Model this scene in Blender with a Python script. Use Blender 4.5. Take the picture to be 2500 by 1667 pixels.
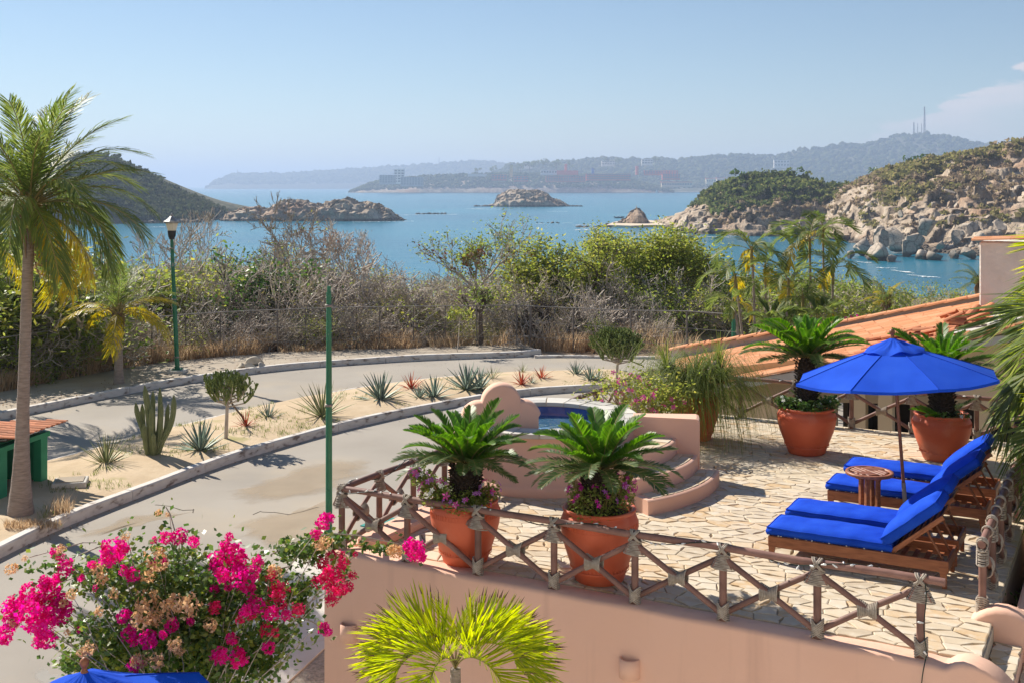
import bpy, math, random
import numpy as np
from mathutils import Vector, Matrix
from math import sin, cos, pi, radians as R

for o in list(bpy.data.objects): bpy.data.objects.remove(o)
scene = bpy.context.scene
COL = scene.collection

# ------------------------------------------------------------------ camera, sky, sun, exposure
EYE = 4.5            # camera height over the terrace floor (z = 0)
FPX = 2800.0         # focal length in pixels of the 2500 px wide photograph
HOR = 454.0          # row of the horizon
cam = bpy.data.cameras.new('camera')
cam.sensor_width = 36.0
cam.lens = FPX / 2500 * 36
cam.shift_y = -(833.5 - HOR) / 2500
cam.clip_start, cam.clip_end = 0.2, 90000
co = bpy.data.objects.new('camera', cam)
co.location = (0, 0, EYE); co.rotation_euler = (R(90), 0, 0)
COL.objects.link(co); scene.camera = co

SUN = Vector((-0.90, 0.88, 1.0)).normalized()
world = bpy.data.worlds.new('World'); scene.world = world; world.use_nodes = True
wt = world.node_tree; wt.nodes.clear()
W = wt.nodes.new
wo = W('ShaderNodeOutputWorld'); bg = W('ShaderNodeBackground'); sky = W('ShaderNodeTexSky')
sky.sky_type = 'NISHITA'; sky.sun_disc = False
sky.sun_elevation = math.asin(SUN.z)
sky.sun_rotation = math.atan2(SUN.x, SUN.y)
sky.altitude = 20; sky.air_density = 1.0; sky.dust_density = 0.0; sky.ozone_density = 3.0
bg.inputs['Strength'].default_value = 0.051
# thin high cloud low over the land side, in the sky itself
tc = W('ShaderNodeTexCoord'); mp = W('ShaderNodeMapping'); nz = W('ShaderNodeTexNoise')
mp.inputs['Scale'].default_value = (3.0, 3.0, 14.0); mp.inputs['Location'].default_value = (0.35, 0.1, 0.0)
nz.inputs['Scale'].default_value = 2.6; nz.inputs['Detail'].default_value = 9; nz.inputs['Roughness'].default_value = 0.55
wt.links.new(tc.outputs['Generated'], mp.inputs['Vector']); wt.links.new(mp.outputs['Vector'], nz.inputs['Vector'])
sx = W('ShaderNodeSeparateXYZ'); wt.links.new(tc.outputs['Generated'], sx.inputs[0])
def wmath(op, a, b=None, c=None):
    n = W('ShaderNodeMath'); n.operation = op
    for i, v in enumerate((a, b, c)):
        if v is None: continue
        if isinstance(v, (int, float)): n.inputs[i].default_value = v
        else: wt.links.new(v, n.inputs[i])
    return n.outputs[0]
def wrange(v, a, b, c, d):
    n = W('ShaderNodeMapRange'); n.inputs[1].default_value = a; n.inputs[2].default_value = b
    n.inputs[3].default_value = c; n.inputs[4].default_value = d; n.interpolation_type = 'SMOOTHSTEP'
    wt.links.new(v, n.inputs[0]); return n.outputs[0]
# a bank of cloud on the right whose crest climbs to the right (direction space)
crest = wmath('MULTIPLY_ADD', sx.outputs['X'], 0.346, -0.046)
crest = wmath('ADD', crest, wrange(nz.outputs['Fac'], 0.3, 0.7, -0.018, 0.018))
under = wmath('SUBTRACT', crest, sx.outputs['Z'])
m1 = wmath('MULTIPLY', wrange(under, 0.0, 0.006, 0, 1), wrange(under, 0.006, 0.075, 1, 0.0))
m1 = wmath('MULTIPLY', m1, wrange(sx.outputs['X'], 0.24, 0.35, 0, 1))
m1 = wmath('MULTIPLY', m1, wrange(nz.outputs['Fac'], 0.25, 0.6, 0.45, 1.0))
cloud = wmath('MULTIPLY', m1, 0.95)
mixc = W('ShaderNodeMix'); mixc.data_type = 'RGBA'
wt.links.new(cloud, mixc.inputs[0]); wt.links.new(sky.outputs[0], mixc.inputs[6])
mixc.inputs[7].default_value = (8.6, 8.0, 8.0, 1)
wt.links.new(mixc.outputs[2], bg.inputs['Color']); wt.links.new(bg.outputs[0], wo.inputs['Surface'])

sl = bpy.data.lights.new('sun', 'SUN'); sl.energy = 4.2; sl.angle = R(0.53); sl.color = (1.0, 0.93, 0.82)
so = bpy.data.objects.new('sun', sl); so.rotation_euler = SUN.to_track_quat('Z', 'Y').to_euler()
so.location = (-20, 20, 40); COL.objects.link(so)

scene.view_settings.view_transform = 'Standard'; scene.view_settings.look = 'None'
scene.view_settings.gamma = 1.0; scene.view_settings.exposure = 0.95
scene.view_settings.use_curve_mapping = False
scene.render.engine = 'CYCLES'
cy = scene.cycles
cy.use_denoising = True
cy.max_bounces = 8; cy.diffuse_bounces = 4; cy.glossy_bounces = 2; cy.transmission_bounces = 4
cy.transparent_max_bounces = 6; cy.volume_bounces = 1
cy.caustics_reflective = False; cy.caustics_refractive = False

# ------------------------------------------------------------------ helpers
GZ = -2.4            # street level
SEA = -20.5
def gp(x, y, z=0.0):
    """ground point seen at pixel (x, y) of the photograph on the level z"""
    Y = FPX * (EYE - z) / (y - HOR); return Vector(((x - 1250) / FPX * Y, Y, z))
def at(x, y, Y):
    return Vector(((x - 1250) / FPX * Y, Y, EYE - (y - HOR) * Y / FPX))
TA = -math.atan2(0.477, 0.879)          # direction of the terrace
CU, SU = cos(TA), sin(TA)
def T(u, v, z=0.0):
    return Vector((u * CU - v * SU, u * SU + v * CU, z))

def setp(o, label=None, cat=None, group=None, kind=None):
    if label: o['label'] = label
    if cat: o['category'] = cat
    if group: o['group'] = group
    if kind: o['kind'] = kind
    return o
def thing(name, label, cat, loc=(0, 0, 0), rot=(0, 0, 0), group=None, scale=None):
    o = bpy.data.objects.new(name, None); o.empty_display_size = 0.2
    o.location = loc; o.rotation_euler = rot if hasattr(rot, '__len__') else (0, 0, rot)
    if scale: o.scale = (scale,) * 3 if not hasattr(scale, '__len__') else scale
    COL.objects.link(o); return setp(o, label, cat, group)
def struct_empty(name):
    o = bpy.data.objects.new(name, None); COL.objects.link(o); o['kind'] = 'structure'; return o
def obj(name, me, parent=None, loc=None, rot=None, scale=None, mat=None, **k):
    o = bpy.data.objects.new(name, me)
    if mat is not None: 
        if not me.materials: me.materials.append(mat)
    if parent: o.parent = parent
    if loc is not None: o.location = loc
    if rot is not None: o.rotation_euler = rot
    if scale is not None: o.scale = (scale,) * 3 if not hasattr(scale, '__len__') else scale
    COL.objects.link(o)
    return setp(o, **k) if k else o
def copy_tree(o, parent=None):
    c = o.copy(); COL.objects.link(c)
    if parent: c.parent = parent
    for ch in o.children: copy_tree(ch, c)
    return c

def npmesh(name, V, F, mat=None, smooth=False):
    """V (n,3); F: list of (m,k) int arrays (k = 3 or 4), or list of tuples"""
    me = bpy.data.meshes.new(name)
    V = np.asarray(V, dtype=np.float32).reshape(-1, 3)
    if isinstance(F, np.ndarray): F = [F]
    if len(F) and isinstance(F[0], np.ndarray) and F[0].ndim == 2:
        F = [f for f in F if len(f)]
        loops = np.concatenate([f.ravel() for f in F]).astype(np.int32)
        tot = np.concatenate([np.full(len(f), f.shape[1], np.int32) for f in F])
        st = np.concatenate([[0], np.cumsum(tot)[:-1]]).astype(np.int32)
        me.vertices.add(len(V)); me.vertices.foreach_set('co', V.ravel())
        me.loops.add(len(loops)); me.loops.foreach_set('vertex_index', loops)
        me.polygons.add(len(tot)); me.polygons.foreach_set('loop_start', st); me.polygons.foreach_set('loop_total', tot)
        if smooth: me.polygons.foreach_set('use_smooth', np.ones(len(tot), bool))
        me.update(calc_edges=True); me.validate()
    else:
        me.from_pydata([tuple(v) for v in V], [], [tuple(f) for f in F])
        if smooth: me.polygons.foreach_set('use_smooth', [True] * len(me.polygons))
        me.update()
    if mat: me.materials.append(mat)
    return me

class MB:
    """collects shapes into one mesh"""
    def __init__(s): s.v = []; s.f = []; s.sm = []
    def add(s, V, F, smooth=False):
        b = len(s.v); s.v += [tuple(p) for p in V]; s.f += [tuple(i + b for i in f) for f in F]; s.sm += [smooth] * len(F); return s
    def box(s, c, d, rot=None, bev=0.0):
        x, y, z = d[0] / 2, d[1] / 2, d[2] / 2
        if bev <= 0:
            V = [Vector((a * x, b * y, e * z)) for a in (-1, 1) for b in (-1, 1) for e in (-1, 1)]
            F = [(0, 1, 3, 2), (4, 6, 7, 5), (0, 4, 5, 1), (2, 3, 7, 6), (0, 2, 6, 4), (1, 5, 7, 3)]
        else:
            V = []; idx = {}
            for a in (-1, 1):
                for b in (-1, 1):
                    for e in (-1, 1):
                        for ax in range(3):
                            p = [a * x, b * y, e * z]
                            for q in range(3):
                                if q != ax: p[q] -= bev * (a, b, e)[q]
                            idx[(a, b, e, ax)] = len(V); V.append(Vector(p))
            F = []
            for ax in range(3):
                o1, o2 = [q for q in range(3) if q != ax]
                for sg in (-1, 1):
                    L = []
                    for (p, q) in ((-1, -1), (1, -1), (1, 1), (-1, 1)):
                        k = [0, 0, 0]; k[ax] = sg; k[o1] = p; k[o2] = q; L.append(idx[(*k, ax)])
                    flip = (sg < 0) ^ (ax == 1)
                    F.append(tuple(L[::-1]) if flip else tuple(L))
            for ax in range(3):
                o1, o2 = [q for q in range(3) if q != ax]
                for p in (-1, 1):
                    for q in (-1, 1):
                        k0 = [0, 0, 0]; k0[o1] = p; k0[o2] = q; k1 = list(k0); k0[ax] = -1; k1[ax] = 1
                        F.append((idx[(*k0, o1)], idx[(*k1, o1)], idx[(*k1, o2)], idx[(*k0, o2)]))
            for a in (-1, 1):
                for b in (-1, 1):
                    for e in (-1, 1): F.append(tuple(idx[(a, b, e, ax)] for ax in range(3)))
        M = rot if rot is not None else Matrix.Identity(3)
        if not isinstance(M, Matrix): M = Matrix.Rotation(M, 3, 'Z')
        C = Vector(c)
        return s.add([C + M @ p for p in V], F)
    def tube(s, pts, r, n=8, cap=True, smooth=True):
        pts = [Vector(p) for p in pts]; m = len(pts)
        rr = [r] * m if not hasattr(r, '__len__') else list(r)
        V = []; ref = None
        for i, p in enumerate(pts):
            d = (pts[min(i + 1, m - 1)] - pts[max(i - 1, 0)]).normalized()
            if ref is None: ref = d.orthogonal().normalized()
            a = (ref - d * ref.dot(d)); a = a.normalized() if a.length > 1e-6 else d.orthogonal().normalized()
            ref = a; b = d.cross(a)
            for k in range(n):
                t = 2 * pi * k / n; V.append(p + (a * cos(t) + b * sin(t)) * rr[i])
        F = [(i * n + k, i * n + (k + 1) % n, (i + 1) * n + (k + 1) % n, (i + 1) * n + k) for i in range(m - 1) for k in range(n)]
        s.add(V, F, smooth)
        if cap: s.add(V[:n], [tuple(range(n))[::-1]]); s.add(V[-n:], [tuple(range(n))])
        return s
    def lathe(s, prof, n=32, c=(0, 0, 0), a0=0.0, a1=2 * pi, smooth=True):
        C = Vector(c); full = abs(a1 - a0 - 2 * pi) < 1e-6; k = n if full else n + 1; m = len(prof)
        V = [C + Vector((r * cos(a0 + (a1 - a0) * j / n), r * sin(a0 + (a1 - a0) * j / n), z)) for (r, z) in prof for j in range(k)]
        F = [(i * k + j, i * k + (j + 1) % k, (i + 1) * k + (j + 1) % k, (i + 1) * k + j) for i in range(m - 1) for j in range(n)]
        return s.add(V, F, smooth)
    def prism(s, poly, z0, z1):
        n = len(poly); A = sum(poly[i][0] * poly[(i + 1) % n][1] - poly[(i + 1) % n][0] * poly[i][1] for i in range(n))
        if A < 0: poly = poly[::-1]
        V = [(p[0], p[1], z0) for p in poly] + [(p[0], p[1], z1) for p in poly]
        F = [tuple(range(n))[::-1], tuple(range(n, 2 * n))] + [(i, (i + 1) % n, n + (i + 1) % n, n + i) for i in range(n)]
        return s.add(V, F)
    def mesh(s, name, mat=None):
        me = bpy.data.meshes.new(name); me.from_pydata(s.v, [], s.f)
        me.polygons.foreach_set('use_smooth', s.sm); me.update()
        if mat: me.materials.append(mat)
        return me
    def build(s, name, mat=None, parent=None, **k):
        return obj(name, s.mesh(name, mat), parent, **k)

# value noise
def _h(ix, iy, iz, seed):
    n = (ix * 374761393 + iy * 668265263 + iz * 2147483647 + seed * 974634777) & 0xFFFFFFFF
    n = ((n ^ (n >> 13)) * 1274126177) & 0xFFFFFFFF
    return ((n ^ (n >> 16)) & 0xFFFF) / 65535.0
def vnoise(P, seed=0):
    P = np.asarray(P, float); I = np.floor(P).astype(np.int64); f = P - I; f = f * f * (3 - 2 * f)
    out = 0
    for dx in (0, 1):
        for dy in (0, 1):
            for dz in (0, 1):
                w = (f[:, 0] if dx else 1 - f[:, 0]) * (f[:, 1] if dy else 1 - f[:, 1]) * (f[:, 2] if dz else 1 - f[:, 2])
                out = out + w * _h(I[:, 0] + dx, I[:, 1] + dy, I[:, 2] + dz, seed)
    return out
def fbm(P, o=4, seed=0, gain=0.5, ridged=False):
    P = np.asarray(P, float); a = 1.0; t = 0; s = 0
    for k in range(o):
        n = vnoise(P * 2 ** k + 17.3 * k, seed + k)
        if ridged: n = 1 - abs(2 * n - 1)
        t = t + a * n; s += a; a *= gain
    return t / s

# ------------------------------------------------------------------ materials
def ramp(nt, fac, stops):
    r = nt.nodes.new('ShaderNodeValToRGB'); e = r.color_ramp.elements
    while len(e) < len(stops): e.new(0.5)
    for i, (p, c) in enumerate(stops): e[i].position = p; e[i].color = (*c, 1)
    nt.links.new(fac, r.inputs[0]); return r.outputs[0]
def rgb(h):
    return tuple(((int(h[i:i + 2], 16) / 255 + 0.055) / 1.055) ** 2.4 if int(h[i:i + 2], 16) > 10 else int(h[i:i + 2], 16) / 255 / 12.92 for i in (0, 2, 4))
def M(name, stops, scale=3.0, rough=0.8, detail=5, bump=0.0, bscale=None, dist=0.02, spec=0.3, trans=0.0, island=False, objrand=0.0,
      stretch=(1, 1, 1), metal=0.0, coat=0.0, second=None, coord='Object', sstretch=None, rockmarks=False):
    """noise-coloured surface; island=True colours each separate piece; trans adds light passing through (leaves)"""
    m = bpy.data.materials.new(name); m.use_nodes = True; nt = m.node_tree; N = nt.nodes; L = nt.links
    p = N['Principled BSDF']; out = N['Material Output']
    p.inputs['Roughness'].default_value = rough; p.inputs['Metallic'].default_value = metal
    p.inputs['Specular IOR Level'].default_value = spec
    if coat: p.inputs['Coat Weight'].default_value = coat; p.inputs['Coat Roughness'].default_value = 0.25
    t = N.new('ShaderNodeTexCoord'); mp = N.new('ShaderNodeMapping'); mp.inputs['Scale'].default_value = stretch
    L.new(t.outputs[coord], mp.inputs[0])
    n = N.new('ShaderNodeTexNoise'); n.inputs['Scale'].default_value = scale; n.inputs['Detail'].default_value = detail
    L.new(mp.outputs[0], n.inputs['Vector'])
    fac = n.outputs['Fac']
    if island:
        g = N.new('ShaderNodeNewGeometry'); oi = N.new('ShaderNodeObjectInfo')
        a = N.new('ShaderNodeMath'); a.operation = 'ADD'; L.new(g.outputs['Random Per Island'], a.inputs[0]); L.new(oi.outputs['Random'], a.inputs[1])
        b = N.new('ShaderNodeMath'); b.operation = 'FRACT'; L.new(a.outputs[0], b.inputs[0])
        c = N.new('ShaderNodeMix'); c.inputs[0].default_value = 0.3
        L.new(b.outputs[0], c.inputs[2]); L.new(fac, c.inputs[3]); fac = c.outputs[0]
    col = ramp(nt, fac, stops)
    if second:   # (mask scale, colour, low, high)
        n2 = N.new('ShaderNodeTexNoise'); n2.inputs['Scale'].default_value = second[0]; n2.inputs['Detail'].default_value = 6
        if sstretch:
            m2 = N.new('ShaderNodeMapping'); m2.inputs['Scale'].default_value = sstretch; L.new(t.outputs[coord], m2.inputs[0]); L.new(m2.outputs[0], n2.inputs['Vector'])
        else: L.new(t.outputs[coord], n2.inputs['Vector'])
        mr = N.new('ShaderNodeMapRange'); mr.inputs[1].default_value = second[2]; mr.inputs[2].default_value = second[3]; L.new(n2.outputs['Fac'], mr.inputs[0])
        mx = N.new('ShaderNodeMix'); mx.data_type = 'RGBA'; L.new(mr.outputs[0], mx.inputs[0]); L.new(col, mx.inputs[6]); mx.inputs[7].default_value = (*second[1], 1); col = mx.outputs[2]
    if objrand:
        oi = N.new('ShaderNodeObjectInfo'); hs = N.new('ShaderNodeHueSaturation')
        mr = N.new('ShaderNodeMapRange'); mr.inputs[3].default_value = 1 - objrand; mr.inputs[4].default_value = 1 + objrand
        L.new(oi.outputs['Random'], mr.inputs[0]); L.new(mr.outputs[0], hs.inputs['Value']); L.new(col, hs.inputs['Color']); col = hs.outputs[0]
    if rockmarks:   # fracture lines, and the dark weed-stained tide band along the waterline
        g = N.new('ShaderNodeNewGeometry'); sp = N.new('ShaderNodeSeparateXYZ'); L.new(g.outputs['Position'], sp.inputs[0])
        for sc, lo in ((.16, .05), (.5, .06)):
            nd = N.new('ShaderNodeTexNoise'); nd.inputs['Scale'].default_value = sc * 2; L.new(g.outputs['Position'], nd.inputs['Vector'])
            va = N.new('ShaderNodeVectorMath'); va.operation = 'MULTIPLY_ADD'; L.new(nd.outputs['Color'], va.inputs[0]); va.inputs[1].default_value = (3, 3, 3); L.new(g.outputs['Position'], va.inputs[2])
            vo = N.new('ShaderNodeTexVoronoi'); vo.feature = 'DISTANCE_TO_EDGE'; vo.inputs['Scale'].default_value = sc; L.new(va.outputs[0], vo.inputs['Vector'])
            mr = N.new('ShaderNodeMapRange'); mr.inputs[1].default_value = 0; mr.inputs[2].default_value = lo; mr.inputs[3].default_value = .65; mr.inputs[4].default_value = 0; L.new(vo.outputs[0], mr.inputs[0])
            mx = N.new('ShaderNodeMix'); mx.data_type = 'RGBA'; L.new(mr.outputs[0], mx.inputs[0]); L.new(col, mx.inputs[6]); mx.inputs[7].default_value = (.10, .075, .055, 1); col = mx.outputs[2]
        mr = N.new('ShaderNodeMapRange'); mr.inputs[1].default_value = -19.4; mr.inputs[2].default_value = -18.2; mr.inputs[3].default_value = .85; mr.inputs[4].default_value = 0; L.new(sp.outputs['Z'], mr.inputs[0])
        mx = N.new('ShaderNodeMix'); mx.data_type = 'RGBA'; L.new(mr.outputs[0], mx.inputs[0]); L.new(col, mx.inputs[6]); mx.inputs[7].default_value = (.07, .055, .04, 1); col = mx.outputs[2]
    L.new(col, p.inputs['Base Color'])
    if bump:
        nb = N.new('ShaderNodeTexNoise'); nb.inputs['Scale'].default_value = bscale or scale * 6; nb.inputs['Detail'].default_value = 6
        L.new(mp.outputs[0], nb.inputs['Vector'])
        bp = N.new('ShaderNodeBump'); bp.inputs['Strength'].default_value = bump; bp.inputs['Distance'].default_value = dist
        L.new(nb.outputs['Fac'], bp.inputs['Height']); L.new(bp.outputs[0], p.inputs['Normal'])
    if trans:
        tr = N.new('ShaderNodeBsdfTranslucent'); ms = N.new('ShaderNodeMixShader'); ms.inputs[0].default_value = trans
        hs = N.new('ShaderNodeHueSaturation'); hs.inputs['Value'].default_value = 1.9; hs.inputs['Saturation'].default_value = 1.08; L.new(col, hs.inputs['Color'])
        L.new(hs.outputs[0], tr.inputs['Color']); L.new(p.outputs[0], ms.inputs[1]); L.new(tr.outputs[0], ms.inputs[2]); L.new(ms.outputs[0], out.inputs['Surface'])
    return m

coral_w = M('coral_wall_plaster', [(0.3, (0.79, 0.48, 0.345)), (0.7, (0.83, 0.52, 0.385))], 0.9, 0.9, bump=0.35, bscale=5, dist=0.02, second=(1.0, (0.68, 0.41, 0.30), 0.54, 0.80), sstretch=(5, 5, .35))
coral = M('coral_plaster', [(0.3, (0.76, 0.46, 0.335)), (0.7, (0.81, 0.505, 0.375))], 1.2, 0.85, bump=0.12, bscale=30, dist=0.01, second=(0.5, (0.72, 0.43, 0.31), 0.55, 0.75))
terracotta = M('painted_terracotta', [(0.3, (0.56, 0.105, 0.042)), (0.7, (0.64, 0.140, 0.060))], 3, 0.55, bump=0.15, bscale=18, dist=0.006, spec=0.4, second=(1.7, (0.66, 0.27, 0.17), 0.52, 0.80))
wood_rail = M('weathered_pole', [(0.3, (0.155, 0.078, 0.06)), (0.7, (0.26, 0.14, 0.11))], 4, 0.6, stretch=(1, 1, 1), bump=0.3, bscale=14, dist=0.01, objrand=0.2, spec=0.35)
rope = M('rope', [(0.3, (0.29, 0.245, 0.20)), (0.7, (0.45, 0.39, 0.325))], 20, 0.9, bump=0.4, bscale=90, dist=0.006)
teak = M('teak', [(0.3, (0.19, 0.062, 0.026)), (0.7, (0.33, 0.125, 0.055))], 6, 0.45, stretch=(1, 8, 8), bump=0.1, bscale=30, dist=0.004, spec=0.4, objrand=0.18)
blue = M('blue_canvas', [(0.25, (0.006, 0.045, 0.40)), (0.5, (0.009, 0.062, 0.52)), (0.75, (0.016, 0.085, 0.58))], 3.5, 0.9, detail=9, bump=0.45, bscale=7, dist=0.03, spec=0.1)
canopy_m = M('blue_canopy', [(0.25, (0.010, 0.068, 0.52)), (0.5, (0.014, 0.086, 0.60)), (0.75, (0.022, 0.105, 0.64))], 2.5, 0.9, detail=9, bump=0.3, bscale=4, dist=0.02, spec=0.15, trans=0.18)
flag = M('flagstone', [(0.05, (0.40, 0.33, 0.25)), (0.25, (0.56, 0.46, 0.33)), (0.5, (0.63, 0.53, 0.39)), (0.66, (0.55, 0.38, 0.21)), (0.78, (0.62, 0.52, 0.39)), (0.9, (0.66, 0.58, 0.47)), (1.0, (0.40, 0.38, 0.36))], 5, 0.8, island=True, bump=0.5, bscale=9, dist=0.012, second=(7, (0.62, 0.56, 0.46), 0.5, 0.8))
grout = M('mortar', [(0.3, (0.46, 0.38, 0.285)), (0.7, (0.56, 0.47, 0.365))], 8, 0.9)
asphalt = M('old_asphalt', [(0.3, (0.300, 0.268, 0.230)), (0.7, (0.375, 0.338, 0.290))], 0.35, 0.9, detail=8, bump=0.25, bscale=40, dist=0.01, second=(0.22, (0.42, 0.35, 0.26), 0.52, 0.72))
concrete = M('pale_concrete', [(0.3, (0.50, 0.47, 0.42)), (0.7, (0.60, 0.57, 0.51))], 1.5, 0.9, bump=0.15, bscale=30, dist=0.01)
sand = M('sand', [(0.3, (0.47, 0.35, 0.22)), (0.7, (0.60, 0.47, 0.32))], 1.1, 0.95, detail=8, bump=0.6, bscale=7, dist=0.03, second=(0.9, (0.33, 0.30, 0.12), 0.62, 0.74))
walk_m = M('dusty_pavement', [(0.3, (0.33, 0.27, 0.21)), (0.7, (0.44, 0.38, 0.30))], 0.8, 0.95, detail=8, bump=0.3, bscale=20, dist=0.02)
kerb_m = M('whitewash', [(0.38, (0.66, 0.62, 0.57)), (0.56, (0.60, 0.55, 0.50)), (0.68, (0.22, 0.17, 0.14))], 3.2, 0.9, detail=10, bump=0.3, bscale=12, dist=0.01, stretch=(1, 1, 2.5), coord='Object')
dirt = M('dry_earth', [(0.3, (0.30, 0.21, 0.14)), (0.7, (0.44, 0.33, 0.22))], 0.4, 0.95, detail=8, bump=0.5, bscale=3, dist=0.05)
stone_p = M('pale_stone', [(0.3, (0.46, 0.40, 0.32)), (0.7, (0.58, 0.52, 0.43))], 3, 0.9, bump=0.4, bscale=10, dist=0.02)
gravel_m = M('gravel', [(0.3, (0.20, 0.17, 0.13)), (0.7, (0.38, 0.33, 0.27))], 25, 0.95, detail=6, bump=0.8, bscale=22, dist=0.03)
green_paint = M('green_paint', [(0.3, (0.012, 0.13, 0.065)), (0.7, (0.03, 0.19, 0.105))], 2, 0.5, spec=0.4, bump=0.1, second=(5, (0.30, 0.30, 0.26), 0.66, 0.72), sstretch=(2, 2, .6))
hut_green = M('hut_green', [(0.3, (0.02, 0.21, 0.105)), (0.7, (0.035, 0.27, 0.14))], 2, 0.6, bump=0.1)
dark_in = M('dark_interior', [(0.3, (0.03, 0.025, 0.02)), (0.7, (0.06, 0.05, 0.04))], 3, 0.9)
tile_m = M('clay_tile', [(0.1, (0.50, 0.20, 0.085)), (0.5, (0.60, 0.265, 0.125)), (0.9, (0.66, 0.33, 0.18))], 6, 0.85, island=True, bump=0.2, bscale=20, dist=0.005)
loose_m = M('loose_clay_tile', [(0.1, (0.42, 0.13, 0.06)), (0.5, (0.52, 0.19, 0.09)), (0.9, (0.58, 0.26, 0.14))], 6, 0.85, objrand=0.25, bump=0.2, bscale=20, dist=0.005)
cream = M('cream_plaster', [(0.3, (0.60, 0.47, 0.30)), (0.7, (0.68, 0.54, 0.36))], 1, 0.85, bump=0.1, bscale=20)
white_st = M('white_stucco', [(0.3, (0.66, 0.61, 0.54)), (0.7, (0.76, 0.71, 0.64))], 2, 0.9, bump=0.9, bscale=9, dist=0.03)
grey_pl = M('grey_plaster', [(0.3, (0.46, 0.43, 0.40)), (0.7, (0.58, 0.55, 0.51))], 1.5, 0.9, bump=0.15, bscale=20)
white_p = M('white_paint', [(0.3, (0.74, 0.72, 0.68)), (0.7, (0.80, 0.78, 0.74))], 2, 0.6)
black_p = M('black_metal', [(0.3, (0.02, 0.02, 0.022)), (0.7, (0.035, 0.035, 0.04))], 4, 0.45)
glass_l = M('lantern_glass', [(0.3, (0.62, 0.58, 0.50)), (0.7, (0.70, 0.66, 0.58))], 3, 0.3, spec=0.5, trans=0.4)
soil = M('potting_soil', [(0.3, (0.03, 0.022, 0.016)), (0.7, (0.07, 0.05, 0.035))], 14, 0.95, bump=0.8, bscale=20)
stone_rim = M('pale_rim_stone', [(0.1, (0.42, 0.40, 0.37)), (0.5, (0.56, 0.54, 0.50)), (0.9, (0.64, 0.60, 0.53))], 6, 0.75, island=True, bump=0.4, bscale=10, dist=0.01)
wire_m = M('galvanised_wire', [(0.3, (0.22, 0.20, 0.18)), (0.7, (0.34, 0.31, 0.28))], 5, 0.6, metal=0.3)
rust_m = M('fence_post', [(0.3, (0.10, 0.085, 0.075)), (0.7, (0.22, 0.19, 0.17))], 5, 0.8)
cord_m = M('light_cord', [(0.3, (0.010, 0.022, 0.016)), (0.7, (0.016, 0.035, 0.026))], 5, 0.5)
bulb_m = M('clear_bulb', [(0.3, (0.75, 0.75, 0.72)), (0.7, (0.82, 0.82, 0.8))], 5, 0.15, spec=0.6)
bounce_forecourt_m = M('pale_bounce_paving', [(0.3, (0.62, 0.58, 0.52)), (0.7, (0.72, 0.68, 0.61))], 1.5, 0.9, bump=0.15)  # kept pale so the added forecourt throws light onto the front wall
# vegetation
cyc_m = M('cycad_leaf', [(0.1, (0.050, 0.135, 0.012)), (0.55, (0.100, 0.215, 0.018)), (1.0, (0.17, 0.28, 0.030))], 3, 0.42, island=True, trans=0.42, spec=0.38)
cyc_d = M('cycad_old_leaf', [(0.1, (0.042, 0.085, 0.022)), (0.7, (0.095, 0.15, 0.04)), (1.0, (0.30, 0.21, 0.12))], 3, 0.45, island=True, trans=0.34, spec=0.35)
cyc_trunk = M('cycad_trunk', [(0.3, (0.025, 0.018, 0.013)), (0.7, (0.075, 0.05, 0.035))], 20, 0.95, bump=1.0, bscale=25, dist=0.04)
palm_g = M('palm_leaf', [(0.1, (0.075, 0.120, 0.028)), (0.6, (0.15, 0.195, 0.045)), (1.0, (0.27, 0.28, 0.08))], 2, 0.5, island=True, trans=0.45, spec=0.3)
palm_y = M('palm_yellow_leaf', [(0.1, (0.22, 0.23, 0.02)), (0.5, (0.42, 0.33, 0.02)), (1.0, (0.54, 0.38, 0.03))], 2, 0.4, island=True, trans=0.45, spec=0.4)
palm_d = M('palm_dry_leaf', [(0.1, (0.16, 0.10, 0.06)), (1.0, (0.34, 0.24, 0.15))], 2, 0.8, island=True, trans=0.3)
lime_m = M('lime_palm_leaf', [(0.1, (0.16, 0.22, 0.012)), (0.6, (0.34, 0.38, 0.018)), (1.0, (0.50, 0.47, 0.04))], 2, 0.5, island=True, trans=0.6, spec=0.25)
palm_trunk = M('palm_trunk', [(0.3, (0.24, 0.19, 0.16)), (0.7, (0.38, 0.31, 0.265))], 6, 0.9, stretch=(1, 1, 5), bump=0.8, bscale=10, dist=0.03)
stalk_m = M('palm_stalk', [(0.3, (0.20, 0.17, 0.05)), (0.7, (0.33, 0.25, 0.09))], 5, 0.6)
coco_m = M('green_coconut', [(0.3, (0.16, 0.17, 0.03)), (0.7, (0.25, 0.24, 0.06))], 4, 0.5)
agave_m = M('agave_leaf', [(0.2, (0.15, 0.21, 0.165)), (0.8, (0.27, 0.345, 0.28))], 3, 0.55, objrand=0.2)
agave_y = M('yellow_agave_leaf', [(0.2, (0.20, 0.23, 0.10)), (0.8, (0.34, 0.36, 0.18))], 3, 0.55, objrand=0.25)
brom_m = M('red_bromeliad_leaf', [(0.2, (0.36, 0.15, 0.035)), (0.6, (0.52, 0.12, 0.07)), (1.0, (0.58, 0.24, 0.18))], 4, 0.5, objrand=0.2, trans=0.3)
cact_m = M('cactus_skin', [(0.3, (0.15, 0.185, 0.085)), (0.7, (0.23, 0.26, 0.135))], 6, 0.7, bump=0.2, bscale=20)
euph_m = M('euphorbia_stem', [(0.2, (0.12, 0.165, 0.045)), (0.6, (0.20, 0.25, 0.07)), (1.0, (0.29, 0.33, 0.11))], 3, 0.6, island=True)
bark_g = M('grey_bark', [(0.3, (0.38, 0.32, 0.265)), (0.7, (0.58, 0.51, 0.44))], 3, 0.9, objrand=0.25)
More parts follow.
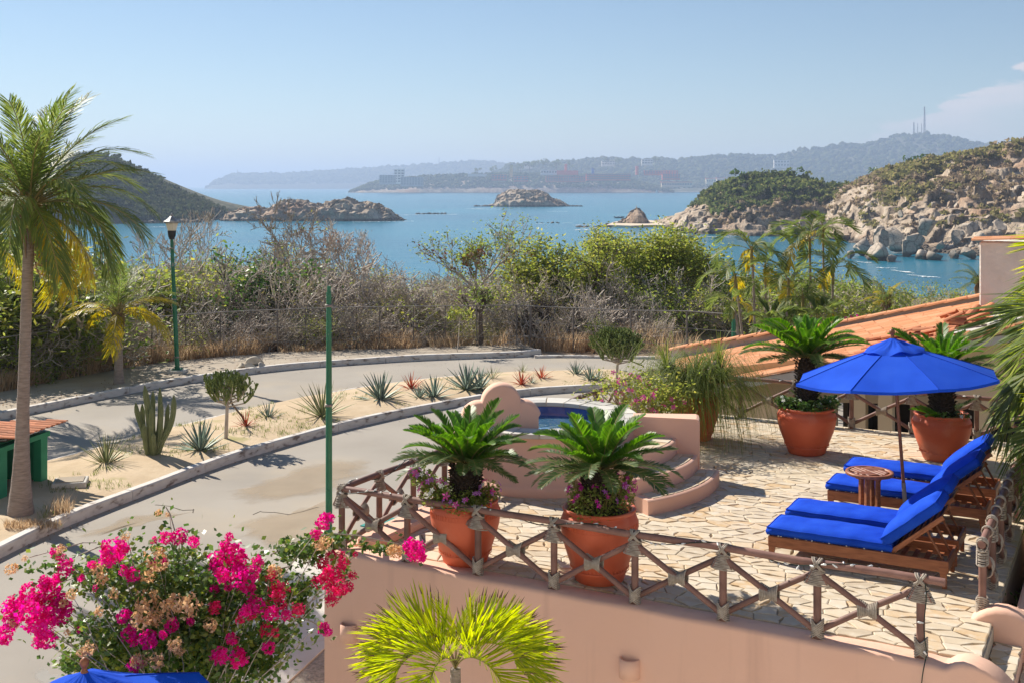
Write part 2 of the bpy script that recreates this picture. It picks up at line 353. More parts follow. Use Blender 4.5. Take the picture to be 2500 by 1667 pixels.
bark_d = M('dark_bark', [(0.3, (0.085, 0.065, 0.05)), (0.7, (0.17, 0.13, 0.10))], 4, 0.9)
leaf_g = M('bush_leaf', [(0.1, (0.105, 0.150, 0.032)), (0.5, (0.18, 0.235, 0.05)), (1.0, (0.33, 0.34, 0.09))], 0.6, 0.5, island=True, trans=0.48)
leaf_d = M('dark_leaf', [(0.1, (0.040, 0.095, 0.020)), (0.6, (0.080, 0.155, 0.032)), (1.0, (0.15, 0.22, 0.05))], 0.6, 0.4, island=True, trans=0.33, spec=0.5)
leaf_y = M('yellow_green_leaf', [(0.1, (0.13, 0.175, 0.035)), (0.5, (0.225, 0.26, 0.055)), (0.85, (0.34, 0.32, 0.075)), (1.0, (0.44, 0.34, 0.08))], 0.5, 0.45, island=True, trans=0.5)
leaf_o = M('olive_leaf', [(0.1, (0.17, 0.16, 0.06)), (0.6, (0.28, 0.26, 0.09)), (1.0, (0.36, 0.28, 0.12))], 0.6, 0.6, island=True, trans=0.3)
leaf_r = M('rusty_leaf', [(0.1, (0.10, 0.035, 0.02)), (1.0, (0.23, 0.08, 0.04))], 1, 0.7, island=True, trans=0.25)
straw = M('dry_grass', [(0.1, (0.30, 0.20, 0.125)), (0.5, (0.46, 0.33, 0.21)), (0.8, (0.56, 0.44, 0.29)), (1.0, (0.64, 0.54, 0.39))], 0.4, 0.9, island=True, trans=0.3)
grass_m = M('grass_blade', [(0.1, (0.085, 0.13, 0.025)), (1.0, (0.22, 0.24, 0.06))], 1, 0.6, island=True, trans=0.35)
boug_leaf = M('bougainvillea_leaf', [(0.1, (0.045, 0.10, 0.022)), (0.5, (0.095, 0.165, 0.035)), (0.85, (0.22, 0.25, 0.04)), (1.0, (0.36, 0.26, 0.06))], 3, 0.4, island=True, trans=0.35, spec=0.45)
bract = M('magenta_bract', [(0.05, (0.50, 0.004, 0.10)), (0.5, (0.66, 0.010, 0.25)), (1.0, (0.74, 0.05, 0.42))], 3, 0.6, island=True, trans=0.42, objrand=0.12, spec=0.15)
bract_r = M('crimson_bract', [(0.05, (0.46, 0.010, 0.05)), (0.6, (0.66, 0.025, 0.15)), (1.0, (0.70, 0.12, 0.22))], 3, 0.6, island=True, trans=0.4, spec=0.15)
bract_t = M('withered_bract', [(0.05, (0.46, 0.25, 0.12)), (0.6, (0.62, 0.42, 0.23)), (1.0, (0.72, 0.54, 0.37))], 3, 0.8, island=True, trans=0.35, spec=0.1)
petal_p = M('pink_petal', [(0.1, (0.62, 0.05, 0.28)), (1.0, (0.72, 0.20, 0.50))], 6, 0.6, island=True, trans=0.35)
petal_v = M('violet_petal', [(0.1, (0.42, 0.10, 0.50)), (1.0, (0.62, 0.28, 0.66))], 6, 0.6, island=True, trans=0.35)
petal_m = M('magenta_petal', [(0.1, (0.40, 0.01, 0.24)), (1.0, (0.55, 0.03, 0.36))], 6, 0.6, island=True, trans=0.35)
petal_w = M('white_petal', [(0.1, (0.7, 0.7, 0.66)), (1.0, (0.8, 0.8, 0.78))], 6, 0.6, island=True, trans=0.35)
# far land
rock_m = M('coast_rock', [(0.25, (0.18, 0.13, 0.09)), (0.42, (0.35, 0.265, 0.185)), (0.56, (0.47, 0.375, 0.275)), (0.75, (0.56, 0.47, 0.37))], 0.09, 0.9, detail=10, bump=0.8, bscale=0.25, dist=1.5, second=(0.03, (0.34, 0.20, 0.115), 0.5, 0.7), rockmarks=True)
boulder_m = M('pale_boulder', [(0.25, (0.30, 0.23, 0.17)), (0.45, (0.44, 0.36, 0.28)), (0.75, (0.56, 0.47, 0.37))], 0.12, 0.9, detail=10, bump=0.5, bscale=0.5, dist=0.6, objrand=0.12, rockmarks=True)
hill_m = M('scrub_hill', [(0.2, (0.045, 0.060, 0.025)), (0.5, (0.085, 0.085, 0.045)), (0.8, (0.15, 0.115, 0.07))], 0.02, 0.95, detail=10, bump=1.0, bscale=0.08, dist=6)
crown_m = M('far_crowns', [(0.05, (0.055, 0.080, 0.025)), (0.5, (0.095, 0.120, 0.038)), (0.8, (0.15, 0.16, 0.05)), (1.0, (0.22, 0.16, 0.10))], 0.15, 0.9, island=True, trans=0.42, spec=.1)
crown_b = M('bare_crowns', [(0.05, (0.19, 0.145, 0.10)), (0.5, (0.28, 0.215, 0.15)), (1.0, (0.24, 0.21, 0.09))], 0.15, 0.95, island=True, trans=0.40, spec=.1)
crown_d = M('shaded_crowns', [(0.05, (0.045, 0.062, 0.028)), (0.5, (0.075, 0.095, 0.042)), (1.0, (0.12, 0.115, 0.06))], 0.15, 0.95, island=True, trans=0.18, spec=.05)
crown_g = M('lush_crown', [(0.05, (0.045, 0.095, 0.022)), (0.5, (0.075, 0.135, 0.028)), (1.0, (0.13, 0.18, 0.04))], 0.3, 0.8, island=True, trans=0.25)
beach_m = M('beach_sand', [(0.3, (0.62, 0.50, 0.36)), (0.7, (0.70, 0.58, 0.43))], 0.05, 0.95)
foam_m = M('surf_foam', [(0.3, (0.78, 0.80, 0.80)), (0.7, (0.84, 0.85, 0.85))], 0.5, 0.9)
# ------------------------------------------------------------------ sea, land, far coast
rng = np.random.default_rng(7); random.seed(7)
def sea_material():
    m = bpy.data.materials.new('sea_water'); m.use_nodes = True; nt = m.node_tree; N = nt.nodes; L = nt.links
    p = N['Principled BSDF']; t = N.new('ShaderNodeTexCoord')
    n0 = N.new('ShaderNodeTexNoise'); n0.inputs['Scale'].default_value = 0.006; n0.inputs['Detail'].default_value = 4; L.new(t.outputs['Object'], n0.inputs['Vector'])
    L.new(ramp(nt, n0.outputs['Fac'], [(0.3, (0.006, 0.125, 0.205)), (0.7, (0.014, 0.190, 0.270))]), p.inputs['Base Color'])
    p.inputs['Roughness'].default_value = 0.22; p.inputs['IOR'].default_value = 1.33
    mp = N.new('ShaderNodeMapping'); mp.inputs['Rotation'].default_value = (0, 0, 0.3); mp.inputs['Scale'].default_value = (0.5, 1.6, 1); L.new(t.outputs['Object'], mp.inputs[0])
    prev = None
    for sc, st, d in ((0.05, 0.5, 1.2), (0.35, 0.65, 0.35)):
        n = N.new('ShaderNodeTexNoise'); n.inputs['Scale'].default_value = sc; n.inputs['Detail'].default_value = 5; L.new(mp.outputs[0], n.inputs['Vector'])
        b = N.new('ShaderNodeBump'); b.inputs['Strength'].default_value = st; b.inputs['Distance'].default_value = d; L.new(n.outputs['Fac'], b.inputs['Height'])
        if prev is not None: L.new(prev, b.inputs['Normal'])
        prev = b.outputs[0]
    L.new(prev, p.inputs['Normal']); return m
obj('sea', npmesh('sea', [(-38000, 60, SEA), (38000, 60, SEA), (38000, 39000, SEA), (-38000, 39000, SEA)], [(0, 1, 2, 3)], sea_material()), kind='structure')

def land_z(X, Y):
    z = np.full_like(X, GZ - 0.03)
    z = z - np.clip((Y - 52) / 40, 0, 1) ** 1.4 * 2.2 - np.clip((Y - 90) / 90, 0, 1) ** 1.3 * 20
    z = z + np.clip((X - 60) / 60, 0, 1) * np.clip((Y - 60) / 120, 0, 1) * 8
    P = np.stack([X.ravel() * 0.12, Y.ravel() * 0.12, np.zeros(X.size)], 1)
    return z + (fbm(P, 3, 5).reshape(X.shape) - 0.5) * 0.9 * np.clip((Y - 51) / 8, 0, 1)
def grid(name, X, Y, Z, mat, smooth=True, **k):
    ny, nx = X.shape; I = np.arange(nx * ny).reshape(ny, nx)
    F = np.stack([I[:-1, :-1], I[:-1, 1:], I[1:, 1:], I[1:, :-1]], -1).reshape(-1, 4)
    return obj(name, npmesh(name, np.stack([X, Y, Z], -1).reshape(-1, 3), F, mat, smooth), **k)
gx, gy = np.meshgrid(np.linspace(-160, 260, 180), np.concatenate([np.linspace(-25, 46, 10), np.linspace(50, 240, 90)]))
grid('ground', gx, gy, land_z(gx, gy), dirt, kind='structure')
def lz(x, y): return float(land_z(np.array([[x]]), np.array([[y]]))[0, 0])

import bmesh
_ico = {}
def ico(sub):
    if sub not in _ico:
        bm = bmesh.new(); bmesh.ops.create_icosphere(bm, subdivisions=sub, radius=1.0)
        _ico[sub] = (np.array([v.co[:] for v in bm.verts]), np.array([[v.index for v in f.verts] for f in bm.faces])); bm.free()
    return _ico[sub]
def crowns(P, rad, squash=0.75, sub=1, jit=0.30):
    """many lumpy crowns as one mesh: positions (n,3), radii (n,)"""
    V0, F0 = ico(sub); n = len(P)
    r = 1 - jit + 2 * jit * rng.random((n, len(V0), 1))
    V = V0[None] * r * np.asarray(rad)[:, None, None]; V[..., 2] *= squash
    V = V + np.asarray(P)[:, None, :]
    F = F0[None] + (np.arange(n) * len(V0))[:, None, None]
    return V.reshape(-1, 3), F.reshape(-1, 3)

def blocky(P, seed=0):
    """angular cells: each cell a tilted plane with its own offset"""
    I = np.floor(P).astype(np.int64); best = np.full(len(P), 9e9); val = np.zeros(len(P))
    for dx in (-1, 0, 1):
        for dy in (-1, 0, 1):
            for dz in (-1, 0, 1):
                c = I + [dx, dy, dz]; h = [_h(c[:, 0], c[:, 1], c[:, 2], seed + 50 + k) for k in range(7)]
                q = c + np.stack(h[:3], 1); D = P - q; d = (D * D).sum(1); v = (h[3] - .5) * 1.4 + D[:, 0] * (h[4] - .5) * 2.2 + D[:, 1] * (h[5] - .5) * 1.2 + D[:, 2] * (h[6] - .5) * 2.2
                m = d < best; best = np.where(m, d, best); val = np.where(m, v, val)
    return val
def hill(name, prof, Yr, front, back, mat, nx=160, ny=60, shape=0.8, rough=0.15, nscale=0.02, seed=1, ridged=False, base=SEA, kind='structure', step=0.0, blocks=None):
    """land rising from the shore (front metres nearer than the ridge) to a ridge whose skyline is prof (pixels) at distance Yr"""
    px = np.array([p[0] for p in prof], float); py = np.array([p[1] for p in prof], float)
    X = np.linspace((px[0] - 1250) / FPX * Yr, (px[-1] - 1250) / FPX * Yr, nx)
    zr = np.interp(X / Yr * FPX + 1250, px, EYE - (py - HOR) * Yr / FPX)
    t = np.linspace(0, 1.6, ny)
    TT, XX = np.meshgrid(t, X, indexing='ij')
    H = np.maximum(zr - base, 0.2)[None]
    fr = front * (0.55 + 0.45 * np.clip(H / H.max(), 0, 1)) if front > 0 else 0 * H
    YY = np.where(TT < 1, Yr - fr * (1 - TT), Yr + back * (TT - 1) / 0.6)
    rise = np.where(TT < 1, np.clip(TT, 0, 1) ** shape, 1 - np.clip((TT - 1) / 0.6, 0, 1) ** 1.6)
    P = np.stack([XX.ravel() * nscale, YY.ravel() * nscale, (rise * H).ravel() * nscale], 1)
    nse = (fbm(P, 6, seed, 0.55, ridged).reshape(XX.shape) - 0.5) * 2
    env = np.clip(TT * 4, 0.25, 1) * np.where(TT > 0.9, np.clip(1 - (TT - 0.9) * 5, 0.15, 1), 1)
    Z = base - 1.0 + rise * (H + 1.0) + nse * rough * np.minimum(H, H.max() * 0.6) * env
    if blocks:   # angular blocks of rock
        B = blocky(np.stack([XX.ravel(), YY.ravel(), Z.ravel()], 1) / blocks[0], seed).reshape(XX.shape); Z = Z + B * blocks[1] * np.clip(TT * 6, .3, 1) * np.where(TT > .95, .3, 1); YY = YY - B[:, ::-1] * 0 - B * blocks[1] * .9
    if step:   # ledges
        Z = Z + (np.round(Z / step) * step - Z) * 0.45
    YY = YY + nse[::-1] * rough * 0.5 * fr
    o = grid(name, XX, YY, Z, mat, smooth=not ridged, kind=kind)
    def sample(n, t0=0.0, t1=1.0, x0=0.0, x1=1.0):
        a = rng.uniform(t0, t1, n) / 1.6 * (ny - 1.001); b = rng.uniform(x0, x1, n) * (nx - 1.001)
        i, j = a.astype(int), b.astype(int); fa, fb = a - i, b - j
        def g(A): return A[i, j] * (1 - fa) * (1 - fb) + A[i + 1, j] * fa * (1 - fb) + A[i, j + 1] * (1 - fa) * fb + A[i + 1, j + 1] * fa * fb
        return np.stack([g(XX), g(YY), g(Z)], 1)
    return o, sample
def wood(name, S, r0, r1, mat, sink=0.2, minh=1.5, cards=0, **k):
    S = S[S[:, 2] > SEA + minh]; S = S.copy(); r = r0 + (r1 - r0) * rng.random(len(S)) ** 2.0 * (0.5 + fbm(S / (r1 * 7), 2, 9)); S[:, 2] += r * (0.5 - sink)
    if cards:   # ragged crowns of leaf-clump faces
        n, m = len(S), cards; d = rng.normal(size=(n, m, 3)); d /= np.linalg.norm(d, axis=2)[..., None]; C = S[:, None, :] + d * r[:, None, None] * np.array([1, 1, .7]) * rng.uniform(.35, 1.0, (n, m, 1))
        a = rng.normal(size=(n, m, 3)) + d * .6; b = np.cross(a, rng.normal(size=(n, m, 3))); a /= np.linalg.norm(a, axis=2)[..., None]; b /= np.linalg.norm(b, axis=2)[..., None]; q = r[:, None, None] * rng.uniform(.22, .48, (n, m, 1))
        V = np.stack([C - a * q, C + b * q * .8, C + a * q, C - b * q * .8], 2).reshape(-1, 3); return obj(name, npmesh(name, V, np.arange(len(V)).reshape(-1, 4), mat, False), kind='stuff', **k)
    V, F = crowns(S, r); return obj(name, npmesh(name, V, F, mat, False), kind='stuff', **k)

crown_o = M('olive_crowns', [(0.05, (0.13, 0.125, 0.05)), (0.5, (0.21, 0.20, 0.075)), (1.0, (0.27, 0.20, 0.12))], 0.15, 0.95, island=True, trans=.42, spec=.1)
# far ranges, farthest first
_, s = hill('far_range', [(540, 466), (545, 455), (556, 441), (571, 430), (625, 426), (691, 428), (745, 424), (850, 417), (959, 410), (1068, 403), (1134, 397), (1195, 397), (1240, 404), (1330, 408), (1700, 420)], 9500, 900, 2500, hill_m, 260, 30, 0.5, 0.10, 0.0015, 3)
wood('far_range_wood', s(3500, 0.1, 1.02), 14, 30, crown_m)
_, s = hill('mountain', [(1180, 440), (1243, 407), (1305, 401), (1395, 395), (1470, 388), (1530, 392), (1614, 388), (1650, 394), (1723, 385), (1795, 381), (1868, 383), (1923, 377), (1941, 369), (1995, 365), (2050, 354), (2105, 355), (2159, 343), (2188, 332), (2232, 328), (2268, 328), (2323, 337), (2377, 348), (2432, 355), (2468, 354), (2540, 358), (2900, 372)], 5600, 1250, 2500, hill_m, 300, 50, 0.9, 0.10, 0.003, 4)
wood('mountain_wood', s(7000, 0.05, 1.02), 9, 19, crown_m)
_, s = hill('hotel_headland', [(855, 472), (886, 458), (904, 448), (930, 444), (977, 438), (1025, 432), (1141, 428), (1230, 424), (1330, 426), (1440, 428), (1530, 438), (1600, 455), (1640, 470)], 4200, 260, 500, rock_m, 220, 34, 0.55, 0.16, 0.01, 5)
wood('headland_wood', s(3600, 0.10, 1.15), 4, 10, crown_m)
_, s = hill('low_coast', [(1560, 458), (1620, 452), (1700, 446), (1800, 440), (1900, 436), (2100, 430), (2300, 436)], 4700, 420, 700, hill_m, 120, 24, 0.6, 0.1, 0.006, 6)
wood('low_coast_wood', s(1800, 0.3, 1.1), 6, 12, crown_m)
# beach of the far bay
b = [at(1600, 471, 4230), at(1730, 470, 4230), at(1850, 468, 4230)]
obj('far_beach', MB().prism([(b[0].x, 4215), (b[2].x, 4215), (b[2].x, 4290), (b[0].x, 4290)], SEA - 1, SEA + 3).mesh('far_beach', beach_m), kind='structure')

_, s = hill('wooded_hill', [(-420, 410), (-200, 396), (0, 404), (60, 400), (138, 392), (203, 377), (240, 379), (283, 397), (327, 421), (363, 441), (400, 460), (436, 477), (483, 493), (520, 510), (540, 531), (556, 551)], 860, 150, 260, hill_m, 240, 70, 0.62, 0.12, 0.02, 8)
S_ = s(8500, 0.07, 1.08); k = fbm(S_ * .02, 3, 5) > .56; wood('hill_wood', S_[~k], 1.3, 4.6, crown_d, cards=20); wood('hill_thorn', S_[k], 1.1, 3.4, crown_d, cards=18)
V = s(500, 0.0, 0.07); V[:, 2] = SEA + rng.uniform(-0.3, 1.2, len(V)); Vv, Ff = crowns(V, rng.uniform(0.8, 2.6, len(V)), 0.6)
obj('shore_boulders', npmesh('shore_boulders', Vv, Ff, boulder_m), kind='stuff')

def islet(name, prof, Y, depth, label, seed, green=0.0, group=None, rough=0.26):
    o, s = hill(name, prof, Y, depth, depth, rock_m, 170, 80, 0.42, rough, 0.09, seed, True, kind=None, blocks=(5.0, 1.5))
    setp(o, label, 'islet', group); 
    if green:
        P = s(int(260 * green), 0.35, 1.25); P = P[P[:, 2] > SEA + 3]; Vv, Ff = crowns(P, rng.uniform(0.5, 1.5, len(P)), 0.6)
        obj('islet_scrub', npmesh('islet_scrub', Vv, Ff, crown_b), o, kind='stuff')
    P = s(220, 0.0, 0.2); P[:, 2] = SEA + rng.uniform(-0.2, 1.0, len(P)); Vv, Ff = crowns(P, rng.uniform(0.5, 1.7, len(P)), 0.6, jit=0.4)
    obj('shore_rocks', npmesh('shore_rocks', Vv, Ff, rock_m), o, kind='stuff')
    return o
islet('islet', [(553, 532), (560, 524), (582, 513), (625, 506), (655, 512), (691, 491), (731, 489), (775, 501), (800, 497), (833, 489), (852, 484), (865, 491), (873, 495), (901, 494), (922, 498), (934, 506), (943, 512), (947, 509), (965, 525), (990, 540)], 835, 34, 'long low brown islet beyond the bare trees, left of the centre of the bay', 11, 1.0)
islet('islet', [(1160, 509), (1206, 499), (1214, 480), (1232, 471), (1246, 465), (1286, 464), (1310, 467), (1334, 473), (1348, 485), (1374, 494), (1392, 504), (1420, 508)], 1400, 50, 'round brown islet with a pale bird stained top in mid bay', 12, 0.6)
islet('islet', [(1478, 556), (1505, 545), (1526, 537), (1538, 518), (1554, 509), (1563, 511), (1577, 532), (1586, 545), (1600, 550)], 735, 16, 'pointed sandy brown rock standing at the end of the spit', 13, 0.0, rough=0.16)
# spit of sand joining the pointed rock to the headland
a0, a1 = gp(1490, 556, SEA), gp(1700, 549, SEA)
pts = [(gp(x, y, SEA).x, gp(x, y, SEA).y) for x, y in ((1480, 555), (1540, 557), (1600, 555), (1650, 556), (1720, 558), (1720, 543), (1650, 541), (1600, 544), (1560, 541), (1500, 547))]
obj('sand_spit', MB().prism(pts, SEA - 1, SEA + 1.3).mesh('sand_spit', beach_m), kind='structure')
# skerries
def skerry(x0, x1, y, n, label):
    a, b = gp(x0, y, SEA), gp(x1, y, SEA); P = np.array([a.lerp(b, t)[:] for t in rng.random(n)]); P[:, 1] += rng.normal(0, 3, n); P[:, 2] = SEA + rng.uniform(-0.5, 0.3, n)
    w = (b - a).length; Vv, Ff = crowns(P, rng.uniform(0.025, 0.09, n) * w, 0.55, jit=0.4); setp(obj('skerry', npmesh('skerry', Vv, Ff, rock_m)), label, 'rocks', None, 'stuff')
skerry(1018, 1088, 523, 22, 'thin black skerry awash between the two islets')
skerry(1312, 1366, 545, 18, 'small black rocks awash below the round islet')
skerry(1405, 1500, 555, 30, 'broken rocks in white surf left of the pointed rock')
skerry(1620, 1720, 569, 34, 'low grey rocks along the foot of the headland')
# surf
def surf(lines, name='surf'):
    Vv, Ff, b = [], [], 0
    for (x0, y0, x1, y1, w) in lines:
        n = max(6, int(abs(x1 - x0) / 3)); a = gp(x0, y0, SEA); c = gp(x1, y1, SEA)
        for i in range(n):
            p = a.lerp(c, (i + rng.random()) / n); L = (c - a).length / n * rng.uniform(0.4, 1.8); d = w * p.y / FPX * 4 * rng.uniform(0.3, 1.3); k = 9
            th = np.linspace(0, 2 * pi, k, endpoint=False); r = rng.uniform(0.5, 1.1, k)
            Vv.append(np.stack([p.x + np.cos(th) * r * L, p.y + rng.normal(0, 1.2) * d + np.sin(th) * r * d, np.full(k, SEA + 0.10 + 0.05 * rng.random())], 1))
            Ff.append(tuple(range(b, b + k))); b += k
    obj(name, npmesh(name, np.concatenate(Vv), Ff, foam_m), kind='stuff')
surf([(330, 556, 545, 553, 1.2), (0, 560, 120, 557, 1.2), (560, 546, 690, 545, .8), (860, 543, 1010, 541, 1.2), (965, 526, 1120, 524, 1.0), (1135, 511, 1245, 512, .9), (1337, 517, 1386, 517, .9),
      (1262, 546, 1276, 546, .8), (1308, 548, 1328, 547, .8), (1372, 545, 1396, 545, .8), (1400, 551, 1480, 548, 1.3), (1402, 562, 1460, 560, 1.6), (1415, 556, 1470, 557, 1.5), (1610, 570, 1700, 577, 1.3), (1690, 578, 1780, 580, 1.5), (1780, 577, 1830, 577, 1.2),
      (2060, 576, 2120, 578, 1.0), (2090, 640, 2130, 643, 1.6), (2140, 655, 2190, 656, 1.6), (2185, 662, 2230, 668, 1.8), (2240, 676, 2290, 678, 2.0), (2215, 672, 2260, 676, 1.6), (830, 473, 1010, 474, .35), (1050, 475, 1240, 476, .35), (1340, 475, 1560, 473, .35), (800, 459, 880, 460, .3), (840, 470, 900, 471, .3), (1150, 510, 1180, 511, .6)])

# right headland, then the boulder cliff
_, s = hill('headland_cliff', [(1640, 566), (1660, 556), (1679, 530), (1723, 505), (1748, 478), (1763, 462), (1795, 445), (1868, 438), (1930, 438), (1970, 446), (1995, 458), (2050, 466), (2123, 458), (2200, 440), (2300, 430)], 640, 80, 160, rock_m, 340, 150, 0.62, 0.14, 0.045, 21, True, step=3, blocks=(5.5, 2.6))
P = s(3600, 0.34, 1.2, 0.13, 1); wood('headland_wood', P, 1.5, 3.6, crown_m, minh=9, cards=26)
P = s(1500, 0.14, 0.7, 0.12, 1); wood('headland_thorn', P, 0.8, 2.1, crown_b, minh=5, cards=22)
_, s2 = hill('right_hillside', [(1985, 610), (2020, 560), (2060, 500), (2123, 452), (2159, 434), (2214, 416), (2275, 398), (2323, 392), (2377, 386), (2450, 366), (2500, 352), (2600, 330), (2800, 318)], 560, 215, 200, rock_m, 360, 190, 0.95, 0.10, 0.04, 22, True, step=2.5, blocks=(8.0, 2.6))
P = s2(10000, 0.30, 1.1, 0.05, 1); b_ = -4 + np.clip((P[:, 0] - 145) / 80, 0, 1.3) * 21 + (fbm(P * .04, 3, 31) - .5) * 26; P = P[(P[:, 2] > b_) | ((rng.random(len(P)) < .10) & (P[:, 2] > SEA + 7))]; k = rng.random(len(P))
k = fbm(P * .025, 3, 61) + rng.normal(size=len(P)) * .05; wood('hillside_thorn', P[k < 0.53], 0.8, 3.0, crown_b, cards=24); wood('hillside_wood', P[k >= 0.53], 1.0, 3.2, crown_o, cards=24)

def boulder_mesh(name, seed, cuts=13, sub=3, mat=None):
    g = np.random.default_rng(seed); V0, F0 = ico(sub); V = V0.copy() * np.array([1.0, 0.8, 0.85])
    for _ in range(cuts):
        n = g.normal(size=3); n /= np.linalg.norm(n); d = g.uniform(0.26, 0.60); h = V @ n - d; V = V - np.outer(np.maximum(h, 0), n)
    V += (fbm(V * 3 + seed, 3, seed)[:, None] - 0.5) * 0.05 * V0
    return npmesh(name, V, F0, mat or boulder_m)
BM = [boulder_mesh('boulder', 40 + i) for i in range(6)]
cliff = struct_empty('boulder_cliff')
hill_deps = bpy.context.evaluated_depsgraph_get()
big = [(2105, 605, 66), (2150, 592, 60), (2185, 575, 70), (2130, 628, 58), (2230, 590, 70), (2260, 560, 52), (2298, 598, 28), (2318, 475, 40), (2340, 500, 30), (2303, 467, 26), (2400, 485, 24), (2430, 494, 24), (2360, 520, 26), (2255, 545, 40), (2200, 520, 26), (2235, 510, 24),
       (2370, 560, 50), (2400, 590, 40), (2345, 575, 44), (2440, 560, 44), (2480, 540, 46), (2420, 520, 30), (2460, 505, 26), (2385, 470, 22), (2280, 500, 30), (2215, 612, 50), (2250, 625, 46), (2290, 630, 44), (2330, 625, 40), (2370, 622, 40), (2410, 630, 40), (2450, 615, 46), (2490, 600, 44), (2175, 640, 30), (2490, 440, 44), (2320, 540, 34), (2290, 525, 32), (2410, 545, 34), (2150, 560, 34), (2075, 625, 26)]
big = [b if b[1] > 540 else (b[0], b[1], b[2] * .75) for b in big]
for i, (x, y, r) in enumerate(big):
    t = min(max((650 - y) / 260, 0), 1); Y = 372 + 190 * t + rng.uniform(-6, 6); p = at(x, y, Y); rr = r * 0.66 * Y / FPX
    obj('boulder', BM[i % 6], cliff, p, (rng.uniform(-.5, .5), rng.uniform(-.6, .2), rng.uniform(0, 6.28)), (rr * 1.15, rr * 1.0, rr * rng.uniform(0.9, 1.25)))
V, F = [], []; b = 0
for (n, t0, t1, r0, r1, x0) in ((1700, 0.0, 0.15, 0.5, 2.0, 0.03), (260, 0.15, 0.5, 0.7, 1.8, 0.06)):
    P = s2(n, t0, t1, x0, 0.8)
    for p in P:
        me = BM[rng.integers(6)]; 
        if 'arr' not in globals(): arr = {}
        if me.name not in arr:
            c = np.empty(len(me.vertices) * 3); me.vertices.foreach_get('co', c)
            # small rocks use a coarse copy
            V0, F0 = ico(1); g = np.random.default_rng(len(arr)); Vc = V0 * np.array([1, .8, .8])
            for _ in range(7):
                nn = g.normal(size=3); nn /= np.linalg.norm(nn); h = Vc @ nn - g.uniform(.3, .62); Vc = Vc - np.outer(np.maximum(h, 0), nn)
            arr[me.name] = (Vc, F0)
        Vc, F0 = arr[me.name]; a = rng.uniform(0, 6.28); Rz = np.array([[cos(a), -sin(a), 0], [sin(a), cos(a), 0], [0, 0, 1]])
        r = rng.uniform(r0, r1); V.append((Vc * r) @ Rz.T + p); F.append(F0 + b); b += len(Vc)
obj('rubble', npmesh('rubble', np.concatenate(V), np.concatenate(F), boulder_m), cliff, kind='stuff')

# trees one can tell apart on the headland skyline
def ordn(x, xs): return ['leftmost', 'second from the left', 'third from the left', 'fourth from the left', 'fifth from the left', 'sixth from the left', 'fifth from the right', 'fourth from the right', 'third from the right', 'second from the right', 'rightmost'][(lambda k, n: k if k < 6 and n - 1 - k > 4 else 10 - (n - 1 - k))(sorted(xs).index(x), len(xs))]
def far_tree(x, y, rpx, Y, label, mat=crown_g, group='trees along the headland skyline', flat=0.7):
    p = at(x, y, Y); r = rpx * Y / FPX; n = 9
    P = rng.normal(size=(n, 3)) * np.array([0.5, 0.5, 0.28]) * r; P[:, 2] += 0.1 * r
    root = thing('tree', label, 'tree', (p.x, p.y, p.z - r), 0, group)
    m = 160; c = P[rng.integers(0, n, m)] + [0, 0, r]; d = rng.normal(size=(m, 3)); d /= np.linalg.norm(d, axis=1)[:, None]; C = c + d * r * .42 * np.array([1, 1, flat]) * rng.uniform(.5, 1, (m, 1))
    a = rng.normal(size=(m, 3)); b = np.cross(a, rng.normal(size=(m, 3))); a /= np.linalg.norm(a, axis=1)[:, None]; b /= np.linalg.norm(b, axis=1)[:, None]; q = r * rng.uniform(.09, .2, (m, 1))
    Vv = np.stack([C - a * q, C + b * q, C + a * q, C - b * q], 1).reshape(-1, 3); obj('crown', npmesh('crown', Vv, np.arange(len(Vv)).reshape(-1, 4), mat), root)
    MB().tube([(0, 0, -4), (0.1 * r, 0, 0.4 * r), (0, 0, r)], [0.1 * r, 0.08 * r, 0.05 * r], 6).build('trunk', bark_d, root)
for (x, y, r) in ((2216, 408, 24), (2250, 398, 26), (2272, 402, 22), (2212, 445, 18), (2262, 432, 22), (2305, 408, 24), (2318, 390, 22), (2172, 452, 18), (2196, 436, 20), (2340, 402, 18), (2350, 385, 14)): far_tree(x, y, r, 590, f'green tree in the hilltop grove on the right, {ordn(x, (2216, 2250, 2272, 2212, 2262, 2305, 2318, 2172, 2196, 2340, 2350))}')
far_tree(2180, 412, 22, 600, 'brown half bare tree in the grove on the right hand hilltop', crown_b)
for (x, y, r) in ((1818, 438, 30), (1870, 432, 26), (1895, 442, 26), (1930, 434, 28), (1968, 440, 24), (1790, 460, 24), (1840, 465, 26), (1910, 468, 28), (2010, 470, 24), (2050, 478, 24), (1775, 482, 16)): far_tree(x, y, r, 640, f'dark spreading tree on top of the rocky headland, {ordn(x, (1818, 1870, 1895, 1930, 1968, 1790, 1840, 1910, 2010, 2050, 1775))}', crown_m if x % 3 else crown_g)
def far_palm(x, ytop, h, Y, label):
    p = at(x, ytop + h, Y); H = h * Y / FPX; root = thing('palm_tree', label, 'palm tree', p, 0, 'palms on the headland skyline'); r = H * 0.42
    MB().tube([(0, 0, -3), (0, 0, H * 0.5), (0.03 * H, 0, H * 0.75)], 0.028 * H, 5).build('trunk', bark_d, root)
    mb = MB()
    for k in range(16):
        a = k * 2.4; e = 0.9 - 1.3 * (k / 16); d = Vector((cos(a) * cos(e), sin(a) * cos(e), sin(e))); n = Vector((-sin(a), cos(a), 0)); c = Vector((0.03 * H, 0, H * 0.75))
        m = c + d * r * 0.55; q = c + d * r + Vector((0, 0, -0.35 * r))
        mb.add([c, m + n * r * .13 - Vector((0, 0, .1 * r)), m, m - n * r * .13 - Vector((0, 0, .1 * r)), q], [(0, 1, 2), (0, 2, 3), (2, 1, 4), (3, 2, 4)])
    mb.build('crown', leaf_d, root)
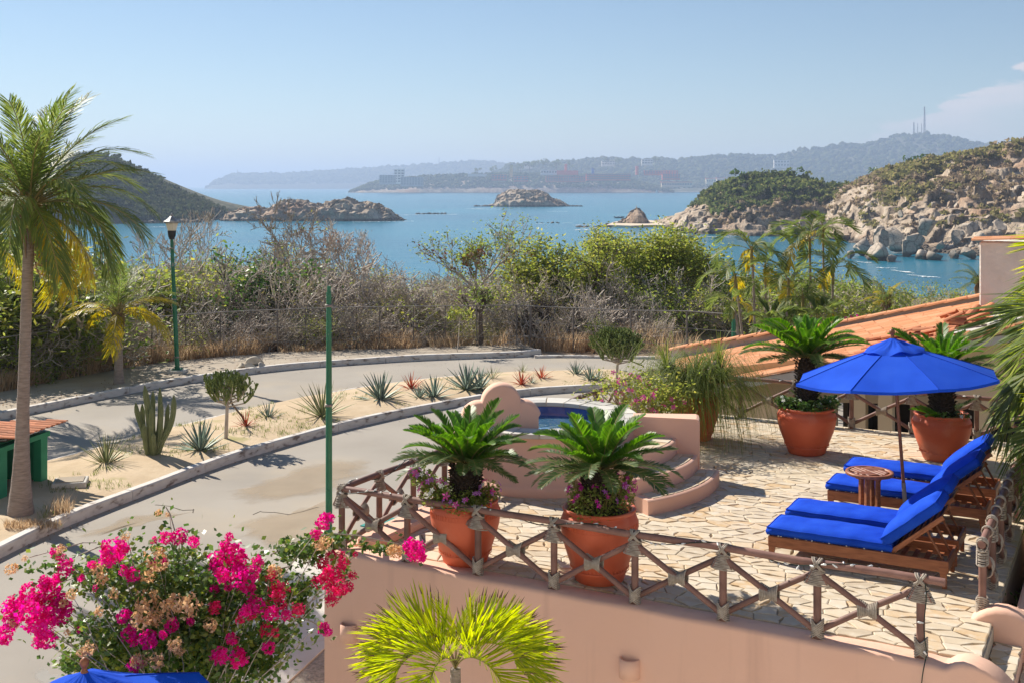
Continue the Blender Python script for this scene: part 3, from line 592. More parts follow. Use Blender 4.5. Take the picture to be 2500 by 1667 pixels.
for (x, y, h) in ((2130, 405, 44), (2208, 395, 48), (2230, 398, 40), (2427, 369, 26), (2095, 432, 26)): far_palm(x, y, h, 600, {2130: 'clear thin palm standing alone left of the hilltop grove', 2208: 'taller palm at the left edge of the hilltop grove', 2230: 'palm rising behind the middle of the hilltop grove', 2427: 'tiny palm on the skyline of the right hillside', 2095: 'small palm low on the headland left of the lone palm'}[x])

# hotel coast: buildings
def blk(root, name, x0, x1, y0, y1, Y, mat, depth=14):
    a, c = at(x0, y1, Y), at(x1, y0, Y)
    return MB().box(((a.x + c.x) / 2, Y + depth / 2, (a.z + c.z) / 2), (c.x - a.x, depth, c.z - a.z)).build(name, mat, root)
bm_w = M('hotel_white', [(0.3, (0.72, 0.68, 0.62)), (0.7, (0.78, 0.74, 0.68))], 0.05, 0.9); bm_g = M('hotel_grey', [(0.3, (0.36, 0.35, 0.33)), (0.7, (0.45, 0.43, 0.41))], 0.05, 0.9)
bm_p = M('hotel_pink', [(0.3, (0.72, 0.11, 0.07)), (0.7, (0.78, 0.15, 0.09))], 0.05, 0.9); bm_y = M('tower_yellow', [(0.3, (0.62, 0.50, 0.14)), (0.7, (0.66, 0.55, 0.18))], 0.05, 0.9)
bm_b = M('tower_blue', [(0.3, (0.03, 0.10, 0.42)), (0.7, (0.04, 0.13, 0.46))], 0.05, 0.9); bm_c = M('hotel_cream', [(0.3, (0.70, 0.56, 0.34)), (0.7, (0.75, 0.62, 0.40))], 0.05, 0.9)
win_m = M('far_window', [(0.3, (0.10, 0.11, 0.12)), (0.7, (0.16, 0.17, 0.18))], 0.05, 0.4)
def building(label, x0, x1, y0, y1, Y, wall, floors=0, bays=0, roof=None, name='hotel_block'):
    if Y < 4200: Y -= 130
    root = thing(name, label, 'building'); blk(root, 'wall', x0, x1, y0, y1 + 4, Y, wall)
    if roof: blk(root, 'roof', x0 - 1, x1 + 1, y0 - 1.6, y0 - .05, Y - 2, roof, 18)
    for f in range(floors):
        h = (y1 - y0) / floors
        for b in range(bays):
            w = (x1 - x0) / bays
            blk(root, 'window', x0 + (b + .15) * w, x0 + (b + .85) * w, y0 + (f + .3) * h, y0 + (f + .8) * h, Y - 0.6, win_m, 1.0)
    return root
building('grey five storey hotel on the tip of the far headland', 926, 966, 428, 447, 3980, bm_g, 4, 6)
building('pale stepped hotel tower behind the grey hotel', 962, 987, 414, 446, 4040, bm_w, 5, 3)
building('grey lower hotel wing right of the stepped tower', 978, 1033, 433, 452, 3960, bm_g, 4, 8)
building('long thin white building on the far ridge', 1142, 1188, 425, 428, 4170, bm_w)
building('low terracotta building left of the yellow tower', 1200, 1237, 427, 438, 4020, bm_p, 2, 5)
building('low pink block right of the yellow tower', 1254, 1290, 431, 441, 4020, bm_p, 2, 4)
building('tall yellow tower on the far shore', 1244, 1252, 403, 430, 4060, bm_y, name='tower')
building('thin red tower on the far shore', 1379, 1385, 401, 420, 4120, bm_p, name='tower')
building('blue tower on the far shore', 1445, 1451, 412, 426, 4080, bm_b, name='tower')
building('pink tower on the far shore', 1553, 1559, 406, 424, 4120, bm_p, name='tower')
building('white low block left of the red tower', 1320, 1360, 416, 424, 4120, bm_w, 1, 6)
building('red roofed hall at the foot of the red tower', 1360, 1412, 417, 424, 4110, bm_p)
building('very long terracotta hotel front, left half', 1333, 1430, 430, 442, 3990, bm_p, 3, 16)
building('very long terracotta hotel front, right half', 1431, 1540, 425, 438, 4010, bm_p, 3, 18)
building('stepped pink hotel right of the pink tower, upper wing', 1573, 1655, 417, 425, 4100, bm_p, 2, 12)
building('stepped pink hotel right of the pink tower, lower wing', 1617, 1660, 425, 436, 4060, bm_p, 3, 7)
building('cream beach club with many arches on the far beach', 1615, 1690, 446, 454, 4180, bm_c, 1, 12, bm_p)
building('cream beach house left of the headland', 1724, 1748, 437, 446, 4400, bm_c, 1, 4, bm_p)
building('long cream villa partly behind the headland', 1750, 1795, 436, 445, 4420, bm_c, 1, 7, bm_p)
building('white hillside house over the blue tower', 1469, 1501, 393, 403, 4700, bm_w, 2, 5)
building('white hilltop house above the pink tower', 1567, 1594, 389, 401, 4750, bm_w, 2, 4)
building('pale house on the wooded ridge by the yellow tower', 1280, 1300, 398, 409, 4800, bm_w, 1, 3)
building('pale quarry coloured villa on the mountain slope', 1890, 1928, 391, 407, 4900, bm_w, 2, 5)
building('tiny white house at the foot of the far range', 831, 836, 449, 453, 8900, bm_w)
for (x, y, r) in ((1270, 408, 12), (1292, 402, 14), (1325, 398, 12), (1358, 400, 13), (1390, 402, 10), (1480, 390, 8), (1510, 392, 8), (1600, 389, 8), (1165, 416, 9), (1205, 412, 9)): far_tree(x, y, r, 4450, f'dark tree on the ridge behind the hotels, {ordn(x, (1165, 1205, 1270, 1292, 1325, 1358, 1390, 1480, 1510, 1600, 1601))}', crown_m, 'trees on the ridge behind the hotels')
# masts
def mast(x, y0, y1, Y, w, label):
    a, c = at(x, y1, Y), at(x, y0, Y); h = c.z - a.z; root = thing('radio_mast', label, 'mast', (a.x, Y, a.z - 6)); h += 6
    mb = MB()
    for k in range(3):
        t = k * 2.094; mb.tube([(w * cos(t), w * sin(t), 0), (w * .35 * cos(t), w * .35 * sin(t), h)], w * 0.30, 4)
    mb.build('leg_frame', rust_m, root); mb = MB()
    for i in range(10):
        z = h * i / 10; ww = w * (1 - .65 * i / 10); P = [(ww * cos(k * 2.094), ww * sin(k * 2.094), z + (h / 20 if k % 2 else 0)) for k in range(4)]; mb.tube(P, w * 0.18, 4, cap=False)
    mb.build('bracing', rust_m, root)
mast(2257, 261, 330, 5600, 5.0, 'tallest thin radio mast on the mountain top')
mast(2231, 299, 330, 5600, 4.0, 'short lattice mast at the left end of the mast group')
mast(2240, 302, 330, 5600, 2.4, 'short mast second from the left on the mountain top')
mast(2250, 302, 330, 5600, 2.4, 'short mast just left of the tallest mast')
mast(1072, 384, 404, 9500, 5.0, 'lone thin mast on the low far range')
mast(580, 414, 432, 9500, 4.0, 'thin beacon on the cliff end of the far range')
# boats
p = gp(1512, 533, SEA); root = thing('boat', 'small dark open motor boat with passengers left of the pointed rock', 'boat', p, 0.1)
mb = MB(); st = [(-3.6, .75, .1, .9), (-1.5, .95, 0, .85), (1.2, .9, 0, .95), (2.8, .5, .1, 1.15), (3.8, .06, .4, 1.35)]
V = []; 
for (x, w, z0, z1) in st: V += [(x, -w, z1), (x, -w * .6, z0), (x, w * .6, z0), (x, w, z1)]
F = [(i * 4 + j, i * 4 + j + 1, i * 4 + j + 5, i * 4 + j + 4) for i in range(4) for j in range(3)] + [(0, 3, 2, 1), (16, 17, 18, 19)]
mb.add(V, F).build('hull', win_m, root)
mb = MB(); mb.box((0.1, 0, 2.1), (2.6, 1.6, .08))
for sx_ in (-1, 1):
    for sy_ in (-1, 1): mb.tube([(.1 + sx_ * 1.1, sy_ * .7, .6), (.1 + sx_ * 1.1, sy_ * .7, 2.1)], .04, 5)
mb.build('awning', bm_w, root)
MB().box((-3.9, 0, .9), (.5, .4, 1.1)).build('outboard_motor', black_p, root)
for k, xx in enumerate((-2.2, -.8, .7, 2.0)): MB().lathe([(0.01, .5), (.22, .6), (.26, 1.1), (.1, 1.35), (.13, 1.5), (.01, 1.65)], 8, (xx, .3 * (-1) ** k, 0)).build('passenger', dark_in if k % 2 else bm_w, root)
p = at(1603, 472, 3900); p.z = SEA; root = thing('sailboat', 'tiny white sailing boat in front of the far beach', 'boat', p, 0.3)
MB().add([(-5, -1.2, 1), (-5, 1.2, 1), (5, 0, 1.4), (-4, 0, -.4), (4, 0, -.2)], [(0, 1, 2), (0, 3, 1), (0, 2, 4, 3), (1, 3, 4, 2)]).build('hull', bm_w, root)
MB().tube([(0.5, 0, 1), (0.5, 0, 13)], .12, 5).build('mast', bm_w, root)
MB().add([(0.4, 0, 2), (0.4, 0, 12.8), (-4.5, .5, 2), (0.7, 0, 2), (0.7, 0, 11), (4.6, -.4, 1.6)], [(0, 1, 2), (3, 5, 4)]).build('sail', bm_w, root)
# ------------------------------------------------------------------ street
def poly_sheet(name, pts, z, mat, **k):
    return obj(name, npmesh(name, [(p[0], p[1], z) for p in pts], [tuple(range(len(pts)))], mat), **k)
def wpx(L, z=GZ): return [gp(x, y, z) for x, y in L]
def extend(P, d0=0, d1=0):
    P = list(P)
    if d0: P.insert(0, P[0] + (P[0] - P[1]).normalized() * d0)
    if d1: P.append(P[-1] + (P[-1] - P[-2]).normalized() * d1)
    return P
def resample(P, step):
    P = [Vector(p) for p in P]; L = [0]
    for a, b in zip(P, P[1:]): L.append(L[-1] + (b - a).length)
    n = max(2, int(round(L[-1] / step)) + 1); out = []
    for s in np.linspace(0, L[-1], n):
        i = min(np.searchsorted(L, s, side='right') - 1, len(P) - 2); t = (s - L[i]) / max(L[i + 1] - L[i], 1e-6); out.append(P[i].lerp(P[i + 1], t))
    return out
def smooth(P, k=2):
    for _ in range(k):
        Q = [P[0]]
        for a, b in zip(P, P[1:]): Q += [a.lerp(b, .25), a.lerp(b, .75)]
        P = Q + [P[-1]]
    return P
near_k = smooth(extend(wpx([(0, 1363), (108, 1309), (217, 1262), (356, 1209), (480, 1160), (600, 1118), (796, 1060), (975, 1018), (1127, 989), (1273, 966), (1400, 956), (1527, 952)]), 9, 1.2))
far_med = smooth(extend(wpx([(120, 1134), (236, 1104), (345, 1071), (454, 1044), (618, 1002), (745, 978), (887, 951), (982, 939), (1076, 927), (1236, 917), (1382, 911), (1465, 911)]), 16, 1.0))
far_k = smooth(extend(wpx([(0, 1025), (91, 1007), (218, 980), (364, 951), (455, 936), (582, 916), (727, 900), (850, 891), (982, 882), (1127, 876), (1273, 872), (1322, 866)]), 16, 0.0))
asph_far = extend(far_k, 0, 0) + [gp(1340, 872, GZ), gp(1465, 874, GZ), gp(1700, 876, GZ), Vector((22, 44, GZ)), Vector((30, 20, GZ)), Vector((10, 6, GZ)), Vector((-30, 6, GZ)), Vector((-45, 20, GZ))]
poly_sheet('road', asph_far, GZ, asphalt, kind='structure')

def kerb(P, side, w=0.2, h=0.2, step=2.6, mat=kerb_m):
    """row of whitewashed kerb stones along P; side=+1 puts the stone to the left of the direction of P"""
    root = struct_empty('kerb')
    Q = resample(P, step)
    fine = 4
    for i in range(len(Q) - 1):
        seg = resample(P, step / fine)
        a = i * fine; S = seg[a:a + fine + 1]
        if len(S) < 2: break
        V, F = [], []
        for j, p in enumerate(S):
            d = (S[min(j + 1, len(S) - 1)] - S[max(j - 1, 0)]).normalized(); n = Vector((-d.y, d.x, 0)) * side
            e = d * (0.008 if j == 0 else (-0.008 if j == len(S) - 1 else 0)); wob = 0.008 * sin(i * 3.1 + j)
            for (o, z) in ((0.0, -.05), (0.012, h * .86), (0.04, h + wob), (w - .03, h + wob), (w, h * .85), (w, -.05)): V.append(p + e + n * o + Vector((0, 0, z)))
        for j in range(len(S) - 1):
            for k in range(5):
                q = (j * 6 + k, j * 6 + k + 1, (j + 1) * 6 + k + 1, (j + 1) * 6 + k); F.append(q if side < 0 else q[::-1])
        F += [tuple(range(6)), tuple(range(len(V) - 6, len(V)))[::-1]]
        obj('kerb_stone', npmesh('kerb_stone', V, F, mat), root)
kerb(near_k, 1, 0.24, 0.22); kerb(far_med, -1, 0.16, 0.14); kerb(far_k, 1, 0.26, 0.22)
tail = smooth(wpx([(1305, 874), (1400, 873), (1470, 875), (1600, 876)])); kerb(tail, 1, 0.2, 0.10)
# sand of the median, gently mounded
Vs, Fs = [], []
A = resample(near_k, 0.8); B = resample(far_med, 0.8); n = 90; m = 14
A = resample(A, sum((a - b).length for a, b in zip(A, A[1:])) / n)[:n]; B = resample(B, sum((a - b).length for a, b in zip(B, B[1:])) / n)[:n]
n = min(len(A), len(B))
for i in range(n):
    for j in range(m):
        t = 0.03 + 0.94 * j / (m - 1); p = A[i].lerp(B[i], t); p.z = GZ + 0.15 + 0.10 * sin(pi * t) + 0.05 * (vnoise([[p.x * .9, p.y * .9, 0]], 3)[0] - .5)
        Vs.append(p)
Fs = np.array([(i * m + j, (i + 1) * m + j, (i + 1) * m + j + 1, i * m + j + 1) for i in range(n - 1) for j in range(m - 1)])
obj('median_sand', npmesh('median_sand', Vs, Fs, sand, True), kind='structure')
def med_z(p): return GZ + 0.2
# far pavement, dusty, up to the fence
fence_base = smooth(extend([gp(x, y, GZ) for x, y in [(0, 962), (185, 925), (364, 893), (545, 875), (727, 865), (850, 860), (1010, 856), (1261, 852), (1294, 853)]], 16, 0))
fin = []
for i, p in enumerate(far_k):
    d = (far_k[min(i + 1, len(far_k) - 1)] - far_k[max(i - 1, 0)]).normalized(); fin.append(p + Vector((-d.y, d.x, 0)) * 0.25)
pav = fin + [q for q in reversed(fence_base)]
V = [(p.x, p.y, GZ + 0.17) for p in fin]; A2 = resample(fin, 1.2)[:60]; 
A2 = resample(fin, sum((a - b).length for a, b in zip(fin, fin[1:])) / 60); B2 = resample(fence_base, sum((a - b).length for a, b in zip(fence_base, fence_base[1:])) / 60)
V = []; n = min(len(A2), len(B2))
for i in range(n):
    for j in range(5): p = A2[i].lerp(B2[i] + (B2[i] - A2[i]).normalized() * 0.8, j / 4); V.append((p.x, p.y, GZ + 0.17 + (0 if j < 4 else -.12)))
obj('pavement', npmesh('pavement', V, np.array([(i * 5 + j, (i + 1) * 5 + j, (i + 1) * 5 + j + 1, i * 5 + j + 1) for i in range(n - 1) for j in range(4)]), walk_m), kind='structure')
# driveway slabs, gravel strip, sandy drifts on the asphalt
drive = struct_empty('driveway')
def slab(pts, z=GZ): 
    P = [gp(x, y, z) for x, y in pts]; c = sum(P, Vector()) / len(P)
    MB().prism([((p - c) * .995 + c)[:2] for p in P], GZ - .05, GZ + 0.03).build('concrete_slab', concrete, drive)
slab([(735, 1345), (830, 1318), (830, 1420), (690, 1420)]); slab([(690, 1420), (830, 1420), (830, 1555), (818, 1562), (640, 1585)][:5]); slab([(640, 1585), (818, 1562), (705, 1667), (640, 1740), (560, 1740), (560, 1640)])
slab([(690, 1420), (640, 1585), (560, 1640), (520, 1640), (600, 1440)])
MB().prism([(p.x, p.y) for p in (gp(822, 1560, GZ), gp(712, 1667, GZ), gp(640, 1745, GZ), gp(900, 1760, GZ), gp(1000, 1560, GZ))], GZ - .05, GZ + .02).build('gravel_strip', gravel_m, kind='structure')
drift_m = M('drifted_sand', [(0.3, (0.40, 0.31, 0.21)), (0.7, (0.50, 0.40, 0.28))], 1.2, 0.95, bump=0.3, bscale=12, dist=0.01)
pale_m = M('pale_patch', [(0.3, (0.42, 0.40, 0.36)), (0.7, (0.50, 0.48, 0.44))], 1.5, 0.95)
crack_m = M('asphalt_crack', [(0.3, (0.05, 0.042, 0.035)), (0.7, (0.09, 0.075, 0.06))], 3, 1.0)
def patch(name, pts, mat, lift):
    P = smooth([gp(x, y, GZ) for x, y in pts] + [gp(*pts[0], GZ)], 2)[:-1]; c = sum(P, Vector()) / len(P); n = len(P)
    Q = [p + Vector((vnoise([[p.x * 3, p.y * 3, 1]], 2)[0] - .5, vnoise([[p.x * 3, p.y * 3, 9]], 2)[0] - .5, 0)) * .5 for p in P]
    V = [p.lerp(c, t) for t in (-.12, .45, 1.0) for p in Q]; V = [(p.x, p.y, GZ + lift) for p in V]
    F = [(k * n + i, k * n + (i + 1) % n, (k + 1) * n + (i + 1) % n, (k + 1) * n + i) for k in (0, 1) for i in range(n)]
    me = npmesh(name, V, F, mat); at_ = me.attributes.new('cover', 'FLOAT', 'POINT'); at_.data.foreach_set('value', [0.0] * n + [1.0] * (2 * n))
    obj(name, me, kind='structure')
for m in (drift_m, pale_m):   # ragged edge: the cover thins out towards the rim
    nt = m.node_tree; N = nt.nodes; A_ = N.new('ShaderNodeAttribute'); A_.attribute_name = 'cover'; tcn = N.new('ShaderNodeTexCoord'); nn = N.new('ShaderNodeTexNoise'); nn.inputs['Scale'].default_value = 2.2; nn.inputs['Detail'].default_value = 9; nn.inputs['Roughness'].default_value = .65
    nt.links.new(tcn.outputs['Object'], nn.inputs['Vector']); ad = N.new('ShaderNodeMath'); ad.operation = 'ADD'; nt.links.new(A_.outputs['Fac'], ad.inputs[0]); nt.links.new(nn.outputs['Fac'], ad.inputs[1])
    mr = N.new('ShaderNodeMapRange'); mr.inputs[1].default_value = .72; mr.inputs[2].default_value = 1.3; mr.inputs[4].default_value = .5; nt.links.new(ad.outputs[0], mr.inputs[0]); tr = N.new('ShaderNodeBsdfTransparent'); mx = N.new('ShaderNodeMixShader')
    nt.links.new(mr.outputs[0], mx.inputs[0]); nt.links.new(tr.outputs[0], mx.inputs[1]); nt.links.new(N['Principled BSDF'].outputs[0], mx.inputs[2]); nt.links.new(mx.outputs[0], N['Material Output'].inputs['Surface'])
patch('sand_drift', [(330, 1262), (420, 1248), (475, 1244), (452, 1262), (380, 1275), (250, 1300), (170, 1318), (240, 1288)], drift_m, .004)
patch('sand_drift', [(620, 1255), (720, 1250), (810, 1200), (830, 1290), (735, 1345), (640, 1340), (560, 1300), (570, 1270)], drift_m, .004)
patch('sand_drift', [(560, 1205), (700, 1150), (850, 1110), (920, 1120), (860, 1180), (700, 1225), (600, 1235)], drift_m, .008)
patch('pale_patch', [(95, 1640), (130, 1632), (190, 1660), (150, 1700), (90, 1690)], pale_m, .004)
for L in ([(380, 1233), (420, 1236), (452, 1246), (475, 1243), (470, 1250)], [(615, 1256), (640, 1248), (668, 1250), (705, 1257), (740, 1248), (775, 1238)]):
    MB().tube([gp(x + random.uniform(-4, 4), y + random.uniform(-1.5, 1.5), GZ + 0.0) for x, y in L for _ in range(2)], 0.009, 5, smooth=False).build('road_crack', crack_m, kind='structure')
tgt = gp(640, 1440, GZ)

MB().box((2, 4.2, GZ - .02), (22, 13.6, .05)).build('forecourt', bounce_forecourt_m, kind='structure')  # unseen pale sheet, added to bounce sunlight up onto the terrace wall
villa = thing('villa', 'pale plastered villa whose balcony looks out over the terrace', 'house', (0, -2.6, GZ))  # added out of view: its sunlit facade fills the shaded wall
MB().box((0, -3, 5.4), (30, 6, 10.8)).build('wall', white_st, villa)
MB().box((0, 1.15, 5.1), (9, 2.3, .22)).build('balcony_slab', white_st, villa)
for x in (-9, -4.5, 4.5, 9): MB().box((x, .03, 2.0), (1.5, .10, 1.5)).build('window', win_m, villa)
# ------------------------------------------------------------------ fence, lamps, hut and small street things
fence = thing('wire_fence', 'rusty wire fence with thin posts along the far pavement', 'fence', (0, 0, 0))
FP = [(-60, 975), (40, 953), (185, 925), (280, 908), (370, 893), (455, 883), (538, 876), (610, 871), (678, 868), (745, 864), (812, 861), (870, 859), (925, 858), (1010, 856), (1086, 855), (1165, 854), (1261, 853), (1294, 855)]
tops = []
for i, (x, y) in enumerate(FP):
    p = gp(x, y, GZ); hh = 1.85; tops.append(p + Vector((0, 0, hh)))
    MB().tube([p - Vector((0, 0, .2)), p + Vector((0.02 * ((i * 7) % 5 - 2), 0, hh))], 0.028 if i < 16 else 0.045, 6).build('post', rust_m, fence)
for (x, y) in ((1400, 858), (1540, 866), (1677, 868), (1800, 880)):
    p = gp(x, y, GZ); tops.append(p + Vector((0, 0, 1.8))); MB().tube([p - Vector((0, 0, .2)), p + Vector((0, 0, 1.8))], 0.04, 6).build('post', rust_m, fence)
MB().tube(tops, 0.022, 6).build('top_rail', wire_m, fence)
mb = MB()
for f in (0.28, 0.62):
    mb.tube([t - Vector((0, 0, 1.8 * (1 - f))) for t in tops], 0.012, 4)
mb.build('wire', wire_m, fence, kind='stuff')
# chain-link diamonds between the posts
mb = MB(); 
for a, b in zip(tops[2:17], tops[3:18]):
    d = b - a; L = d.length; k = int(L / 0.45); up = Vector((0, 0, -1.8))
    for q in range(-4, k):
        for s in (0, 1):
            u0, u1 = q / k, (q + 4) / k
            P = []
            for t in np.linspace(0, 1, 5):
                u = u0 + (u1 - u0) * t
                if 0 <= u <= 1: P.append(a + d * u + up * (t if s else 1 - t))
            if len(P) > 1: mb.tube([P[0], P[-1]], 0.005, 3, cap=False)
mb.build('chain_link', wire_m, fence, kind='stuff')

cap_m = M('lantern_cap_metal', [(0.3, (0.20, 0.19, 0.18)), (0.7, (0.30, 0.29, 0.27))], 5, 0.35, spec=.6)
def lamp_post(base, h, label, lantern=True, r=0.075, lean=0.0):
    root = thing('street_lamp', label, 'street lamp', base, 0, 'green street lamps')
    MB().box((0, 0, .06), (.62, .62, .12), bev=.02).build('plinth', concrete, root)
    mb = MB(); mb.box((0, 0, .135), (.34, .34, .025))
    for a in (-.12, .12):
        for b in (-.12, .12): mb.tube([(a, b, .14), (a, b, .20)], .018, 6)
    mb.build('base_plate', green_paint, root)
    mb = MB(); mb.tube([(0, 0, .14), (lean * .5, 0, h * .5), (lean, 0, h)], [r, r * .93, r * .72], 8, smooth=False); mb.tube([(lean, 0, h), (lean, 0, h + .12)], r * .55, 8)
    mb.build('pole', green_paint, root)
    hb_ = MB().box((0, -r * .93, .95), (.075, .03, .26), bev=.006); hb_.tube([(0, -r * .93 - .014, 1.03), (0, -r * .93 - .03, 1.03)], .012, 6); hb_.build('access_hatch', green_paint, root)
    for zz in (.55, h * .55, h - .28): MB().lathe([(r * 1.0, zz), (r * 1.13, zz + .005), (r * 1.13, zz + .045), (r * .9, zz + .05)], 12, (lean * zz / h, 0, 0)).build('band', wire_m, root)
    if lantern:
        MB().lathe([(.10, 0), (.10, .07), (.13, .09), (.14, .14), (.16, .30), (.15, .32)], 8, (lean, 0, h + .06), smooth=False).build('lantern_base', black_p, root)
        MB().lathe([(.15, .32), (.23, .58), (.22, .60)], 6, (lean, 0, h + .06), smooth=False).build('lantern_glass', glass_l, root)
        MB().lathe([(.24, .58), (.31, .60), (.31, .65), (.22, .70), (.13, .78), (.08, .82), (.05, .84), (.05, .89), (.02, .94), (.001, .95)], 8, (lean, 0, h + .06), smooth=False).build('lantern_cap', cap_m, root)
    return root
p = gp(433, 920, GZ); lamp_post(p + Vector((0, 0, .15)), 4.75, 'tall green lamp post with a black and white lantern on the far pavement', True, .085, -.2)
p = gp(803, 1330, GZ); lamp_post(p, 4.85, 'green lamp post without a lantern in front of the palms and the railing', False, .066)
p = at(1791, 820, 46); p.z = GZ - .2; lamp_post(p, 4.0, 'green pole half hidden in the slender palms behind the tiled roof', False, .085)

# green painted hut with a tiled roof
hp = gp(112, 1196, GZ); hq = gp(10, 1240, GZ); d = (hp - hq); ang = math.atan2(d.y, d.x); Lh = d.length
hut = thing('roofed_hut', 'small green open hut with a clay tile roof behind the palm trunk', 'hut', (hq.x, hq.y, GZ + .15), ang, None, (.93, 1, .74))
def hb(n, c, s, m=hut_green, **k): return MB().box(c, s, bev=.008).build(n, m, hut, **k)
hb('post', (Lh + .02, .08, .72), (.26, .20, 1.44)); hb('post', (-.06, .08, .72), (.30, .20, 1.44)); hb('post', (Lh + .02, 1.3, .72), (.22, .2, 1.44)); hb('post', (-.06, 1.3, .72), (.22, .2, 1.44))
hb('beam', (Lh / 2, .06, 1.52), (Lh + .46, .20, .16)); hb('beam', (Lh / 2, 1.3, 1.60), (Lh + .46, .2, .16))
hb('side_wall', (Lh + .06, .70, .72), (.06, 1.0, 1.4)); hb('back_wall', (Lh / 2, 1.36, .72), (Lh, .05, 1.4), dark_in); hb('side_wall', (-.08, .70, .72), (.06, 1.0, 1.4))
hb('floor_slab', (Lh / 2, .55, .02), (Lh + .5, 1.9, .10), concrete)
for k in range(5): hb('shelf_board', (.16 + k * .24, 1.1, .62), (.16, .03, 1.0), M('hut_board', [(0.3, (.10, .12, .075)), (.7, (.15, .16, .10))], 3) if k == 0 else bpy.data.materials['hut_board'])
# roof: rows of clay tiles falling towards the street
def tile_mesh(name, L=.42, w=.19, t=.014, n=6, mat=None, taper=.86):
    V, F = [], []
    for (x, s) in ((0, 1.0), (L, taper)):
        for k in range(n + 1):
            a = pi * k / n; V.append((x, -cos(a) * w / 2 * s, sin(a) * w * .36 * s))
        for k in range(n + 1):
            a = pi * k / n; V.append((x, -cos(a) * (w / 2 - t) * s, sin(a) * (w * .36 - t) * s - .001))
    m = n + 1
    for k in range(n): F += [(k, k + 1, 2 * m + k + 1, 2 * m + k), (m + k + 1, m + k, 3 * m + k, 3 * m + k + 1), (k + 1, k, m + k, m + k + 1), (2 * m + k, 2 * m + k + 1, 3 * m + k + 1, 3 * m + k)]
    F += [(0, 2 * m, 3 * m, m), (m - 1, 2 * m - 1, 4 * m - 1, 3 * m - 1)]
    me = npmesh(name, V, F, mat); return me
TM = tile_mesh('roof_tile', mat=loose_m)
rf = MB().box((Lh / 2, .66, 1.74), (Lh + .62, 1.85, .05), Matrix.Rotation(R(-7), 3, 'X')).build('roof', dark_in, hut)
for i in range(10):
    for j in range(4):
        x = -.28 + (i + .5) * (Lh + .6) / 10; y = 1.42 - j * .46; z = 1.80 - (.09 if False else 0) + (y - .66) * -math.tan(R(7)) + .012 * (3 - j)
        obj('roof_tile', TM, rf, (x, y, z + .02), (R(1.5), 0, R(-90) + random.uniform(-.03, .03)), (1.2, 0.85, .9))
RM = [boulder_mesh('rock', 70 + i, 6, 3, stone_p) for i in range(3)]
# concrete lid, rocks, twig
p = gp(172, 1186, GZ + .2); lid = thing('concrete_lid', 'square grey concrete inspection lid lying on the sand beside the hut', 'lid', (p.x, p.y, GZ + .12), .25)
MB().box((0, 0, .10), (.72, .62, .24), bev=.015).build('box_rim', concrete, lid); MB().box((0, 0, .228), (.58, .48, .02)).build('cover', walk_m, lid)
for (x, y, s, L) in ((592, 898, .34, 'left of the pale round rocks on the far kerb'), (610, 899, .36, 'rounded pale rock in the middle of the far kerb rocks'), (622, 890, .5, 'largest rounded rock with green moss behind the far kerb'), (638, 898, .26, 'smallest flat rock at the right of the far kerb rocks')):
    p = gp(x, y, GZ + .15); setp(obj('rock', RM[int(s * 100) % 3], None, (p.x, p.y, GZ + .24), (0, 0, s * 9), (s, s * .8, s * .62)), L, 'rock', 'rocks on the far pavement')
p = gp(577, 872, GZ); setp(obj('rock', RM[2], None, (p.x, p.y, GZ + .2), (0, 0, 1), (.6, .4, .4)), 'pale stone half buried in dry grass at the fence foot', 'rock')

# ------------------------------------------------------------------ terrace
U0, U1, V0_, V1 = -8.65, -1.27, 11.36, 21.85
TROT = (0, 0, TA)
ter = obj('terrace', MB().box(((U0 + U1) / 2, (V0_ + .3 + V1) / 2, -1.30), (U1 - U0, V1 - V0_ - .3, 2.556)).mesh('terrace', grout), None, (0, 0, 0), TROT, kind='structure')
# flagstones: irregular long slabs, cut as cells around scattered points
def cells(u0, u1, v0, v1, n, ax=0.55, seed=3, ang=0.0):
    g = np.random.default_rng(seed); ca, sa = cos(ang), sin(ang)
    # relaxed points in a space where the stones are squashed along u
    Wd, Hd = (u1 - u0), (v1 - v0); P = g.random((n * 8, 2)) * [Wd, Hd]; keep = []
    r = 0.80 * math.sqrt(Wd * ax * Hd / n)
    for p in P:
        q = p * [ax, 1]
        if all((q[0] - k[0]) ** 2 + (q[1] - k[1]) ** 2 > (r * g.uniform(.55, 1.1)) ** 2 for k in keep): keep.append(q)
    K = np.array(keep); out = []
    for i, c in enumerate(K):
        poly = [(-0.0, -0.0), (Wd * ax, 0), (Wd * ax, Hd), (0, Hd)]
        d = ((K - c) ** 2).sum(1); o = np.argsort(d)[1:22]
        for j in o:
            m = (K[j] + c) / 2; nn = K[j] - c; new = []
            for a, b in zip(poly, poly[1:] + poly[:1]):
                da = (a[0] - m[0]) * nn[0] + (a[1] - m[1]) * nn[1]; db = (b[0] - m[0]) * nn[0] + (b[1] - m[1]) * nn[1]
                if da <= 0: new.append(a)
                if da * db < 0: t = da / (da - db); new.append((a[0] + (b[0] - a[0]) * t, a[1] + (b[1] - a[1]) * t))
            poly = new
            if len(poly) < 3: break
        if len(poly) < 3: continue
        out.append([(u0 + p[0] / ax, v0 + p[1]) for p in poly])
    return out
TUB = (-8.15, 16.06)
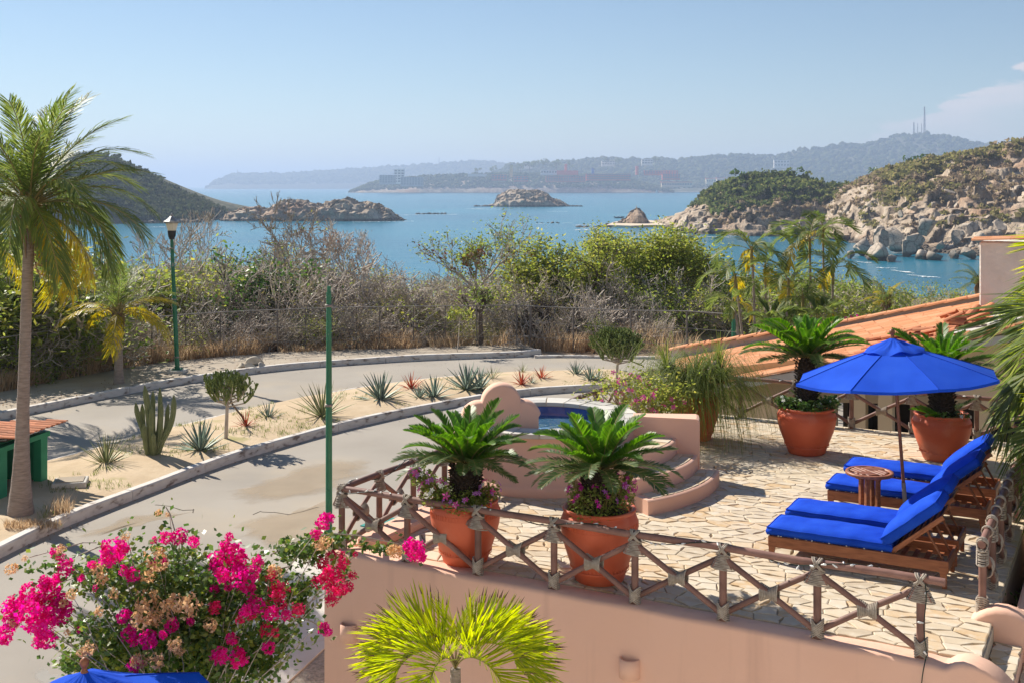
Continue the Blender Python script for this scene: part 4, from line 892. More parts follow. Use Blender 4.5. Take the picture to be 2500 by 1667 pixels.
# shear the cells so that joints run diagonally
SH = 0.45
def shear(p): return (p[0], p[1])
stones = cells(U0 + .12, U1 - .01, V0_ + .32, V1 - .02, 1100, 0.60)
def slab_geo(poly, z0, z1, gap=.006, jag=.03, g=random):
    c = (sum(p[0] for p in poly) / len(poly), sum(p[1] for p in poly) / len(poly)); Q = []
    for a, b in zip(poly, poly[1:] + poly[:1]):
        Q.append(a); L = math.hypot(b[0] - a[0], b[1] - a[1])
        if L > .18:
            t = g.uniform(.35, .65); nx, ny = -(b[1] - a[1]) / L, (b[0] - a[0]) / L; j = g.uniform(-1, .3) * -jag * -1
            Q.append((a[0] + (b[0] - a[0]) * t + nx * abs(j), a[1] + (b[1] - a[1]) * t + ny * abs(j)))
    S = []
    for p in Q:
        d = math.hypot(p[0] - c[0], p[1] - c[1]); k = max(0.3, 1 - gap / max(d, .02)); S.append((c[0] + (p[0] - c[0]) * k, c[1] + (p[1] - c[1]) * k))
    tx, ty = g.uniform(-.012, .012), g.uniform(-.012, .012); n = len(S)
    In = [(c[0] + (p[0] - c[0]) * .93, c[1] + (p[1] - c[1]) * .93) for p in S]
    h = lambda p: z1 + (p[0] - c[0]) * tx + (p[1] - c[1]) * ty
    V = [(p[0], p[1], z0) for p in S] + [(p[0], p[1], h(p) - .005) for p in S] + [(p[0], p[1], h(p)) for p in In]
    F = [(i, (i + 1) % n, n + (i + 1) % n, n + i) for i in range(n)] + [(n + i, n + (i + 1) % n, 2 * n + (i + 1) % n, 2 * n + i) for i in range(n)] + [tuple(range(2 * n, 3 * n))]
    return V, F, c
rest = MB(); sz = []
for poly in stones:
    c = (sum(p[0] for p in poly) / len(poly), sum(p[1] for p in poly) / len(poly)); w = T(*c); ar = abs(sum(a[0] * b[1] - b[0] * a[1] for a, b in zip(poly, poly[1:] + poly[:1]))) / 2
    px = 1250 + FPX * w.x / w.y; py = HOR + FPX * EYE / w.y; seen = 780 < px < 2560 and py < 1700
    sz.append((ar / w.y ** 3 if seen else 0, poly))
sz.sort(key=lambda t: -t[0])
for k, (a, poly) in enumerate(sz):
    V, F, c = slab_geo(poly, -.03, .004 + random.uniform(0, .006))
    if k < 298:
        obj('flagstone', npmesh('flagstone', [(x - c[0], y - c[1], z) for x, y, z in V], F, flag), ter, (c[0], c[1], 0))
    else: rest.add(V, F)
obj('flagstone_paving', rest.mesh('flagstone_paving', flag), ter, kind='stuff')

# front wall with the two scroll humps and the half round wall lights
fw = thing('terrace_wall', 'tall coral plastered wall carrying the terrace, with a scroll hump at its right end', 'wall', (0, 0, 0), TROT)
prof = [(-8.78, .015)] + [(u, .015 + .006 * sin(u * 5)) for u in np.linspace(-8.2, -1.7, 14)] + [(-1.58, -.005), (-1.54, .0), (-1.48, .045), (-1.40, .075), (-1.30, .07), (-1.2, .045), (-1.10, -.01), (-1.0, -.10), (-.88, -.24), (-.7, -.46), (-.4, -.75), (.4, -1.3)]
def scroll_wall(prof, v0, v1, zb, r=.05):
    mb = MB(); n = len(prof)
    rings = [(v0, -r, 0), (v0 + r * .3, -r * .3, 0), (v0 + r, 0, 0), (v1 - r, 0, 0), (v1 - r * .3, -r * .3, 0), (v1, -r, 0)]
    V = []; F = []
    for (u, z) in prof:
        V.append((u, v0, zb)); V += [(u, v, z + dz) for v, dz, _ in rings]; V.append((u, v1, zb))
    k = 8
    for i in range(n - 1):
        for j in range(k - 1): F.append((i * k + j, i * k + j + 1, (i + 1) * k + j + 1, (i + 1) * k + j))
    F = [f[::-1] for f in F]
    mb.add(V, F, True); mb.add(V[:k], [tuple(range(k))]); mb.add(V[-k:], [tuple(range(k))[::-1]]); return mb
scroll_wall(prof, V0_ - .03, V0_ + .31, -2.7).build('wall_body', coral_w, fw)
sd = thing('terrace_wall', 'coral side wall of the terrace facing the street', 'wall', (0, 0, 0), TROT)
MB().box((U0 - .06, 16.7, -1.33), (.24, 10.2, 2.66), bev=.02).build('wall_body', coral, sd)
MB().box((-8.38, 13.05, .06), (.34, 2.75, .13), bev=.03).build('low_kerb', coral, sd)
prof2 = [(-1.50, .0), (-1.47, .02), (-1.42, .07), (-1.34, .12), (-1.25, .15), (-1.15, .155), (-1.05, .13), (-.95, .075), (-.85, -.01), (-.72, -.16), (-.5, -.45), (0, -.9), (.4, -1.2)]
hw = thing('stair_wall', 'short coral wall with a rounded scroll hump behind the corner steps', 'wall', (0, 0, 0), TROT)
scroll_wall(prof2, 12.72, 13.0, -2.7).build('wall_body', coral, hw)
for k, (u, z) in enumerate(((-8.40, -.92), (-4.72, -.62))):
    s = thing('wall_light', ['half round coral wall light at the left end of the terrace wall', 'half round coral wall light low on the middle of the terrace wall'][k], 'wall light', T(u, V0_ - .03, z), TROT, 'half round wall lights')
    mb = MB(); r = .115; mb.lathe([(r - .02, -.10), (r, -.10), (r, .10), (r - .02, .105), (r - .022, .10), (r - .022, -.09)], 14, (0, 0, 0), pi, 2 * pi)
    mb.build('shell', coral, s); MB().lathe([(.01, -.10), (r - .01, -.10), (r - .01, -.085), (.01, -.085)], 14, (0, 0, 0), pi, 2 * pi).build('bottom_plate', coral, s)
    MB().lathe([(.001, .03), (.03, .02), (.034, -.03), (.02, -.08)], 10, (0, -.055, 0)).build('bulb', bulb_m, s)
# corner steps going down to the right
st = struct_empty('corner_steps'); st.rotation_euler = TROT
for i in range(7):
    z = -.17 * i - .0; u = U1 + .275 * i
    if i: 
        MB().box((u - .1375 + .0, 12.05, z - .35), (.275, 1.32, .66)).build('riser_block', coral, st)
        for poly in cells(u - .275, u + .0, 11.70, 12.70, 7, .8, 20 + i):
            V, F, c = slab_geo(poly, z - .03, z + .006); MB().add(V, F).build('tread_stone', flag, st)
# stone apron at street level outside the side rail, turquoise mat
lnd = struct_empty('stone_apron'); lnd.rotation_euler = TROT
A_ = [Matrix.Rotation(-TA, 3, 'Z') @ gp(x, y, GZ) for x, y in ((838, 1340), (1075, 1225))]
ua, ub = min(A_[0].x, A_[1].x) - .3, max(A_[0].x, A_[1].x) + .3
for poly in cells(-10.9, -9.0, min(A_[0].y, A_[1].y) - .5, max(A_[0].y, A_[1].y) + .5, 46, .7, 9):
    V, F, c = slab_geo(poly, GZ - .05, GZ + .035); MB().add(V, F).build('apron_stone', stone_rim, lnd)
tq = M('turquoise_mat', [(0.3, (0.03, 0.26, 0.22)), (0.7, (0.05, 0.32, 0.27))], 3, 0.6)
q = gp(948, 1285, GZ); setp(obj('mat', MB().box((0, 0, .012), (.85, .75, .024)).mesh('mat', tq), None, (q.x, q.y, GZ + .045), TROT), 'flat turquoise mat on the pale stone apron seen through the left railing', 'mat')

# ------------------------------------------------------------------ rope bound railings
def rings(radii_z, n=12, sq=1.0, rr=.011):
    mb = MB()
    for (ru, rv, z, tilt) in radii_z:
        P = [(ru * cos(t), rv * sin(t), z + tilt * cos(t)) for t in np.linspace(0, 2 * pi, n + 1)]
        mb.tube(P, rr, 4, cap=False)
    return mb
HR, RR = .74, .040
skirt = rings([(.048 + .0092 * k, .057, HR - .062 - .0165 * k, .004 * (k % 3 - 1)) for k in range(10)], 14, rr=.0088)
skirt.add([(sx * w, y, z) for y in (-.042, .042) for (sx, w, z) in ((-1, .04, HR - .06), (1, .04, HR - .06), (1, .11, HR - .20), (-1, .11, HR - .20))], [(0, 1, 2, 3)[::-1], (4, 5, 6, 7), (3, 2, 6, 7)])
# the wrap goes over the rail crosswise
for k in range(4):
    s = 1 if k % 2 else -1; a = .02 * (k // 2)
    P = [(s * (.045 * cos(t)) + s * a, .058 * sin(t), HR + .005 + .056 * cos(t + 0)) if False else (s * (.05 - .10 * (0.5 + .5 * cos(t))) + a * s, .052 * sin(t), HR - .015 + .062 * cos(t)) for t in np.linspace(0, 2 * pi, 13)]
    skirt.tube(P, .011, 4, cap=False)
skirt_me = skirt.mesh('rope_binding', rope); skirt_me.materials.append(wood_rail)
_nf = 13 * 4 * 0
for pg in skirt_me.polygons:
    if len(pg.vertices) == 4 and pg.area > .004: pg.material_index = 1
hg = MB()
for k in range(11):
    x = -.085 + .017 * k; r = .046 + .52 * abs(x)
    hg.tube([(x, .062 * sin(t), r * cos(t)) for t in np.linspace(0, 2 * pi, 13)], .010, 4, cap=False)
hg_me = hg.mesh('rope_binding', rope)
ft = MB()
for k in range(5):
    for s in (-1, 1): ft.tube([(.062 * cos(t), .062 * sin(t), .09 + s * (.055 * cos(t)) + (k - 2) * .022) for t in np.linspace(0, 2 * pi, 11)], .009, 4, cap=False)
ft_me = ft.mesh('rope_binding', rope)
post_me = MB().tube([(0, 0, -.03), (0, 0, HR)], RR, 10).mesh('post', wood_rail)
def railing(label, posts, axis, fixed, zb=.02, braces=True, over0=.0, over1=.0, style=0):
    """posts: coordinates along axis ('u' or 'v'), fixed: the other coordinate; local x runs along the rail"""
    o = T(posts[0], fixed, zb) if axis == 'u' else T(fixed, posts[0], zb)
    root = thing('railing', label, 'railing', o, TA if axis == 'u' else TA + pi / 2, 'rope bound pole railings')
    X = [p - posts[0] for p in posts]; L = X[-1]
    MB().tube([(-over0, 0, HR)] + [(x, 0, HR + .008 * sin(x * 3)) for x in np.linspace(.3, L - .3, 8)] + [(L + over1, 0, HR)], RR * .95, 12).build('top_rail', wood_rail, root)
    for i, x in enumerate(X):
        obj('post', post_me, root, (x, 0, 0)); obj('rope_binding', skirt_me, root, (x, 0, 0)); obj('rope_binding', ft_me, root, (x, 0, 0))
        if braces and i < len(X) - 1:
            w = X[i + 1] - x; dv = .028
            for (y, z0, z1) in ((dv, .07, HR - .10), (-dv, HR - .10, .07)):
                MB().tube([(x + .02, y * .6, z0), (x + w / 2, y, (z0 + z1) / 2 + .01), (x + w - .02, y * .6, z1)], RR * .80, 8).build('brace', wood_rail, root)
            obj('rope_binding', hg_me, root, (x + w / 2, 0, (HR - .03) / 2), None, (1, 1, 1.0))
    return root
front_posts = [-8.62, -7.65, -6.67, -5.69, -4.72, -3.74, -2.77, -1.79]
fr_rail = railing('long rope bound pole railing on top of the coral front wall', front_posts, 'u', 11.47, over0=.05, over1=.22)
lf_rail = railing('short rope bound railing from the front corner to the hot tub', [11.47, 12.27, 13.07, 13.87, 14.6], 'v', -8.62, over0=.0)
railing('rope bound railing climbing behind the hot tub towards the far corner', [17.7, 18.4, 19.1, 20.05, 21.0, 21.75], 'v', -8.62)
railing('far rope bound railing in front of the tiled roof house', [-8.62, -7.8, -6.74, -5.68, -4.62, -3.54, -2.45, -1.42], 'u', 21.75)
rr_ = railing('rope bound railing along the right side behind the sun loungers', [12.92, 13.85, 14.8, 15.75, 16.7, 17.65, 18.6, 19.6, 20.6, 21.7], 'v', -1.40, over0=.07)
# loops of rope over the right rail
lp = MB()
for k in range(4): lp.tube([(0.006 * k - .01, .055 * cos(t), HR + .005 + .055 * sin(t)) for t in np.linspace(0, 2 * pi, 13)], .012, 4, cap=False)
lp_me = lp.mesh('rope_loop', rope)
for x in np.arange(.0, 6, .46): obj('rope_loop', lp_me, rr_, (x, 0, 0))
# fairy lights along the front rail
def fairy(label, pts, every=3):
    root = thing('string_lights', label, 'string lights', (0, 0, 0), 0, 'fairy lights on the railings')
    MB().tube(pts, .0055, 5).build('cord', cord_m, root)
    bl = bpy.data.meshes.get('light_bulb') or MB().lathe([(.001, 0), (.007, .004), (.007, .02), (.011, .024), (.011, .05), (.001, .062)], 6).mesh('light_bulb', bulb_m)
    for i in range(1, len(pts) - 1, every): obj('light_bulb', bl, root, pts[i], (random.uniform(0, 6.28), random.uniform(1.2, 2.6), random.uniform(0, 6.28)))
    return root
P = []
for k in range(190):
    u = -8.6 + k * 6.85 / 190; a = u * 4.5; P.append(T(u, 11.47 - .05 * cos(a) - .005, .02 + HR + .048 * sin(a) - .012 * abs(sin(u * 1.7))))
fairy('dark cord of fairy lights wound along the front railing', P, 3)
P = []
for k in range(60):
    v = 11.5 + k * 3.0 / 60; a = v * 5; P.append(T(-8.62 + .05 * cos(a), v, .02 + HR + .05 * sin(a)))
fairy('fairy lights wound on the short left railing', P, 3)
P = [T(-1.74 + .012 * sin(k * .9), 11.40 + .01 * cos(k * 1.3), .02 + HR - .02 - k * .075) for k in range(32)]
P = [p if p.z > .03 else p + Vector((-CU * 0, 0, 0)) + T(0, -.12, 0) for p in P]
fairy('fairy light cord hanging down the right end post and wall', P, 4)
P = []
for k in range(60):
    u = -7.9 + k * 5.4 / 60; a = u * 6; P.append(T(u, 21.75 + .05 * cos(a), .02 + HR + .05 * sin(a)))
fairy('fairy lights wound on the far railing', P, 3)

# ------------------------------------------------------------------ hot tub with steps
tub = thing('hot_tub', 'round coral hot tub with a cloud shaped headboard and curved steps', 'hot tub', T(*TUB, 0), TROT)
tm = M('blue_mosaic', [(0.3, (0.02, 0.06, 0.30)), (0.7, (0.03, 0.10, 0.42))], 14, 0.25, spec=0.5)
RO, RI, ZT = 1.42, 1.07, .88
MB().lathe([(RO + .07, 0), (RO + .08, .10), (RO + .05, .15), (RO, .17), (RO, ZT - .03), (RO - .02, ZT)], 56).build('wall', coral, tub)
MB().lathe([(RI, ZT - .02), (RI, .25), (.01, .22)], 48).build('basin', tm, tub)
for k in range(48):   # band of blue tiles under the rim
    a = 2 * pi * (k + .5) / 48; MB().box((cos(a) * (RI - .006), sin(a) * (RI - .006), ZT - .10), (.012, .142, .10), a, ).build('mosaic_tile', tm, tub)
rim = MB().lathe([(RI - .04, ZT - .03), (RI - .04, ZT + .02), (RO + .05, ZT + .02), (RO + .05, ZT - .03)], 56).build('rim', grout, tub)
na = 22
for k in range(na):
    a0, a1 = 2 * pi * k / na, 2 * pi * (k + 1) / na; rm = random.uniform(1.18, 1.32)
    for (r0, r1) in ((RI - .045, rm - .006), (rm + .006, RO + .055)):
        A0, A1 = a0 + .01, a1 - .01
        poly = [(r0 * cos(A0), r0 * sin(A0)), (r1 * cos(A0), r1 * sin(A0)), (r1 * cos((A0 + A1) / 2), r1 * sin((A0 + A1) / 2)), (r1 * cos(A1), r1 * sin(A1)), (r0 * cos(A1), r0 * sin(A1)), (r0 * cos((A0 + A1) / 2), r0 * sin((A0 + A1) / 2))]
        MB().prism(poly, ZT - .02, ZT + .035 + random.uniform(-.004, .004)).build('rim_stone', stone_rim, rim)
wm = bpy.data.materials.new('tub_water'); wm.use_nodes = True; pb = wm.node_tree.nodes['Principled BSDF']
pb.inputs['Base Color'].default_value = (.10, .28, .42, 1); pb.inputs['Roughness'].default_value = .05; pb.inputs['Transmission Weight'].default_value = .6; pb.inputs['IOR'].default_value = 1.33
n_ = wm.node_tree.nodes.new('ShaderNodeTexNoise'); n_.inputs['Scale'].default_value = 5; bp_ = wm.node_tree.nodes.new('ShaderNodeBump'); bp_.inputs['Strength'].default_value = .5; bp_.inputs['Distance'].default_value = .06
wm.node_tree.links.new(n_.outputs['Fac'], bp_.inputs['Height']); wm.node_tree.links.new(bp_.outputs[0], pb.inputs['Normal'])
MB().lathe([(.001, ZT - .19), (RI, ZT - .19)], 48).build('water', wm, tub)
# headboard: three lobes, thick and rounded, on the near left of the rim
def lobes(n=64):
    P = []
    for i in range(n + 1):
        x = -0.60 + 1.20 * i / n; z = 0
        for (cx, cz, r) in ((0, .36, .30), (-.33, .12, .28), (.33, .12, .28)):
            d = r * r - (x - cx) ** 2
            if d > 0: z = max(z, cz + math.sqrt(d))
        P.append((x, z))
    return P
O = lobes(); hbm = MB(); th = .15; lay = [(-th, .86), (-th * .8, .95), (-th * .45, 1.0), (th * .45, 1.0), (th * .8, .95), (th, .86)]
V = []; nP = len(O)
for (y, s) in lay:
    for (x, z) in O: V.append((x * (1 - (1 - s) * .55), y, z - (1 - s) * .30))
F = [(a * nP + i, a * nP + i + 1, (a + 1) * nP + i + 1, (a + 1) * nP + i) for a in range(len(lay) - 1) for i in range(nP - 1)]
V2 = V + [(x * .93, -th, -.3) for x, z in O] + [(x * .93, th, -.3) for x, z in O]
b0 = len(lay) * nP
F += [(b0 + i, b0 + i + 1, i + 1, i) for i in range(nP - 1)] + [((len(lay) - 1) * nP + i, (len(lay) - 1) * nP + i + 1, b0 + nP + i + 1, b0 + nP + i) for i in range(nP - 1)]
hbm.add(V2, F, True)
hc = Vector((-.17, 17.30, 0)); ho = Matrix.Rotation(-TA, 3, 'Z') @ (hc - T(*TUB, 0))
hbm.build('headboard', coral, tub, loc=(ho.x, ho.y, ZT + .0), rot=(0, 0, -TA + R(8)))
# curved steps
sa0, sa1 = R(-58) - TA, R(-16) - TA
def sector(r0, r1, a0, a1, z0, z1, n=18, bev=.03):
    mb = MB(); mb.lathe([(r0, z0), (r0, z1), (r1 - bev, z1), (r1 - bev * .25, z1 - bev * .35), (r1, z1 - bev), (r1, z0)], n, (0, 0, 0), a0, a1, smooth=False)
    for e in (0, 1):
        a = a1 if e else a0; P = [(r * cos(a), r * sin(a), z) for r, z in ((r0, z0), (r1, z0), (r1, z1 - bev), (r1 - bev * .25, z1 - bev * .35), (r1 - bev, z1), (r0, z1))]
        mb.add(P, [tuple(range(6))[::-1] if e else tuple(range(6))])
    return mb
for i, (r1, z1) in enumerate(((2.72, .21), (2.40, .43), (2.08, .66))):
    aa0 = sa0 - R([2, 2, 6][i])
    stp = sector(1.38, r1, aa0, sa1 + R(2), 0.0, z1).build('step', coral, tub)
    r0 = (2.40, 2.08, 1.46)[i]; n = 9
    for k in range(n):
        A0 = aa0 + R(2.5) + (sa1 - aa0 - R(2)) * k / n; A1 = aa0 + R(2.5) + (sa1 - aa0 - R(2)) * (k + 1) / n; rm = random.uniform(r0 + .1, r1 - .14)
        for (q0, q1) in ((r0 + .01, rm - .006), (rm + .006, r1 - .055)):
            B0, B1 = A0 + .004, A1 - .004
            MB().prism([(q0 * cos(B0), q0 * sin(B0)), (q1 * cos(B0), q1 * sin(B0)), (q1 * cos(B1), q1 * sin(B1)), (q0 * cos(B1), q0 * sin(B1))], z1 - .02, z1 + .008 + random.uniform(0, .005)).build('tread_stone', flag, stp)
bw = sector(1.40, 2.42, sa1 + R(2), sa1 + R(12), 0, .96, 6, .05).build('end_block', coral, tub)

# ------------------------------------------------------------------ terracotta pots
def pot_prof(R0, H): 
    P = [(.60, 0), (.63, .02), (.70, .14), (.80, .30), (.905, .47), (.975, .62), (1.0, .74), (.985, .84), (.93, .915), (.88, .935), (.93, .955), (.955, .98), (.93, 1.0), (.86, .995), (.83, .96), (.83, .86)]
    return [(r * R0, z * H) for r, z in P]
POTS = [((-.56, 13.75), .42, .76, 'terracotta pot with the left cycad by the front railing'), ((1.0, 13.12), .445, .83, 'terracotta pot with the magenta flowers by the front railing'), ((4.97, 19.35), .485, .78, 'sunlit terracotta pot in front of the far railing'),
        ((7.08, 18.9), .465, .76, 'terracotta pot behind the blue parasol pole'), ((3.27, 20.4), .42, .80, 'terracotta pot under the hanging grassy leaves beside the hot tub')]
for (xy, r, h, L) in POTS:
    root = thing('planter_pot', L, 'pot', (xy[0], xy[1], .01), random.uniform(0, 6), 'big terracotta pots')
    mb = MB().lathe(pot_prof(r, h), 48); mb.lathe([(.01, .004), (r * .6, .004)], 24); mb.build('body', terracotta, root)
    nb = MB()
    for (zz, rr, hh, n) in ((.79, .992, .055, 70), (.215, .748, .04, 52)):
        for k in range(n):
            a = 2 * pi * k / n; nb.box((rr * r * cos(a), rr * r * sin(a), zz * h), (.012, .014, hh), a)
        nb.lathe([(rr * r * (1.0 if zz > .5 else 1.02), (zz - .05) * h), (rr * r * 1.012 + .003, (zz - .04) * h), (rr * r * 1.01 + .002, (zz - .032) * h)], 48)
    nb.build('notched_band', terracotta, root)
    MB().lathe([(.001, .90 * h), (r * .5, .905 * h), (r * .84, .88 * h)], 24).build('soil', soil, root)

# ------------------------------------------------------------------ parasols, loungers, table
def parasol(label, loc, Rr=1.33, zr=1.97, za=2.46, rz=0.0, pole_z=0.0, n=8, tilt=(0, 0)):
    root = thing('parasol', label, 'parasol', loc, rz, 'blue parasols'); root.rotation_euler = (tilt[0], tilt[1], rz)
    def canopy(r0, r1, za_, zr_, sag, hem, nn=8):
        V, F = [], []; m = nn
        for k in range(n * 4):
            a = 2 * pi * k / (n * 4); kk = (k % 4) / 4; s = 1 - cos(pi / n) / max(cos(pi / n - abs(kk * 2 - 1) * pi / n + 0), .5) if False else 0
            loc_r = cos(pi / n) / cos((kk - .5) * 2 * pi / n)
            for i in range(m + 1):
                t = i / m; r = r0 + (r1 - r0) * t; rad = r * (loc_r * t + (1 - t)); z = za_ + (zr_ - za_) * (t ** 1.12)
                z -= sag * sin(pi * kk) * t * (1 - .35 * t) ; V.append((rad * cos(a), rad * sin(a), z))
            V.append((rad * cos(a) * 1.003, rad * sin(a) * 1.003, z - hem))
        q = m + 2; N = n * 4
        for k in range(N):
            for i in range(q - 1): F.append((k * q + i, k * q + i + 1, ((k + 1) % N) * q + i + 1, ((k + 1) % N) * q + i))
        return MB().add(V, F, False)
    canopy(.20, Rr, za - .10, zr + .02, .045, .035).build('canopy', canopy_m, root)
    for k in range(n):   # seams between the panels
        a = 2 * pi * k / n; P = []
        for i in range(9):
            t = i / 8; P.append(((.20 + (Rr - .20) * t) * cos(a), (.20 + (Rr - .20) * t) * sin(a), za - .10 + (zr + .02 - za + .10) * t ** 1.12 + .004))
        MB().tube(P, .0055, 4).build('seam', blue, root)
    # gathered vent cap on top
    V, F = [], []; m = 9; N = 64
    for k in range(N):
        a = 2 * pi * k / N
        for i in range(m + 1):
            t = i / m; r = .03 + .355 * t; w = .014 * sin(a * 8 + 3 * t) * t + .010 * sin(a * 19 + 5 * t) * sin(pi * t) + .018 * sin(a * 5 + 1) * t * t
            V.append((r * cos(a), r * sin(a), za + .035 - .155 * t ** .9 + w - (.012 if i == m else 0)))
    for k in range(N):
        for i in range(m): F.append((k * (m + 1) + i, k * (m + 1) + i + 1, ((k + 1) % N) * (m + 1) + i + 1, ((k + 1) % N) * (m + 1) + i))
    MB().add(V, F, True).build('vent_cap', canopy_m, root)
    MB().tube([(0, 0, pole_z), (0, 0, za)], .022, 12).build('pole', teak, root)
    MB().lathe([(.02, za - .02), (.034, za + .03), (.022, za + .055), (.022, za + .075), (.038, za + .10), (.036, za + .13), (.015, za + .155), (.001, za + .158)], 14).build('finial', teak, root)
    MB().tube([(0, 0, pole_z), (0, 0, pole_z + .62)], .027, 12).build('pole_sleeve', wire_m, root)
    hub = MB().lathe([(.024, zr - .1), (.06, zr - .1), (.06, zr - .03), (.024, zr - .03)], 12).build('hub', teak, root)
    for k in range(n):
        a = 2 * pi * k / n
        MB().tube([(.05 * cos(a), .05 * sin(a), za - .10), (Rr * .97 * cos(a), Rr * .97 * sin(a), zr - .0)], .010, 5).build('rib', teak, root)
        MB().tube([(.05 * cos(a), .05 * sin(a), zr - .07), (Rr * .52 * cos(a), Rr * .52 * sin(a), (za + zr) / 2 - .05)], .009, 5).build('strut', teak, root)
    MB().lathe([(.001, pole_z + .0), (.24, pole_z + .0), (.24, pole_z + .05), (.05, pole_z + .10), (.045, pole_z + .22), (.03, pole_z + .22)], 20).build('base', black_p, root)
    return root
pp = Vector((5.15, 14.95, .012))
parasol('big open blue parasol over the sun loungers', pp, rz=R(22.5) + .06 + R(22.5), tilt=(R(-4.5), 0))
qp = at(206, 1650, 9.4)
parasol('blue parasol whose gathered top shows at the bottom left below the bougainvillea', (qp.x, qp.y, qp.z - 2.46), rz=.3, tilt=(0, 0))

def cushion(L, Wd, H, puff=.02, n=18, m=9):
    V, F = [], []
    top = {}; 
    def rnd(x, L): e = min(x, L - x); return 1 - max(0, 1 - e / .06) ** 2 * .35
    for i in range(n + 1):
        for j in range(m + 1):
            x, y = L * i / n, Wd * (j / m - .5); b = sin(pi * i / n) ** .35 * cos(pi * (j / m - .5)) ** .35 if 0 < i < n and 0 < j < m else 0
            V.append((x, y, H * .78 + H * .22 * b + puff * b + .004 * sin(9 * x + 5 * y) * cos(7 * y - 4 * x) + .002 * sin(23 * x + 13 * y)))
    k = (n + 1) * (m + 1)
    V += [(x, y, H * .16 - .0 * z) for x, y, z in V]
    idx = lambda i, j: i * (m + 1) + j
    for i in range(n):
        for j in range(m): F += [(idx(i, j), idx(i + 1, j), idx(i + 1, j + 1), idx(i, j + 1)), (k + idx(i, j), k + idx(i, j + 1), k + idx(i + 1, j + 1), k + idx(i + 1, j))]
    ed = [idx(i, 0) for i in range(n)] + [idx(n, j) for j in range(m)] + [idx(i, m) for i in range(n, 0, -1)] + [idx(0, j) for j in range(m, 0, -1)]
    # bulging side
    mid = {}
    for e in ed:
        x, y, z = V[e]; ox = -.014 if x < 1e-6 else (.014 if x > L - 1e-6 else 0); oy = -.014 if y < -Wd / 2 + 1e-6 else (.014 if y > Wd / 2 - 1e-6 else 0)
        mid[e] = len(V); V.append((x + ox, y + oy, H * .47))
    for a, b in zip(ed, ed[1:] + ed[:1]): F += [(b, a, mid[a], mid[b]), (mid[b], mid[a], k + a, k + b)]
    mb = MB().add(V, F, True); mb.edge = [Vector(V[e]) + Vector((0, 0, .002)) for e in ed + ed[:1]]; return mb
def lounger(label, u, v, hinge=1.42, backang=40):
    root = thing('sun_lounger', label, 'sun lounger', T(u, v, .012), TROT, 'teak sun loungers with blue cushions')
    Wd, L, ZS = .64, 2.04, .30
    for y in (-Wd / 2, Wd / 2): MB().box((L / 2, y, ZS - .06), (L, .032, .13), bev=.005).build('side_rail', teak, root)
    for x in (.016, L - .016): MB().box((x, 0, ZS - .06), (.032, Wd - .034, .12), bev=.005).build('end_rail', teak, root)
    for x in (.05, L - .07):
        for y in (-Wd / 2 + .0, Wd / 2 - .0): 
            V = []; 
            for (z, w) in ((ZS - .07, .085), (0, .045)):
                x0 = x - .04; V += [(x0, y - .021, z), (x0 + w, y - .021, z), (x0 + w, y + .021, z), (x0, y + .021, z)] if x < 1 else [(x0 + .09 - w, y - .021, z), (x0 + .09, y - .021, z), (x0 + .09, y + .021, z), (x0 + .09 - w, y + .021, z)]
            MB().add(V, [(0, 1, 2, 3), (7, 6, 5, 4), (0, 4, 5, 1), (1, 5, 6, 2), (2, 6, 7, 3), (3, 7, 4, 0)]).build('leg', teak, root)
    for i in range(13): MB().box((.09 + i * .10, 0, ZS - .005), (.07, Wd - .05, .018)).build('slat', teak, root)
    for i in range(4): MB().box((1.50 + i * .13, 0, ZS - .085), (.055, Wd - .05, .018)).build('slat', teak, root)
    bk = bpy.data.objects.new('backrest', None); COL.objects.link(bk); bk.parent = root; bk.location = (hinge, 0, ZS + .01); bk.rotation_euler = (0, -R(backang), 0)
    for y in (-Wd / 2 + .05, Wd / 2 - .05): MB().box((.36, y, 0), (.74, .03, .055), bev=.004).build('back_rail', teak, bk)
    for i in range(7): MB().box((.08 + i * .10, 0, .012), (.07, Wd - .13, .016)).build('back_slat', teak, bk)
    a = R(backang); e = Vector((hinge + .48 * cos(a), 0, ZS + .48 * sin(a)))
    for y in (-Wd / 2 + .09, Wd / 2 - .09): MB().tube([(e.x, y, e.z), (e.x + .20, y, ZS - .06)], .016, 5).build('prop_bar', teak, root)
    c1 = cushion(hinge + .02, Wd - .02, .135); o1 = c1.build('seat_cushion', blue, root, loc=(-.02, 0, ZS - .012)); MB().tube(c1.edge, .0075, 5, cap=False).build('piping', blue, o1)
    c2 = cushion(.78, Wd - .03, .165, .045); o2 = c2.build('back_cushion', blue, root, loc=(hinge - .035, 0, ZS + .045), rot=(0, -a, 0)); MB().tube(c2.edge, .0075, 5, cap=False).build('piping', blue, o2)
    for k in range(7): MB().lathe([(.001, 0), (.010, .002), (.010, .008), (.001, .010)], 6).build('cushion_tie', white_p, root, loc=(.12 + k * .2, -Wd / 2 + .008, ZS + .01), rot=(R(90), 0, 0))
    return root
lounger('front sun lounger with bright blue cushions, nearest the front railing', -3.86, 13.88)
lounger('second sun lounger, pushed against the front one', -3.86, 14.74)
lounger('third sun lounger, just behind the round wooden table', -3.72, 16.30)
lounger('farthest sun lounger, beside the big pot under the parasol', -3.72, 17.42)
tp = T(-3.52 + .0, 15.62, .012); k_ = (2123 - 1250) / FPX; 
tb = thing('side_table', 'round parquet topped wooden side table by the parasol pole', 'table', (k_ * 15.1, 15.1, .012), .35)
ZB = .74; Rt = .305
MB().lathe([(Rt - .06, ZB - .045), (Rt, ZB - .04), (Rt + .004, ZB - .015), (Rt - .004, ZB), (Rt - .045, ZB + .001), (Rt - .05, ZB - .02)], 40).build('rim', teak, tb)
